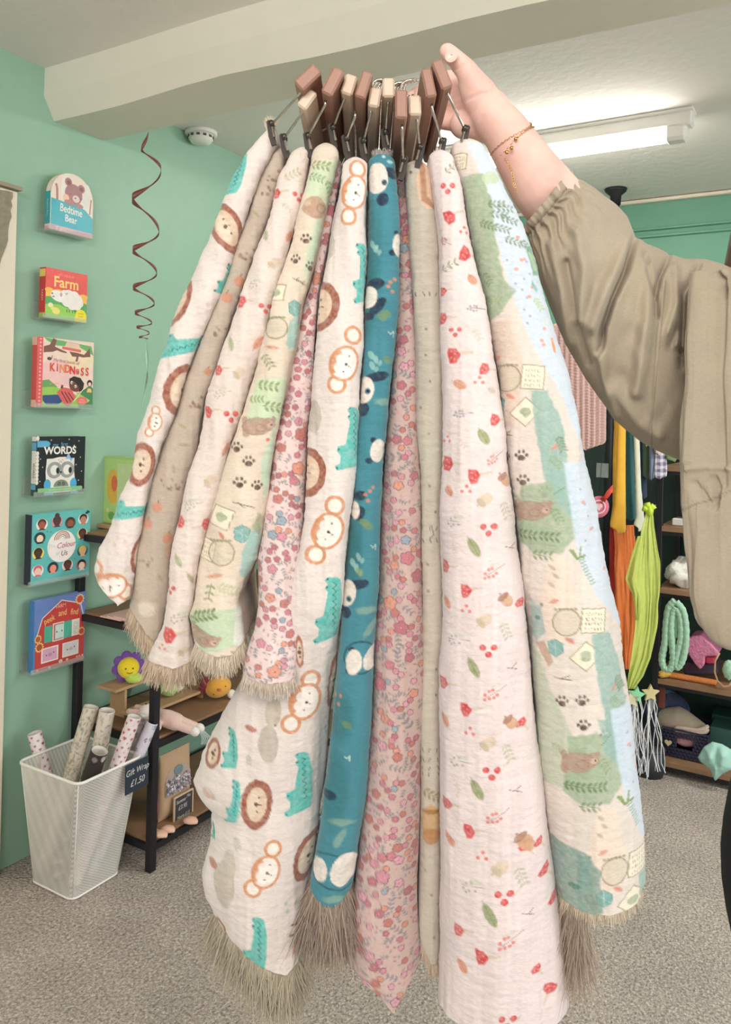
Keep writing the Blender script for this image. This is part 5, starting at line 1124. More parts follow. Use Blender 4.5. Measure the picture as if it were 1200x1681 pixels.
# turned-in cuff
V = np.empty((nT, nA, 3))
for q in range(3): V[..., q] = CAM[q] + DDp * (F_[q] + R_[q] * (PX - CX) / FPX + U_[q] * (CY - PY) / FPX)
I = np.arange(nT * nA).reshape(nT, nA); Jn = np.roll(I, -1, 1)
q4 = np.stack([I[:-1], Jn[:-1], Jn[1:], I[1:]], -1).reshape(-1, 4)
cc = np.ones((nT, nA, 3)) * C3(KH); cc *= (1 + .04 * vnoise(PX / 40, PY / 40, 9))[..., None]
sm_ = np.exp(-((PX - np.interp(PY, [460, 700], [1093, 1070])) / 1.2) ** 2) * (PY > 460); cc *= (1 - .35 * sm_)[..., None]
npmesh('sleeve', V.reshape(-1, 3), q4, m_kh, pr, cc.reshape(-1, 3))
# ruffled edge of the cuff and bunched folds lying over the upper arm
mb = MB(); rows = []
for i in range(121):
    a = 2 * math.pi * i / 120; r0 = V[2, int(i / 120 * nA) % nA]; c0 = V[2].mean(0); out = Vector(r0 - c0); ax = (P(905, 340, .893) - P(950, 400, .9)).normalized()
    wv = 1.01 + .035 * math.sin(a * 21) + .02 * math.sin(a * 34)
    rows.append([Vector(c0) + out * 1.0, Vector(c0) + out * wv + ax * .006, Vector(c0) + out * (wv + .02) + ax * .011])
mb.grid(rows).build('cuff_ruffle', mat('khaki_plain', KH, .85, bump=.3, bscale=500), pr, solid=.0006)
def drape_disp(x, y):
    r = np.zeros(np.broadcast(x, y).shape)
    for pts, w, dep in [([(1150, 430), (1145, 560), (1140, 760)], 14, 5), ([(1185, 470), (1180, 600), (1186, 800)], 8, -5), ([(1172, 440), (1186, 452), (1184, 478)], 5, -7), ([(1135, 775), (1160, 770), (1200, 772)], 4, 3), ([(1168, 790), (1176, 812), (1172, 835)], 6, -6), ([(1140, 800), (1160, 830)], 7, -4)]:
        r = r + vline(x * np.ones_like(r), y * np.ones_like(r), pts, w, dep)
    r = r + vnoise(x / 40, y / 160, 77) * 3
    return 2.2 * r - 2.5 * np.exp(-((y - (845 - (x - 1118) * .36)) / 2.0) ** 2)
Ld = PL('415,1148 425,1141 480,1136 556,1132 688,1121 776,1119 842,1118 930,1126 996,1132 1031,1146 1075,1172 1088,1190 1120,1240 1150,1400')
Rd = PL('390,1985 700,2000 900,2010 1150,1960')
def pk(c):
    c.C[:] = C3(KH); c.C *= (1 + .03 * vnoise(c.A / 30, c.B / 30, 4))[..., None]
    c.seg((1100, 852), (1240, 800), 2.2, (120, 108, 88), .6)
strip('blouse_front', Ld, Rd, 418, [(0, 1092), (.1, 1100), (.3, 1132), (.7, 1140), (1, 1100)], [(400, .80), (700, .80), (1100, .80)], .42, pk, KH, None, None, seed=21, amp=1.6, cap=14, cat=None, parent=pr, m=m_kh, step=3.0, bulge=.055, crinkle=.25, taperback=.42, disp=drape_disp, tops=[(0, 420), (.1, 420), (.3, 402), (.42, 398), (.5, 404), (.58, 398), (.7, 402), (.9, 440), (1, 480)])
# dark trousers
tr = MB()
for s_ in (-1, 1):
    rows = []
    for i in range(30):
        f = i / 29; z = 1.12 - f * 1.04; c = B(LC + .083 + .07 * s_ + .01 * f * s_, z, 1.03); rx = .082 + .036 * math.exp(-((z - .80) / .14) ** 2) - .01 * f; ry = rx
        rows.append([c + H_ * rx * math.cos(a) * (1 + .02 * math.sin(5 * a + i * .5)) + F_ * ry * math.sin(a) for a in np.linspace(0, 2 * math.pi, 33)[:-1]])
    tr.grid(rows, closed=True)
tr.ball(B(LC + .095, 1.02, 1.03), (.14, .10, .17), 24, 14, R=Matrix((H_, F_, Z_)).transposed())
tr.build('trousers', mat('black_trousers', (26, 27, 34), .8, bump=.3, bscale=200, var=.1), pr)
sh = MB()
for s_ in (-1, 1): sh.ball(B(LC + .095 + .083 * s_, .045, .99), (.048, .125, .045), 16, 10, R=Matrix((H_, F_, Z_)).transposed(), fn=lambda v, th, ph: Vector((v.x, v.y, max(v.z, -.04))))
sh.build('shoes', mat('dark_shoe', (40, 36, 36), .5, bump=.1), pr)
# gold bracelet: two fine chains round the wrist with a loose tail
cw = P(836, 226, .868); ax = (P(870, 278, .88) - P(812, 195, .862)).normalized()
u1 = ax.orthogonal().normalized(); u2 = ax.cross(u1)
bm = MB()
for j, (sh_, rr, ph) in enumerate(((0.0, .0262, 0), (.005, .0268, 1.3))):
    n = 64
    for i in range(n):
        a = 2 * math.pi * i / n; c = cw + ax * (sh_ + .003 * math.sin(2 * a + ph)) + (u1 * math.cos(a) + u2 * math.sin(a)) * rr; tg = (u2 * math.cos(a) - u1 * math.sin(a)); nn = ax if i % 2 else (u1 * math.cos(a) + u2 * math.sin(a))
        bm.tube([c + tg * .0017 * math.cos(q) + nn * .0010 * math.sin(q) for q in np.linspace(0, 2 * math.pi, 9)], .00032, 4, cap=False)
nb = root  # links counted as one chain
s0 = P(829, 258, .838)
for i in range(26):
    f = i / 25; c = P(829 + 22 * f + 3 * math.sin(f * 5), 262 + 52 * f, .838 + .0 * f)
    bm.tube([c + Z_ * .0016 * math.cos(q) + (H_ if i % 2 else F_) * .0009 * math.sin(q) for q in np.linspace(0, 2 * math.pi, 9)], .0003, 4, cap=False)
for p_ in ((840, 243), (832, 250), (847, 228)): bm.ball(P(*p_, .8405), .0022, 8, 6)
bm.build('bracelet', mat('gold', (212, 168, 108), .25, 1.0, bump=0), pr, label='fine gold chain bracelet', kind='stuff')
# ------------------------------------------------------------------ left rack
m_shelf = mat('brown_shelf_wood', (150, 116, 88), .55, bump=.3, bscale=25, var=.22)
m_lw = mat('light_plywood', (196, 160, 122), .6, bump=.2, bscale=40, var=.12)
def boardset(mbroot, x0, x1, y0, y1, z, t=.022, lip=True):
    MB().box((x0 + .022, y0 + .012, z - t), (x1 - .012, y1 - .012, z), bev=.001).build('shelf_board', m_shelf, mbroot)
    mb = MB()
    for a, b in (((x0, y0, z - t - .004), (x1, y0 + .01, z - .006)), ((x0, y1 - .01, z - t - .004), (x1, y1, z - .006)), ((x1 - .01, y0, z - t - .004), (x1, y1, z - .006)), ((x0, y0, z - t - .004), (x0 + .01, y1, z - .006))): mb.box(a, b)
    mb.build('shelf_frame', m_black, mbroot)
RX0, RX1, RY0, RY1 = -2.085, -1.725, 1.72, 2.95
t = root('shelf_rack', ((RX0 + RX1) / 2, (RY0 + RY1) / 2, 0), 'low black metal rack with wooden shelves against the left wall', 'rack')
for x, y in ((RX0, RY0), (RX1 - .024, RY0), (RX0, RY1), (RX1 - .024, RY1)): MB().box((x, y, 0), (x + .024, y + .024, .985), bev=.002).build('post', m_black, t)
for z in (.965, .715, .385, .085): boardset(t, RX0 + .002, RX1 - .002, RY0 + .002, RY1, z)
def px_rect_onX(X, pts): return [onX(a, b, X) for a, b in pts]
# books on the top shelf
m_lime = mat('lime_book', (176, 214, 128), .3, bump=0, var=.05)
a = onY(170, 748, 1.84); b = onY(216, 864, 1.84)
o = MB().box((a.x, 1.84, .98), (a.x + .16, 1.852, a.z), bev=.0015).build('picture_book', m_lime, label='lime green picture book standing on top of the left rack', cat='book')
T = frame((a.x, 1.8399, .98), (1, 0, 0), (0, 0, 1)); p = Print(T, .16, a.z - .98)
p.rect(.04, .04, .96, .96, (190, 222, 140)); p.ell(.3, .55, .17, .26, (238, 190, 80), 2); p.ell(.34, .6, .09, .12, (232, 120, 80), 3); p.ell(.28, .12, .1, .06, (120, 184, 96), 2); p.star(.16, .2, .06, (230, 240, 170), 3); p.rect(.42, .06, .9, .9, (206, 228, 170), 2)
p.build('cover_print', o)
MB().box((a.x + .055, 1.856, .966), (a.x + .10, 1.90, a.z - .005), bev=.001).build('red_book', mat('red_spine', (222, 74, 72), .4, bump=0), label='red book standing between the lime and blue books on the rack', cat='book')
MB().box((a.x + .085, 1.905, .966), (a.x + .14, 1.93, a.z - .005), bev=.001).build('blue_book', mat('blue_spine', (62, 108, 196), .4, bump=0), label='blue book behind the red one on top of the rack', cat='book')
MB().box((a.x - .003, 1.815, .9655), (a.x + .10, 1.87, .9795), bev=.002).build('book_block', m_lw, label='flat wooden block under the lime picture book', cat='stand')
q = onX(208, 984, -1.9)
mb = MB()
for i in range(3): mb.box((q.x - .06 + i * .03, q.y - .05, .716 + i * .004), (q.x + .03 + i * .02, q.y + .08, .7195 + i * .004))
mb.build('folded_card', mat('blush_paper', (236, 200, 186), .8, bump=0), label='blush pink cards lying on the second shelf under the lion blanket', cat='card', kind='stuff')
# wooden risers
t = root('display_riser', (-1.94, 1.9, .386), 'small stepped plywood riser carrying the flower plush on the third shelf', 'stand')
MB().box((-2.01, 1.755, .478), (-1.925, 2.02, .487), bev=.001).build('top_step', m_lw, t); MB().box((-1.925, 1.775, .408), (-1.85, 2.10, .417), bev=.001).build('lower_step', m_lw, t)
for x, y, z in ((-1.935, 1.80, .478), (-1.935, 1.985, .478)): MB().box((-2.0, y, .386), (x, y + .009, z)).build('leg', m_lw, t)
for y in (1.80, 2.07): MB().box((-1.92, y, .386), (-1.86, y + .009, .408)).build('leg', m_lw, t)
# plush toys
def plushmat(n, c): return mat(n, c, .95, bump=1.0, bscale=350, var=.08, spec=.1, sheen=.4)
c = onX(211, 1097, -1.95); c.z = .534
t = root('flower_plush', (c.x, c.y, .4875), 'plush flower with purple petals and a yellow smiling face on the riser', 'plush toy')
vd = (CAM - c); vd.z = 0; vd.normalize(); sd = Z_.cross(vd).normalized(); Rf = Matrix((sd, -vd, Z_)).transposed()
for k in range(8):
    an = k * math.pi / 4 + .2; MB().ball(c + (sd * math.cos(an) + Z_ * math.sin(an)) * .036 - vd * .008, (.017, .009, .017), 12, 8, R=Rf).build('petal', plushmat('purple_plush', (126, 84, 168)), t)
MB().ball(c, (.034, .024, .034), 18, 12, R=Rf).build('face', plushmat('yellow_plush', (250, 222, 52)), t)
MB().ball(c + sd * .018 + vd * .012 - Z_ * .03, (.028, .02, .016), 14, 10, R=Rf).build('body', plushmat('pale_green_plush', (196, 226, 100)), t)
fm = mat('stitching', (60, 50, 44), .8, bump=0)
for s_ in (-.012, .010): MB().ball(c + sd * (s_ + .004) + vd * .0235 + Z_ * .004, .0024, 8, 6).build('eye', fm, t)
MB().tube([c + sd * (.004 + .009 * math.sin(a_)) + vd * .0245 - Z_ * (.006 + .005 * math.cos(a_)) for a_ in np.linspace(-1.2, 1.2, 8)], .0009, 5).build('mouth', fm, t)
c = onX(277, 1134, -1.9); c.z = .447
t = root('round_plush', (c.x, c.y, .418), 'pale green round plush toy behind the front post of the rack', 'plush toy')
MB().ball(c, (.032, .03, .029), 16, 12).build('body', plushmat('mint_plush', (178, 216, 130)), t); MB().ball(c + Vector((.0, .045, -.008)), (.016, .02, .018), 12, 8).build('wing', plushmat('cream_plush', (244, 240, 224)), t)
c = onX(358, 1134, -1.81); c.z = .428
t = root('egg_plush', (c.x, c.y, .386), 'orange yellow egg shaped chick plush with dark red tuft on the third shelf', 'plush toy')
vd = (CAM - c); vd.z = 0; vd.normalize(); sd = Z_.cross(vd).normalized(); Rf = Matrix((sd * .9 + Z_ * .3, -vd, Z_ * .9 - sd * .3)).transposed()
MB().ball(c, (.047, .036, .037), 18, 12, R=Rf).build('body', plushmat('orange_plush', (240, 178, 78)), t)
MB().ball(c + vd * .037 + sd * .004 + Z_ * .002, (.008, .008, .005), 10, 6).build('beak', plushmat('beak_orange', (226, 110, 60)), t)
for s_, z_ in ((-.014, -.014), (.024, .012)): MB().ball(c + sd * s_ + vd * .0345 + Z_ * z_, .0022, 8, 6).build('eye', fm, t)
for s_, z_, y_ in ((-.048, .006, 0), (-.052, -.010, .006), (-.044, .02, .01)): MB().ball(c + sd * s_ + Z_ * z_ - vd * y_, (.017, .014, .013), 10, 8).build('tuft', plushmat('dark_red_plush', (140, 50, 58)), t)
MB().ball(c + sd * .045 - Z_ * .026, (.014, .016, .015), 12, 8).build('foot', plushmat('cream_plush', (244, 240, 224)), t)
MB().ball(c + Z_ * .038 + sd * .01, (.012, .01, .01), 10, 8).build('comb', plushmat('red_plush', (214, 84, 60)), t)
# bunny doll lying over the edge
h = onZ(243, 1170, .425); b1_ = onZ(275, 1180, .42); f1 = onZ(318, 1196, .40)
t = root('bunny_doll', (b1_.x, b1_.y, .386), 'pale pink bunny doll lying on its back with legs over the shelf edge', 'plush toy')
mp = plushmat('blush_plush', (240, 206, 194)); mw = plushmat('white_plush', (248, 240, 234))
ax_ = (f1 - h).normalized(); si = Z_.cross(ax_).normalized()
mb = MB(); chain(mb, [(h + ax_ * .03, .022), (b1_, .027), (b1_ + ax_ * .03, .026)], 14)
for s_ in (-1, 1): chain(mb, [(b1_ + ax_ * .03 + si * .013 * s_, .016), (f1 + si * .014 * s_, .013)], 12); chain(mb, [(h + ax_ * .045 + si * .02 * s_, .013), (b1_ + si * (.05 * s_) - Z_ * .008, .011)], 10)
vs, fs = bake_remesh(mb, .004, 3); MB().add(vs, fs, smooth=True).build('body', mp, t)
MB().ball(h, (.030, .030, .026), 16, 12).build('head', mw, t)
for s_ in (-1, 1):
    mb = MB(); chain(mb, [(h - ax_ * .02 + si * .014 * s_, .009), (h - ax_ * .055 + si * .02 * s_ - Z_ * .006, .009)], 8); mb.build('ear', mp, t)
    MB().ball(f1 + si * .014 * s_ + ax_ * .012, (.017, .014, .014), 12, 8).build('foot', mw, t)
MB().ball(h + Z_ * .024 - ax_ * .008, .0035, 8, 6).build('nose', fm, t)
mb = MB()
for k in range(6): mb.tube([f1 + ax_ * .02 + si * .003 * k, f1 + ax_ * (.03 + .004 * k) + si * .004 * k - Z_ * .02, f1 + ax_ * .034 + si * (.006 * k - .01) - Z_ * (.034 + .002 * k)], .0012, 4)
mb.build('clear_tag', mat('clear_film', (236, 244, 240), .15, bump=0, alpha=.5), t, kind='stuff')

# kraft pouch with window, small blackboard, felt shapes
XP = -1.80
pp = px_rect_onX(XP, [(262, 1240), (309, 1224), (306, 1345), (262, 1378)])
y0, y1 = pp[0].y, pp[1].y + .004; z0 = .0865; z1 = pp[0].z - .002
m_kraft = mat('kraft_paper', (196, 164, 132), .7, bump=.2, bscale=80, var=.08)
rows = []
for i in range(22):
    f = i / 21; z = z0 + (z1 - z0) * f; th = .022 * math.sin(math.pi * min(1, (1 - f) * 1.02)) ** .7 * (1 if f < .8 else (1 - f) / .2) + .001
    th = .024 * (1 - f) ** .5 * (1 - math.exp(-(f * 8))) + .0015
    rows.append([Vector((XP + th * math.cos(a), (y0 + y1) / 2 + (y1 - y0) / 2 * np.sign(math.sin(a)) * abs(math.sin(a)) ** .35, z)) for a in np.linspace(0, 2 * math.pi, 41)[:-1]])
o = MB().grid(rows, closed=True).build('kraft_pouch', m_kraft, label='brown paper pouch of grey confetti with a clear window on the bottom shelf', cat='pouch')
def xf(f): return XP + .024 * (1 - f) ** .5 * (1 - math.exp(-(f * 8))) + .0035
rows = []
for i in range(11):
    f = .40 + .36 * i / 10; w = (.42 if f < .62 else .42 - (f - .62) * 1.2)
    rows.append([Vector((xf(f), (y0 + y1) / 2 + (y1 - y0) * w * u, z0 + (z1 - z0) * f)) for u in np.linspace(-1, 1, 7)])
MB().grid(rows).build('window', mat('glossy_film', (206, 200, 196), .12, bump=.6, bscale=30, var=.2, spec=.9, alpha=.45), o)
mb = MB(); rn = random.Random(4)
for i in range(260):
    f = rn.uniform(.38, .62); c = Vector((xf(f) + .001 + rn.random() * .0015, (y0 + y1) / 2 + (y1 - y0) * rn.uniform(-.40, .40), z0 + (z1 - z0) * f)); a = rn.random() * 6; s_ = .0035
    u = Vector((.3 * rn.uniform(-1, 1), math.cos(a), math.sin(a))).normalized() * s_; v = Vector((.5 * rn.uniform(-1, 1), -math.sin(a), math.cos(a))).normalized() * s_ * .7
    mb.add([c - u - v, c + u - v, c + u + v, c - u + v], [(0, 1, 2, 3)], rn.choice([(206, 200, 206), (150, 144, 160), (110, 106, 124), (232, 228, 232), (180, 150, 160)]))
mb.build('confetti', vcmat('paper_bits', .6, 0, 50, .3), o, vc=True, kind='stuff')
c = Vector((xf(.66), (y0 + y1) / 2 + .002, z0 + (z1 - z0) * .70)); MB().ball(c, (.002, .019, .015), 16, 8).build('sticker', mat('slate_sticker', (120, 142, 150), .4, bump=0), o)
def blackboard(name, corners, X, frame_col, words, label, back=(46, 50, 60), fw=.0):
    q = [onX(a, b, X) for a, b in corners]; o_ = (q[0] + q[1] + q[2] + q[3]) / 4
    ux = ((q[1] - q[0]) + (q[2] - q[3])) / 2; uy = ((q[0] - q[3]) + (q[1] - q[2])) / 2; W, H = ux.length, uy.length
    T = frame(o_ - ux / 2 - uy / 2, ux, uy); t = root(name, o_ - uy / 2, label, 'sign')
    MB().prism([(0, 0), (W, 0), (W, H), (0, H)], .004, T @ Matrix.Translation((0, 0, -.004))).build('board', mat('slate_' + name, back, .7, bump=.1, bscale=60, var=.1), t)
    if frame_col:
        g = MB(); e = .003
        for a0, b0, a1, b1 in ((-e, -e, W + e, 0), (-e, H, W + e, H + e), (-e, 0, 0, H), (W, 0, W + e, H)): g.prism([(a0, b0), (a1, b0), (a1, b1), (a0, b1)], .006, T @ Matrix.Translation((0, 0, -.004)))
        g.build('frame', frame_col, t)
    p = Print(T, W, H)
    for (s_, u, v, sz, sx) in words: p.text(s_, u, v, sz, (222, 222, 216), 1, 0, .0, .25, sx)
    p.build('chalk_lettering', t); return t, T, W, H
t, T, W, H = blackboard('chalkboard', [(276, 1320), (307, 1303), (314, 1339), (287, 1355)], -1.765, mat('pale_pine', (226, 200, 170), .6, bump=.1), [('Summer', .36, .80, .19, .8), ('Mix', .78, .86, .17, .8), ('£3.95', .45, .55, .23, .9), ('Hearts £1.5', .5, .20, .19, .72)], 'tiny wood framed chalkboard leaning before the paper pouch', (66, 62, 66))
MB().box((-1.79, t.location.y + .01, .086), (-1.768, t.location.y + .022, t.location.z + .01)).build('stand_foot', m_lw, t)
rn = random.Random(8); mpe = mat('peach_felt', (236, 192, 168), .9, bump=.5, bscale=200, var=.06)
for k, (px, py, r_, lab) in enumerate([(263, 1368, .020, 'peach felt shape lying just right of the front post'), (276, 1360, .019, 'peach felt shape between the post and the little chalkboard'), (252, 1366, .018, 'peach felt shape half hidden by the front post'), (313, 1346, .020, 'rounded peach felt shape at the right of the chalkboard')]):
    q = onZ(px, py, .098)
    MB().ball((q.x, q.y, .0965), (r_ * 1.2, r_, .0095), 10, 6, fn=lambda v, th, ph: Vector((v.x * (1 + .2 * math.cos(3 * ph)), v.y * (1 + .15 * math.sin(2 * ph)), v.z))).build('felt_shape', mpe, label=lab, cat='toy')
q = onZ(243, 1362, .09)
mb = MB(); mb.ball((q.x - .03, q.y + .07, .14), (.028, .03, .053), 14, 10, fn=lambda v, th, ph: v * (1 + .12 * math.sin(5 * ph + 3 * th)))
mb.build('pink_bag', mat('magenta_foil', (206, 116, 140), .3, .2, bump=.8, bscale=60, var=.3), label='crinkled pink bag on the bottom shelf behind the white bin', cat='bag')

# ------------------------------------------------------------------ mesh bin with gift wrap
def binmat():
    m = bpy.data.materials.new('white_wire_mesh'); m.use_nodes = True; nt = m.node_tree; b = nt.nodes['Principled BSDF']
    b.inputs['Base Color'].default_value = (*lin((240, 238, 230)), 1); b.inputs['Roughness'].default_value = .5
    tc = nt.nodes.new('ShaderNodeTexCoord'); ck = nt.nodes.new('ShaderNodeTexChecker'); ck.inputs['Scale'].default_value = 520
    ck.inputs[1].default_value = (.85, .85, .85, 1); ck.inputs[2].default_value = (.36, .36, .36, 1)
    mp = nt.nodes.new('ShaderNodeMapping'); mp.inputs['Rotation'].default_value = (.3, .785, .6)
    nt.links.new(tc.outputs['Object'], mp.inputs[0]); nt.links.new(mp.outputs[0], ck.inputs['Vector']); nt.links.new(ck.outputs['Color'], b.inputs['Alpha'])
    return m
def rrect(x0, x1, y0, y1, z, r=.022, n=4):
    out = []
    for cx_, cy_, a0 in ((x1 - r, y1 - r, 0), (x0 + r, y1 - r, 90), (x0 + r, y0 + r, 180), (x1 - r, y0 + r, 270)):
        for k in range(n + 1): a = math.radians(a0 + 90 * k / n); out.append(Vector((cx_ + r * math.cos(a), cy_ + r * math.sin(a), z)))
    return out
top = (-1.99, -1.737, 1.462, 1.69); bot = (-1.978, -1.80, 1.505, 1.675); zt = .353
t = root('mesh_bin', (-1.88, 1.58, 0), 'white wire mesh waste bin holding rolls of gift wrap by the wall', 'bin')
m_bin = binmat(); m_wire = mat('white_wire', (244, 242, 236), .4, bump=0, var=.01)
rows = [rrect(*[b_ + (a_ - b_) * f for a_, b_ in zip(top, bot)], .004 + (zt - .004) * f) for f in np.linspace(0, 1, 8)]
MB().grid(rows, smooth=False, closed=True).build('mesh_wall', m_bin, t)
MB().add(rrect(*bot, .005), [tuple(range(20))]).build('bottom', m_bin, t)
for nm, rc, z, rr in (('rim', top, zt, .0042), ('base_wire', bot, .005, .003)):
    l = rrect(*rc, z); MB().tube(l + [l[0], l[1]], rr, 8, cap=False).build(nm, m_wire, t)
for i in (2, 7, 12, 17): MB().tube([rows[0][i], rows[-1][i]], .0012, 6).build('corner_wire', m_wire, t)
blackboard('price_tag', [(196, 1266), (235, 1247), (243, 1287), (207, 1306)], -1.726, None, [('Gift Wrap', .5, .70, .30, .85), ('£1.50', .5, .30, .32, .9)], 'dark slate tag chalked Gift Wrap hanging on the bin rim', (44, 54, 68))

def roll(a, b, r, base, paint, label, lip=True, seed=0):
    ax = (b - a); L = ax.length; ax.normalize(); u = ax.cross(F_).normalized(); w = ax.cross(u)
    nA, nB = 72, int(L / .0028); th = np.linspace(0, 2 * math.pi, nA, endpoint=False); v = np.linspace(0, 1, nB)
    # spiral-wound paper: radius steps down at the loose edge
    rad = r * (1 + (.06 * (1 - th / (2 * math.pi)) if lip else 0))
    A = np.tile(th[None] * r * 1000, (nB, 1)); Bc = np.tile((v * L * 1000)[:, None], (1, nA))
    cl = Cloth(A, Bc, base, seed); paint(cl, 2 * math.pi * r * 1000, L * 1000)
    V = np.empty((nB, nA, 3))
    for k in range(3): V[..., k] = a[k] + ax[k] * (v * L)[:, None] + (u[k] * np.cos(th + 1.2) + w[k] * np.sin(th + 1.2))[None] * rad[None]
    inn = np.empty((6, nA, 3))
    for j in range(6):
        for k in range(3): inn[j, :, k] = a[k] + ax[k] * (.0 + .012 * j) + (u[k] * np.cos(th + 1.2) + w[k] * np.sin(th + 1.2)) * r * .86
    V = np.concatenate([inn[::-1], V]); Cc = np.concatenate([np.ones((6, nA, 3)) * C3((226, 220, 212)), cl.C])
    n0 = V.shape[0]; I = np.arange(n0 * nA).reshape(n0, nA); J = np.roll(I, -1, 1)
    q = np.stack([I[:-1], J[:-1], J[1:], I[1:]], -1).reshape(-1, 4)
    return npmesh('wrap_roll', V.reshape(-1, 3), q, vcmat('gift_wrap_paper', .5, 0.05, 60, .3), None, Cc.reshape(-1, 3), label=label, cat='wrapping paper', group='rolls of gift wrap in the mesh bin')
def heart(c, x, y, k, col):
    c.ell(x - 2.2 * k, y, 2.7 * k, 2.5 * k, col, -30); c.ell(x + 2.2 * k, y, 2.7 * k, 2.5 * k, col, 30); c.poly([(x - 4.4 * k, y + 1 * k), (x + 4.4 * k, y + 1 * k), (x, y + 6 * k)], col)
def hearts(col):
    def f(c, W, L):
        rn = random.Random(2); y = 6; i = 0
        while y < L: 
            for x in np.arange(8 + 12 * (i % 2), W, 24): heart(c, x + rn.uniform(-2, 2), y, rn.choice([.8, 1.1, .9]), col if rn.random() < .7 else tuple(int(v * .8) for v in col))
            y += 13; i += 1
    return f
def flor(cols, n=1.0, k=1.0):
    def f(c, W, L):
        rn = random.Random(int(L)); 
        for i in range(int(W * L / 90 * n)): c.leaf(rn.uniform(0, W), rn.uniform(0, L), rn.uniform(3, 6) * k, rn.uniform(1.2, 2.2) * k, rn.uniform(0, 180), rn.choice(cols), .8)
    return f
def dots(c, W, L):
    rn = random.Random(1)
    for i in range(46): c.ell(rn.uniform(0, W), rn.uniform(0, L), rn.uniform(7, 11), rn.uniform(7, 11), rn.choice([(196, 186, 176), (150, 140, 132), (196, 190, 120), (206, 200, 196)]), 0, .95, wob=1)
def blooms(c, W, L):
    rn = random.Random(3)
    for i in range(60):
        x, y = rn.uniform(0, W), rn.uniform(0, L); col = rn.choice([(124, 112, 146), (150, 120, 130), (170, 176, 200), (110, 84, 92)])
        for a in range(5): c.ell(x + 4 * math.cos(a * 1.26), y + 4 * math.sin(a * 1.26), 3, 2.4, col, a * 72)
        c.ell(x, y, 2, 2, (236, 226, 220))
rdn = (178, 70, 70)
roll(P(57, 1203, 2.36), Vector((-1.945, 1.605, .03)), .0195, (238, 228, 230), hearts(rdn), 'white gift wrap roll with red hearts leaning out to the far left', seed=1)
roll(P(150, 1160, 2.36), Vector((-1.955, 1.53, .03)), .021, (226, 218, 202), flor([(150, 150, 130), (186, 176, 150), (170, 150, 130)]), 'cream sprigged gift wrap roll slanting down to the left, tallest pair', seed=2)
roll(P(176, 1166, 2.34), Vector((-1.895, 1.60, .03)), .022, (232, 224, 210), flor([(150, 150, 130), (186, 176, 150), (200, 180, 160)]), 'cream sprigged gift wrap roll standing upright, tallest pair', seed=3)
roll(P(164, 1232, 2.24), Vector((-1.90, 1.53, .03)), .0235, (58, 54, 52), dots, 'dark gift wrap roll with large pale dots, lowest in the bin', seed=4)
roll(P(221, 1176, 2.30), Vector((-1.832, 1.54, .03)), .0185, (240, 228, 230), hearts((206, 78, 76)), 'pale pink gift wrap roll with red hearts beside the slate tag', seed=5)
roll(P(238, 1176, 2.41), Vector((-1.905, 1.65, .03)), .0155, (206, 190, 196), flor([(150, 120, 128), (170, 150, 166)]), 'mauve gift wrap roll behind the pale pink hearts roll', seed=6)
roll(P(250, 1186, 2.37), Vector((-1.828, 1.592, .03)), .0165, (222, 216, 230), blooms, 'lilac gift wrap roll with purple blooms next to the black post', seed=7)
# ------------------------------------------------------------------ far right corner
q = onZ(1011, 310, CZ)
t = root('ceiling_pole', (q.x, q.y, 0), 'black metal pole from floor to ceiling holding the clothes rail', 'pole')
MB().tube([(q.x, q.y, .01), (q.x, q.y, CZ - .01)], .017, 14).build('tube', m_black, t)
MB().tube([(q.x, q.y, CZ - .07), (q.x, q.y, CZ - .03), (q.x, q.y, CZ - .012), (q.x, q.y, CZ - .001)], [.022, .024, .045, .048], 20).build('flange', m_black, t)
MB().tube([(q.x, q.y, 0), (q.x, q.y, .012)], .045, 20).build('foot_flange', m_black, t)
MB().tube([(q.x, q.y, 1.60), (q.x, 3.18, 1.60), (2.0, 3.18, 1.60)], .014, 10).build('rail', m_black, t)
SX0, SX1, SY0, SY1 = -.645, .85, 3.28, 3.70
t = root('display_shelf', ((SX0 + SX1) / 2, 3.5, 0), 'black framed rack of brown shelves under the hanging clothes on the right', 'rack')
for x, y in ((SX0, SY0), (SX1 - .024, SY0), (SX0, SY1 - .024), (SX1 - .024, SY1 - .024)): MB().box((x, y, 0), (x + .024, y + .024, 1.2), bev=.002).build('post', m_black, t)
for z in (1.19, .957, .718, .368, .056):
    MB().box((SX0 + .012, SY0 + .001, z - .02), (SX1 - .012, SY1, z), bev=.001).build('shelf_board', m_shelf, t)
    MB().box((SX0 + .012, SY0 + .004, z - .034), (SX1 - .012, SY0 + .014, z - .0205)).build('shelf_frame', m_black, t)
MB().box((SX0, SY1 + .001, .02), (SX1, SY1 + .012, 1.55)).build('back_panel', mat('shade_green_panel', (36, 62, 56), .6, bump=.1), t)  # added dark sheet standing in for the deep shade behind the shelves
MB().box((-1.2, SY1 + .02, .02), (SX0 - .004, SY1 + .035, 1.35)).build('shade_sheet', mat('shade_green_sheet', (38, 56, 50), .8, bump=.3), label='added dark green sheet standing in for shade behind the pole and pink knit', cat='shade backing')  # dark sheet carries the wall's shade on past the rack; no real cloth

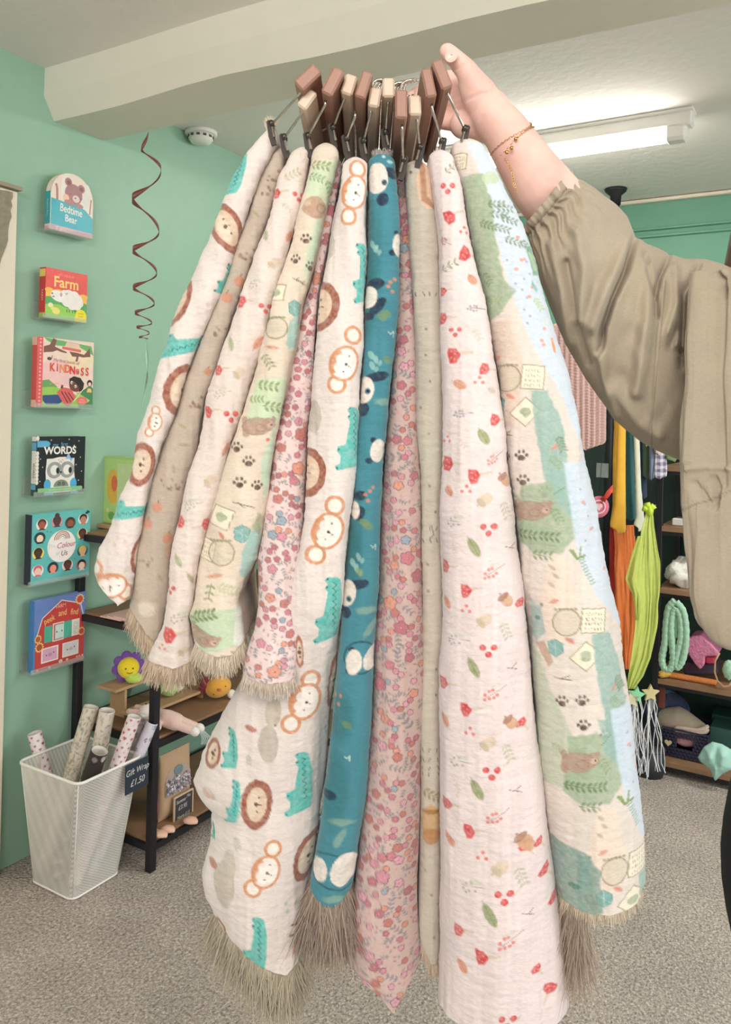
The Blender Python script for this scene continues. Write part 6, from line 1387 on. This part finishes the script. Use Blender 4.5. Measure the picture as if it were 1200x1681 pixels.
def plain(c_, v=.05):
    def f(c): c.C[:] = C3(c_); c.C *= (1 + v * vnoise(c.A / 8, c.B / 14, 3))[..., None]
    return f
def check(c1, c2, per):
    def f(c):
        c.C[:] = C3(c1); s_ = ((np.mod(c.A, per) < per / 2).astype(float) + (np.mod(c.B, per) < per / 2).astype(float)) / 2
        c.C = c.C * (1 - s_[..., None]) + C3(c2) * s_[..., None]
    return f
m_fab = vcmat('soft_fabric', .9, .3, 400, .1, .2)
def garm(name, l, r, top, bots, d, th, paint, col, label, cat, parent=None, **k):
    k.setdefault('amp', .4); k.setdefault('crinkle', .2); k.setdefault('step', 1.6); k.setdefault('bulge', .012)
    return strip(name, PL(l), PL(r), top, bots, [(0, d), (2000, d)], th, paint, col, label, cat=cat, parent=parent, m=k.pop('m', m_fab), cap=5, **k)
def knitp(c):
    c.C[:] = C3((214, 178, 170)); w = (.5 + .5 * np.sin(c.A * 2 * math.pi / 9)) * (.6 + .4 * np.sin(c.B * 2 * math.pi / 5 + 2 * np.sin(c.A / 4)))
    c.C *= (.78 + .3 * w)[..., None]
def knitd(x, y): return 1.6 * np.sin(x * 2 * math.pi / 9) + .9 * np.sin(y * 2 * math.pi / 5 + 2 * np.sin(x / 4))
garm('knitted_blanket', '520,905 740,930', '520,996 736,996', 528, [(0, 734), (.3, 738), (.7, 736), (1, 730)], 2.95, .09, knitp, (214, 178, 170), 'chunky pale pink knitted blanket hanging beside the black pole', 'blanket', disp=knitd)
t = root('yellow_trousers', P(1018, 870, 3.02), 'mustard yellow flared trousers hanging from the rail', 'trousers')
garm('leg', '560,1012 700,1009 760,1006 830,1006 875,999', '560,1020 700,1020 800,1016 866,1012', 560, [(0, 864), (1, 868)], 3.03, .02, plain((226, 172, 66)), (226, 172, 66), None, None, parent=t)
garm('leg', '560,1013 700,1014 780,1011 830,1008 875,999', '560,1023 700,1027 800,1027 876,1027', 560, [(0, 867), (1, 876)], 2.98, .02, plain((232, 178, 70)), (232, 178, 70), None, None, parent=t)
garm('teal_trousers', '560,1026 700,1028 850,1024', '560,1040 700,1040 790,1042 850,1045', 570, [(0, 852), (1, 854)], 3.04, .025, plain((58, 104, 108)), (58, 104, 108), 'dark teal trousers with a turned cuff between yellow and cream legs', 'trousers')
garm('cream_trousers', '560,1037 690,1040 800,1043 850,1044 872,1036', '560,1048 690,1049 800,1053 872,1060', 570, [(0, 864), (1, 872)], 3.0, .02, plain((218, 220, 200)), (218, 220, 200), 'cream flared trousers hanging beside the lime scarf', 'trousers')
garm('navy_jumper', '560,1048 820,1050', '560,1056 820,1063', 560, [(0, 815), (1, 818)], 3.08, .03, plain((54, 66, 88)), (54, 66, 88), 'narrow navy garment behind the cream trousers', 'clothing')
garm('green_dress', '560,1055 786,1055', '560,1066 786,1066', 560, [(0, 784), (1, 786)], 3.06, .03, plain((82, 104, 84)), (82, 104, 84), 'moss green garment edge-on, left of the gingham', 'clothing')
garm('grey_shirt', '560,1058 690,1060', '560,1066 690,1064', 560, [(0, 730), (1, 732)], 3.0, .02, plain((206, 206, 190)), (206, 206, 190), 'pale stone shirt sliver above the moss green garment', 'clothing')
garm('denim_shirt', '560,1066 788,1066', '560,1074 788,1075', 560, [(0, 789), (1, 786)], 3.04, .03, plain((120, 130, 156)), (120, 130, 156), 'dusty blue garment hanging edge-on beside the gingham', 'clothing')
garm('gingham_dress', '560,1068 726,1069', '560,1100 700,1104 726,1106', 560, [(0, 726), (1, 722)], 2.98, .03, check((246, 206, 206), (222, 128, 138), 8), (240, 190, 190), 'pink and white gingham dress just under the sleeve', 'clothing')
garm('cream_shorts', '560,1073 746,1073', '560,1090 746,1090', 560, [(0, 745), (1, 746)], 3.02, .03, plain((216, 206, 188)), (216, 206, 188), 'cream garment hem under the pink gingham', 'clothing')
garm('checked_shirt', '560,1074 785,1073', '560,1095 785,1096', 560, [(0, 786), (1, 784)], 3.05, .03, check((222, 218, 222), (112, 108, 140), 11), (180, 176, 190), 'purple and white checked shirt below the cream hem', 'clothing')
garm('olive_jumper', '700,1094 758,1092', '700,1122 758,1124', 690, [(0, 756), (.5, 758), (1, 748)], 3.04, .04, plain((112, 134, 96), .2), (112, 134, 96), 'mottled olive garment touching the khaki blouse edge', 'clothing')
# scarves
def organza(name, c_, al):
    return mat(name, c_, .5, bump=.25, bscale=60, var=.14, alpha=al, sheen=.3)
def scarf(name, pts, d, m_, label, seed, knot=None, folds=5, amp=.007):
    """light cloth hanging in loose folds; pts = (y, left, right)"""
    ys = np.arange(pts[0][0], pts[-1][0] + 1, 3.0); l = np.interp(ys, [p[0] for p in pts], [p[1] for p in pts]); r = np.interp(ys, [p[0] for p in pts], [p[2] for p in pts])
    rows = []
    for i, y in enumerate(ys):
        f = i / (len(ys) - 1); row = []
        for u in np.linspace(0, 1, 34): row.append(P(l[i] + (r[i] - l[i]) * u + 1.5 * float(vnoise(u * 6, y / 30, seed)), y, d + amp * (1.1 * float(vnoise(u * folds * 1.1 + f, f * 2.2, seed)) + .5 * float(vnoise(u * folds * 2.7, f * 5, seed + 3))) * min(1, .4 + f)))
        rows.append(row)
    mb = MB().grid(rows)
    o = mb.build(name, m_, label=label, cat='scarf', solid=.0008)
    return o
scarf('red_scarf', [(862, 1003, 1016), (900, 1000, 1014), (960, 1000, 1012), (1010, 1006, 1016), (1040, 1012, 1020)], 3.10, organza('red_organza', (200, 60, 54), .85), 'sheer red scarf, darkest edge of the hanging scarves', 2, folds=3)
scarf('orange_scarf', [(862, 1008, 1040), (900, 1008, 1042), (960, 1010, 1045), (1040, 1014, 1044), (1080, 1020, 1038), (1100, 1024, 1034)], 3.07, organza('orange_organza', (238, 132, 60), .75), 'sheer orange scarf hanging below the yellow trousers', 5, folds=5)
scarf('rust_scarf', [(880, 1016, 1044), (960, 1018, 1050), (1050, 1022, 1050), (1096, 1030, 1046)], 3.12, organza('rust_organza', (206, 104, 64), .75), 'deeper rust scarf layered behind the orange one', 7, folds=4)
t = root('lime_scarf', P(1060, 1130, 2.9), 'sheer lime green scarf knotted at the top and trailing in a point', 'scarf')
o = scarf('main_fall', [(840, 1062, 1070), (870, 1053, 1076), (920, 1044, 1083), (980, 1046, 1083), (1030, 1043, 1078), (1080, 1036, 1068), (1110, 1030, 1056), (1132, 1028, 1040)], 2.90, organza('lime_organza', (214, 230, 116), .72), None, 3, folds=6)
del o['category']; o.parent = t; o.location = Vector(o.location) - Vector(t.location)
o = scarf('corner_point', [(880, 1048, 1056), (920, 1034, 1054), (950, 1027, 1052), (975, 1038, 1052), (1010, 1042, 1050), (1018, 1044, 1048)], 2.885, organza('lime_organza', (214, 230, 116), .72), None, 9, folds=3)
del o['category']; o.parent = t; o.location = Vector(o.location) - Vector(t.location)
mb = MB(); mb.ball(P(1066, 838, 2.9), (.014, .014, .02), 12, 8, fn=lambda v, th, ph: v * (1 + .15 * math.sin(4 * ph)))
for dx, dy in ((-10, -4), (8, -8), (-4, -12)): mb.tube([P(1066, 838, 2.9), P(1066 + dx, 838 + dy, 2.9)], [.006, .012], 8)
mb.build('knot', mat('lime_knot', (198, 222, 70), .6, bump=.3), t); kq = P(1066, 832, 2.9); MB().tube([kq, Vector((kq.x, kq.y + .08, kq.z + .2)), Vector((kq.x - .02, 3.18, 1.585))], .0015, 5).build('hanging_cord', m_black, t)
# small things left of the pole
q = P(987, 772, 3.4); MB().box((q.x - .02, q.y - .002, q.z - .03), (q.x + .03, q.y, q.z + .03)).build('swing_tag', mat('grey_card', (150, 160, 156), .7, bump=0), label='grey card tag hanging in front of the dark shade sheet left of the pole', cat='tag')
q = P(983, 832, 2.96); T = frame(q, H_, Z_)
o = MB().ball(q, (.038, .012, .04), 16, 10, R=Matrix((H_, F_, Z_)).transposed()).build('heart_pouch', mat('dusty_pink_felt', (214, 120, 140), .8, bump=.3), label='small pink pouch with a white heart left of the yellow trousers', cat='pouch')
MB().tube([q + Z_ * .03, Vector((q.x, q.y + .02, q.z + .15)), Vector((q.x + .02, 3.18, 1.585))], .001, 5).build('hanging_cord', m_black, o)
p = Print(frame(P(983, 832, 2.946), H_, Z_), 1, 1); p.ring(0, 0, .026, .026, .2, (236, 196, 204), 1); p.ell(-.006, .004, .008, .008, (236, 196, 204), 1); p.ell(.006, .004, .008, .008, (236, 196, 204), 1); p.poly([(-.013, .001), (.013, .001), (0, -.015)], (236, 196, 204), 1)
p.build('heart_print', o)
mb = MB(); rn = random.Random(6)
for i in range(26): mb.tube([P(1006, 800 + rn.uniform(-4, 8), 2.94), P(996 + rn.uniform(-3, 3), 812 + rn.uniform(-5, 8), 2.93), P(988 + rn.uniform(-3, 4), 820 + rn.uniform(-3, 8), 2.95)], .0012, 4)
mb.build('net_ribbon', mat('coral_net', (228, 84, 70), .6, bump=0), label='coral red net ribbon bunched against the yellow trousers', cat='ribbon', kind='stuff')

# shelf contents
def R3(): return Matrix((H_, F_, Z_)).transposed()
def onshelf(px, py, Y): return onY(px, py, Y)
def lump(c, r, seed, amp=.12, fq=3, nu=28, nv=18):
    def fn(v, th, ph): return v * (1 + amp * float(vnoise(math.cos(ph) * math.sin(th) * fq + 9, math.sin(ph) * math.sin(th) * fq + math.cos(th) * fq + 5, seed)))
    return MB().ball(c, r, nu, nv, R=R3(), fn=fn)
q = onshelf(1124, 937, 3.36)
lump(Vector((q.x, q.y, .718 + .058)), (.07, .055, .055), 3, .2, 5).build('fleece_hat', mat('white_fleece', (248, 246, 236), .95, bump=1.5, bscale=180, var=.06, sheen=.5), label='fluffy white fleece lump on the shelf beside the blouse', cat='hat')
q = onshelf(1112, 854, 3.33)
MB().box((q.x - .02, q.y, .958), (q.x + .03, q.y + .03, .985), bev=.003).build('gift_box', mat('white_card', (232, 230, 226), .6, bump=0), label='small white box on the top visible shelf', cat='box')
mb = MB()
for k in range(10): a_ = k / 9 * 2.4 - .3; mb.tube([P(1078 + 5 * math.cos(a_), 838 - 10 * math.sin(a_), 3.25), P(1079 + 5 * math.cos(a_ + .28), 838 - 10 * math.sin(a_ + .28), 3.25)], .0016, 5)
mb.build('beaded_bracelet', mat('pale_beads', (190, 194, 196), .3, bump=0), label='curved string of pale beads beside the lime knot', cat='jewellery', kind='stuff')
m_mint = mat('mint_knit', (170, 214, 186), .9, bump=1.4, bscale=150, var=.12, sheen=.3)
t = root('knitted_scarf', onshelf(1105, 1100, 3.22), 'mint green knitted scarf looped and hanging from the shelf edge', 'scarf')
for nm, pts, w in (('outer_loop', [(1108, 986), (1097, 996), (1093, 1030), (1092, 1055), (1086, 1080), (1089, 1097), (1101, 1100), (1106, 1085), (1104, 1060), (1101, 1030), (1104, 1004), (1109, 996)], .021),
                   ('right_fall', [(1110, 988), (1122, 1000), (1127, 1030), (1126, 1060), (1121, 1085), (1112, 1098), (1108, 1090), (1114, 1065), (1119, 1045), (1117, 1010), (1110, 998)], .019),
                   ('inner_tail', [(1109, 990), (1110, 1010), (1109, 1030), (1108, 1046)], .019)):
    c = [onshelf(a, b, 3.22 + (.012 if nm == 'inner_tail' else .0)) for a, b in pts]; fine = []
    for i in range(len(c) - 1):
        for k in range(8): fine.append(c[i].lerp(c[i + 1], k / 8))
    fine.append(c[-1])
    for _ in range(10): fine = [fine[0]] + [(fine[i - 1] + fine[i] * 2 + fine[i + 1]) / 4 for i in range(1, len(fine) - 1)] + [fine[-1]]
    MB().tube(fine, [w * (.62 + .05 * math.sin(i * 1.9)) for i in range(len(fine))], 14).build(nm, m_mint, t)
def flatfold(name, poly, Y, th, m_, label, cat, seed=0, parent=None):
    pts = [onshelf(a, b, Y) for a, b in poly]; o_ = sum(pts, Vector()) / len(pts); T = frame(o_, (1, 0, 0), (0, 0, 1))
    loc = [((p_ - o_).dot(Vector((1, 0, 0))), (p_ - o_).dot(Z_)) for p_ in pts]
    mb = MB().prism(loc, th, T @ Matrix.Translation((0, 0, -th))); o = mb.build(name, m_, parent, label=label, cat=cat)
    md = o.modifiers.new('b', 'BEVEL'); md.width = min(.008, th * .3); md.segments = 3; md.limit_method = 'ANGLE'
    return o
m_pk = mat('pink_crochet', (222, 138, 172), .9, bump=2.5, bscale=110, var=.2)
flatfold('crochet_shawl', [(1129, 1050), (1136, 1044), (1150, 1043), (1166, 1056), (1180, 1072), (1178, 1077), (1157, 1078), (1156, 1092), (1149, 1100), (1140, 1090), (1131, 1076), (1127, 1066)], 3.33, .10, m_pk, 'pink crochet shawl folded with a pointed corner on the shelf', 'shawl')
flatfold('dark_scarf', [(1122, 1086), (1145, 1090), (1176, 1090), (1178, 1108), (1122, 1108)], 3.36, .12, mat('dark_plum_cloth', (74, 60, 80), .9, bump=.6), 'dark plum folded cloth under the pink shawl', 'scarf')
flatfold('red_scarf_fold', [(1158, 1078), (1174, 1080), (1174, 1090), (1158, 1090)], 3.345, .1, mat('crimson_cloth', (206, 70, 96), .8, bump=.6), 'crimson folded cloth at the right of the pink shawl', 'scarf')
flatfold('maroon_fold', [(1103, 1052), (1114, 1050), (1114, 1080), (1104, 1086)], 3.40, .06, mat('maroon_cloth', (120, 44, 66), .9, bump=.6), 'maroon cloth glimpsed through the mint scarf loop', 'scarf')
q0 = [onshelf(1098 + 78 * i / 39, 1107 + 2.5 * math.sin(i / 39 * 3.1), 3.315) for i in range(40)]
for p_ in q0: p_.z = max(p_.z, .368 + .010)
q0 = [Vector((p_.x, p_.y, .3765 + .0006)) for p_ in q0]
o = MB(); o.tube(q0, [.0082 + .0012 * (i % 2) for i in range(40)], 8); o.tube([p_ + Vector((0, .02, .0)) for p_ in q0], [.0082 + .0012 * (i % 2) for i in range(40)], 8)
o.build('crocheted_rope', mat('orange_crochet', (214, 132, 74), .9, bump=1.5, bscale=160, var=.25), label='orange crocheted cord along the shelf front under the pink shawl', cat='cord')
MB().tube([onshelf(a, b, 3.25) for a, b in [(1181, 1072), (1174, 1085), (1173, 1103), (1178, 1118), (1188, 1127), (1197, 1126), (1202, 1118)]], .0035, 6).build('string_loop', mat('beige_cord', (196, 164, 120), .8, bump=.5), label='beige cord looping over the shelf edge at the far right', cat='cord')
q = onshelf(1199, 1100, 3.26); lump(q, (.025, .025, .035), 6, .2, 4).build('mint_pompom', m_mint, label='mint knitted lump at the right end of the shelf', cat='pompom')
q = onshelf(1090, 1103, 3.30); lump(Vector((q.x, q.y, .368 + .014)), (.026, .02, .0135), 9, .2, 4).build('yellow_pompom', mat('mustard_wool', (214, 176, 84), .9, bump=1, bscale=150), label='mustard wool piece at the left end of the shelf', cat='pompom')
# basket with hats
YB = 3.34
a = onshelf(1089, 1206, YB); b = onshelf(1161, 1206, YB); zb_ = .0565; W = b.x - a.x; Hh = .105
t = root('storage_basket', ((a.x + b.x) / 2, YB + .1, zb_), 'navy woven plastic basket with a small wooden heart, holding a beige hat', 'basket')
m_nav = mat('navy_plastic', (58, 58, 84), .5, bump=.2)
mb = MB(); nw = 22
for r_ in range(8):
    for i in range(nw):
        z = zb_ + .008 + r_ * .0125; x = a.x + W * (i + .5) / nw
        if 3 <= r_ <= 5 and 7 <= i <= 14: continue
        e = .0022 * (1 if (i + r_) % 2 else -1); mb.box((x - W / nw * .46, YB - .004 + e, z - .0045), (x + W / nw * .46, YB - .001 + e, z + .0055))
mb.build('woven_front', m_nav, t, kind='stuff')
MB().box((a.x, YB + .0025, zb_), (b.x, YB + .006, zb_ + .03)).build('front_panel', m_nav, t)
for nm, lo, hi in (('side_panel', (a.x - .004, YB - .004, zb_), (a.x - .001, YB + .2, zb_ + Hh)), ('side_panel', (b.x + .001, YB - .004, zb_), (b.x + .004, YB + .2, zb_ + Hh)), ('back_panel', (a.x, YB + .197, zb_), (b.x, YB + .2, zb_ + Hh)), ('bottom', (a.x, YB + .007, zb_ + .0005), (b.x, YB + .196, zb_ + .004)), ('rim', (a.x - .006, YB - .008, zb_ + Hh), (b.x + .006, YB + .002, zb_ + Hh + .007))): MB().box(lo, hi, bev=.001).build(nm, m_nav, t)
q = onshelf(1097, 1219, YB - .009); T = frame(q, (1, 0, 0), (0, 0, 1)); hp = []
for i in range(24): u = 2 * math.pi * i / 24; hp.append((.00085 * 16 * math.sin(u) ** 3, .00085 * (13 * math.cos(u) - 5 * math.cos(2 * u) - 2 * math.cos(3 * u) - math.cos(4 * u))))
MB().prism(hp, .003, T).build('wooden_heart', mat('pale_heart_wood', (232, 208, 160), .6, bump=.1), t)
lump(Vector(((a.x + b.x) / 2, YB + .06, zb_ + .062)), (W * .36, .045, .03), 4, .1, 3).build('pink_hat', mat('pink_wool', (226, 170, 176), .9, bump=.8), label='pink woolly item inside the navy basket', cat='hat')
m_bg = mat('beige_wool', (190, 174, 156), .95, bump=1.2, bscale=200, var=.08, sheen=.3)
t = root('beige_hat', ((a.x + b.x) / 2, YB + .06, zb_ + .1), 'beige knitted hat with a pale rolled brim on top of the basket', 'hat')
mb = MB(); chain(mb, [(onshelf(1098, 1182, YB + .05), .046), (onshelf(1115, 1180, YB + .05), .048), (onshelf(1138, 1190, YB + .04), .034), (onshelf(1156, 1197, YB + .03), .02)], 16)
vs, fs = bake_remesh(mb, .006, 4); MB().add(vs, fs, smooth=True).build('crown', m_bg, t)
mb = MB()
for dz in (0, .014): mb.tube([onshelf(x_, y_ - dz * 400, YB + .005) for x_, y_ in ((1107, 1203), (1112, 1199), (1125, 1201), (1145, 1204), (1157, 1201), (1163, 1197))], [.005, .008, .008, .008, .008, .006], 10)
mb.build('brim', mat('pale_wool', (238, 214, 198), .95, bump=.8, bscale=200), t)
mb = MB(); chain(mb, [(onshelf(1084, 1168, YB + .13), .06), (onshelf(1106, 1160, YB + .14), .055)], 16)
mb.build('navy_hat', mat('navy_wool', (76, 82, 116), .95, bump=1), label='slate navy hat stacked behind the beige hat', cat='hat')
mb = MB(); chain(mb, [(onshelf(1098, 1155, YB + .2), .055), (onshelf(1108, 1165, YB + .2), .06)], 16)
mb.build('blue_hat', mat('blue_wool', (84, 126, 158), .95, bump=1), label='dull blue hat furthest back on the bottom shelf', cat='hat')
a2 = onshelf(1087, 1120, 3.30); MB().box((a2.x - .015, 3.30, a2.z - .10), (a2.x + .012, 3.304, a2.z), bev=.001).build('leather_tag', mat('brown_leather', (120, 66, 48), .6, bump=.4), label='brown leather strap hanging below the shelf behind the post', cat='strap')
m_tl = mat('teal_card', (62, 104, 96), .7, bump=.1)
q = onshelf(1165, 1192, 3.40); MB().box((q.x, 3.40, .0565), (q.x + .3, 3.52, q.z), bev=.003).build('teal_box', m_tl, label='flat teal box behind the mint bag on the bottom shelf', cat='box')
q = onshelf(1168, 1176, 3.54); MB().box((q.x, 3.54, .0565), (q.x + .3, 3.66, q.z + .01), bev=.003).build('dark_teal_box', mat('deep_teal_card', (44, 84, 78), .7, bump=.1), label='darker teal box standing furthest back on the bottom shelf', cat='box')
# crumpled mint bag draped over the edge
t_pts = [(1146, 1243), (1156, 1226), (1170, 1218), (1186, 1222), (1202, 1232), (1202, 1262), (1185, 1270), (1174, 1281), (1166, 1262), (1150, 1250)]
c0 = onshelf(1178, 1246, 3.25); rows = []
for k in range(13):
    f = k / 12; row = []
    for i in range(60):
        u = i / 60 * len(t_pts); i0 = int(u) % len(t_pts); i1 = (i0 + 1) % len(t_pts); w_ = u - int(u)
        p_ = onshelf(t_pts[i0][0] * (1 - w_) + t_pts[i1][0] * w_, t_pts[i0][1] * (1 - w_) + t_pts[i1][1] * w_, 3.25)
        v_ = c0.lerp(p_, f); v_.y += -.035 * (1 - f * f) + .022 * float(vnoise(v_.x * 45, v_.z * 45, 3)) * (1.1 - f); row.append(v_)
    rows.append(row)
MB().grid(rows, closed=True).build('mint_bag', mat('mint_cotton', (172, 218, 204), .7, bump=.3, var=.04), label='crumpled mint cotton bag spilling over the bottom shelf edge', cat='bag', solid=.004)
# star wands with streamers
for k, (px, py, c_, lab) in enumerate([(1043, 1139, (150, 226, 176), 'mint star wand topper, left of the yellow star'), (1066, 1136, (222, 206, 150), 'pale yellow star wand topper beside the shelf post'), (1034, 1146, (230, 222, 190), 'cream star wand topper, lowest and furthest left')]):
    t = root('star_wand', P(px, py + 120, 3.0), lab + ', with silvery streamers', 'wand', 'star wands with streamers'); q = P(px, py, 3.0); T = frame(q - F_ * .006, H_ + Z_ * .1 * (k - 1), Z_); pts = []
    for i in range(10): a_ = math.radians(90 + 36 * i); r_ = .033 if i % 2 == 0 else .016; pts.append((r_ * math.cos(a_), r_ * math.sin(a_)))
    MB().prism(pts, .012, T).build('star', mat('star_felt_%d' % k, c_, .7, bump=.2), t)
    rn = random.Random(k); mb = MB()
    for i in range(11):
        x = q + H_ * rn.uniform(-.02, .02) - Z_ * .02; pr_ = [x]; dx = rn.uniform(-.05, .06)
        for j in range(1, 8): pr_.append(x + H_ * (dx * j / 7 + .006 * math.sin(j * 1.3 + i)) - Z_ * (.26 + .03 * rn.random()) * j / 7 + F_ * rn.uniform(-.006, .006))
        w_ = .0009 + .001 * rn.random(); mb.grid([[p_ - H_ * w_, p_ + H_ * w_ + F_ * .001] for p_ in pr_], smooth=False)
    mb.build('streamers', mat('silver_streamer', (238, 242, 246), .3, .0, bump=0, var=.05, alpha=.8), t, kind='stuff')
    MB().tube([q - Z_ * .03, q - Z_ * .3 + H_ * .01 * (k - 1)], .003, 6).build('handle', m_wpl, t)
t = root('wand_pot', P(1052, 1270, 3.0), 'dark pot on the floor holding the star wands', 'pot')
q = onZ(1048, 1285, 0); 
MB().tube([(q.x + .02, q.y + .1, .001), (q.x + .02, q.y + .1, .10)], [.05, .055], 20).build('pot_body', mat('dark_pot', (60, 62, 66), .5, bump=.1), t)
MB().tube([(q.x + .02, q.y + .1, .10), (q.x + .02, q.y + .1, .104)], [.057, .057], 20).build('pot_rim', mat('dark_pot', (60, 62, 66), .5, bump=.1), t)
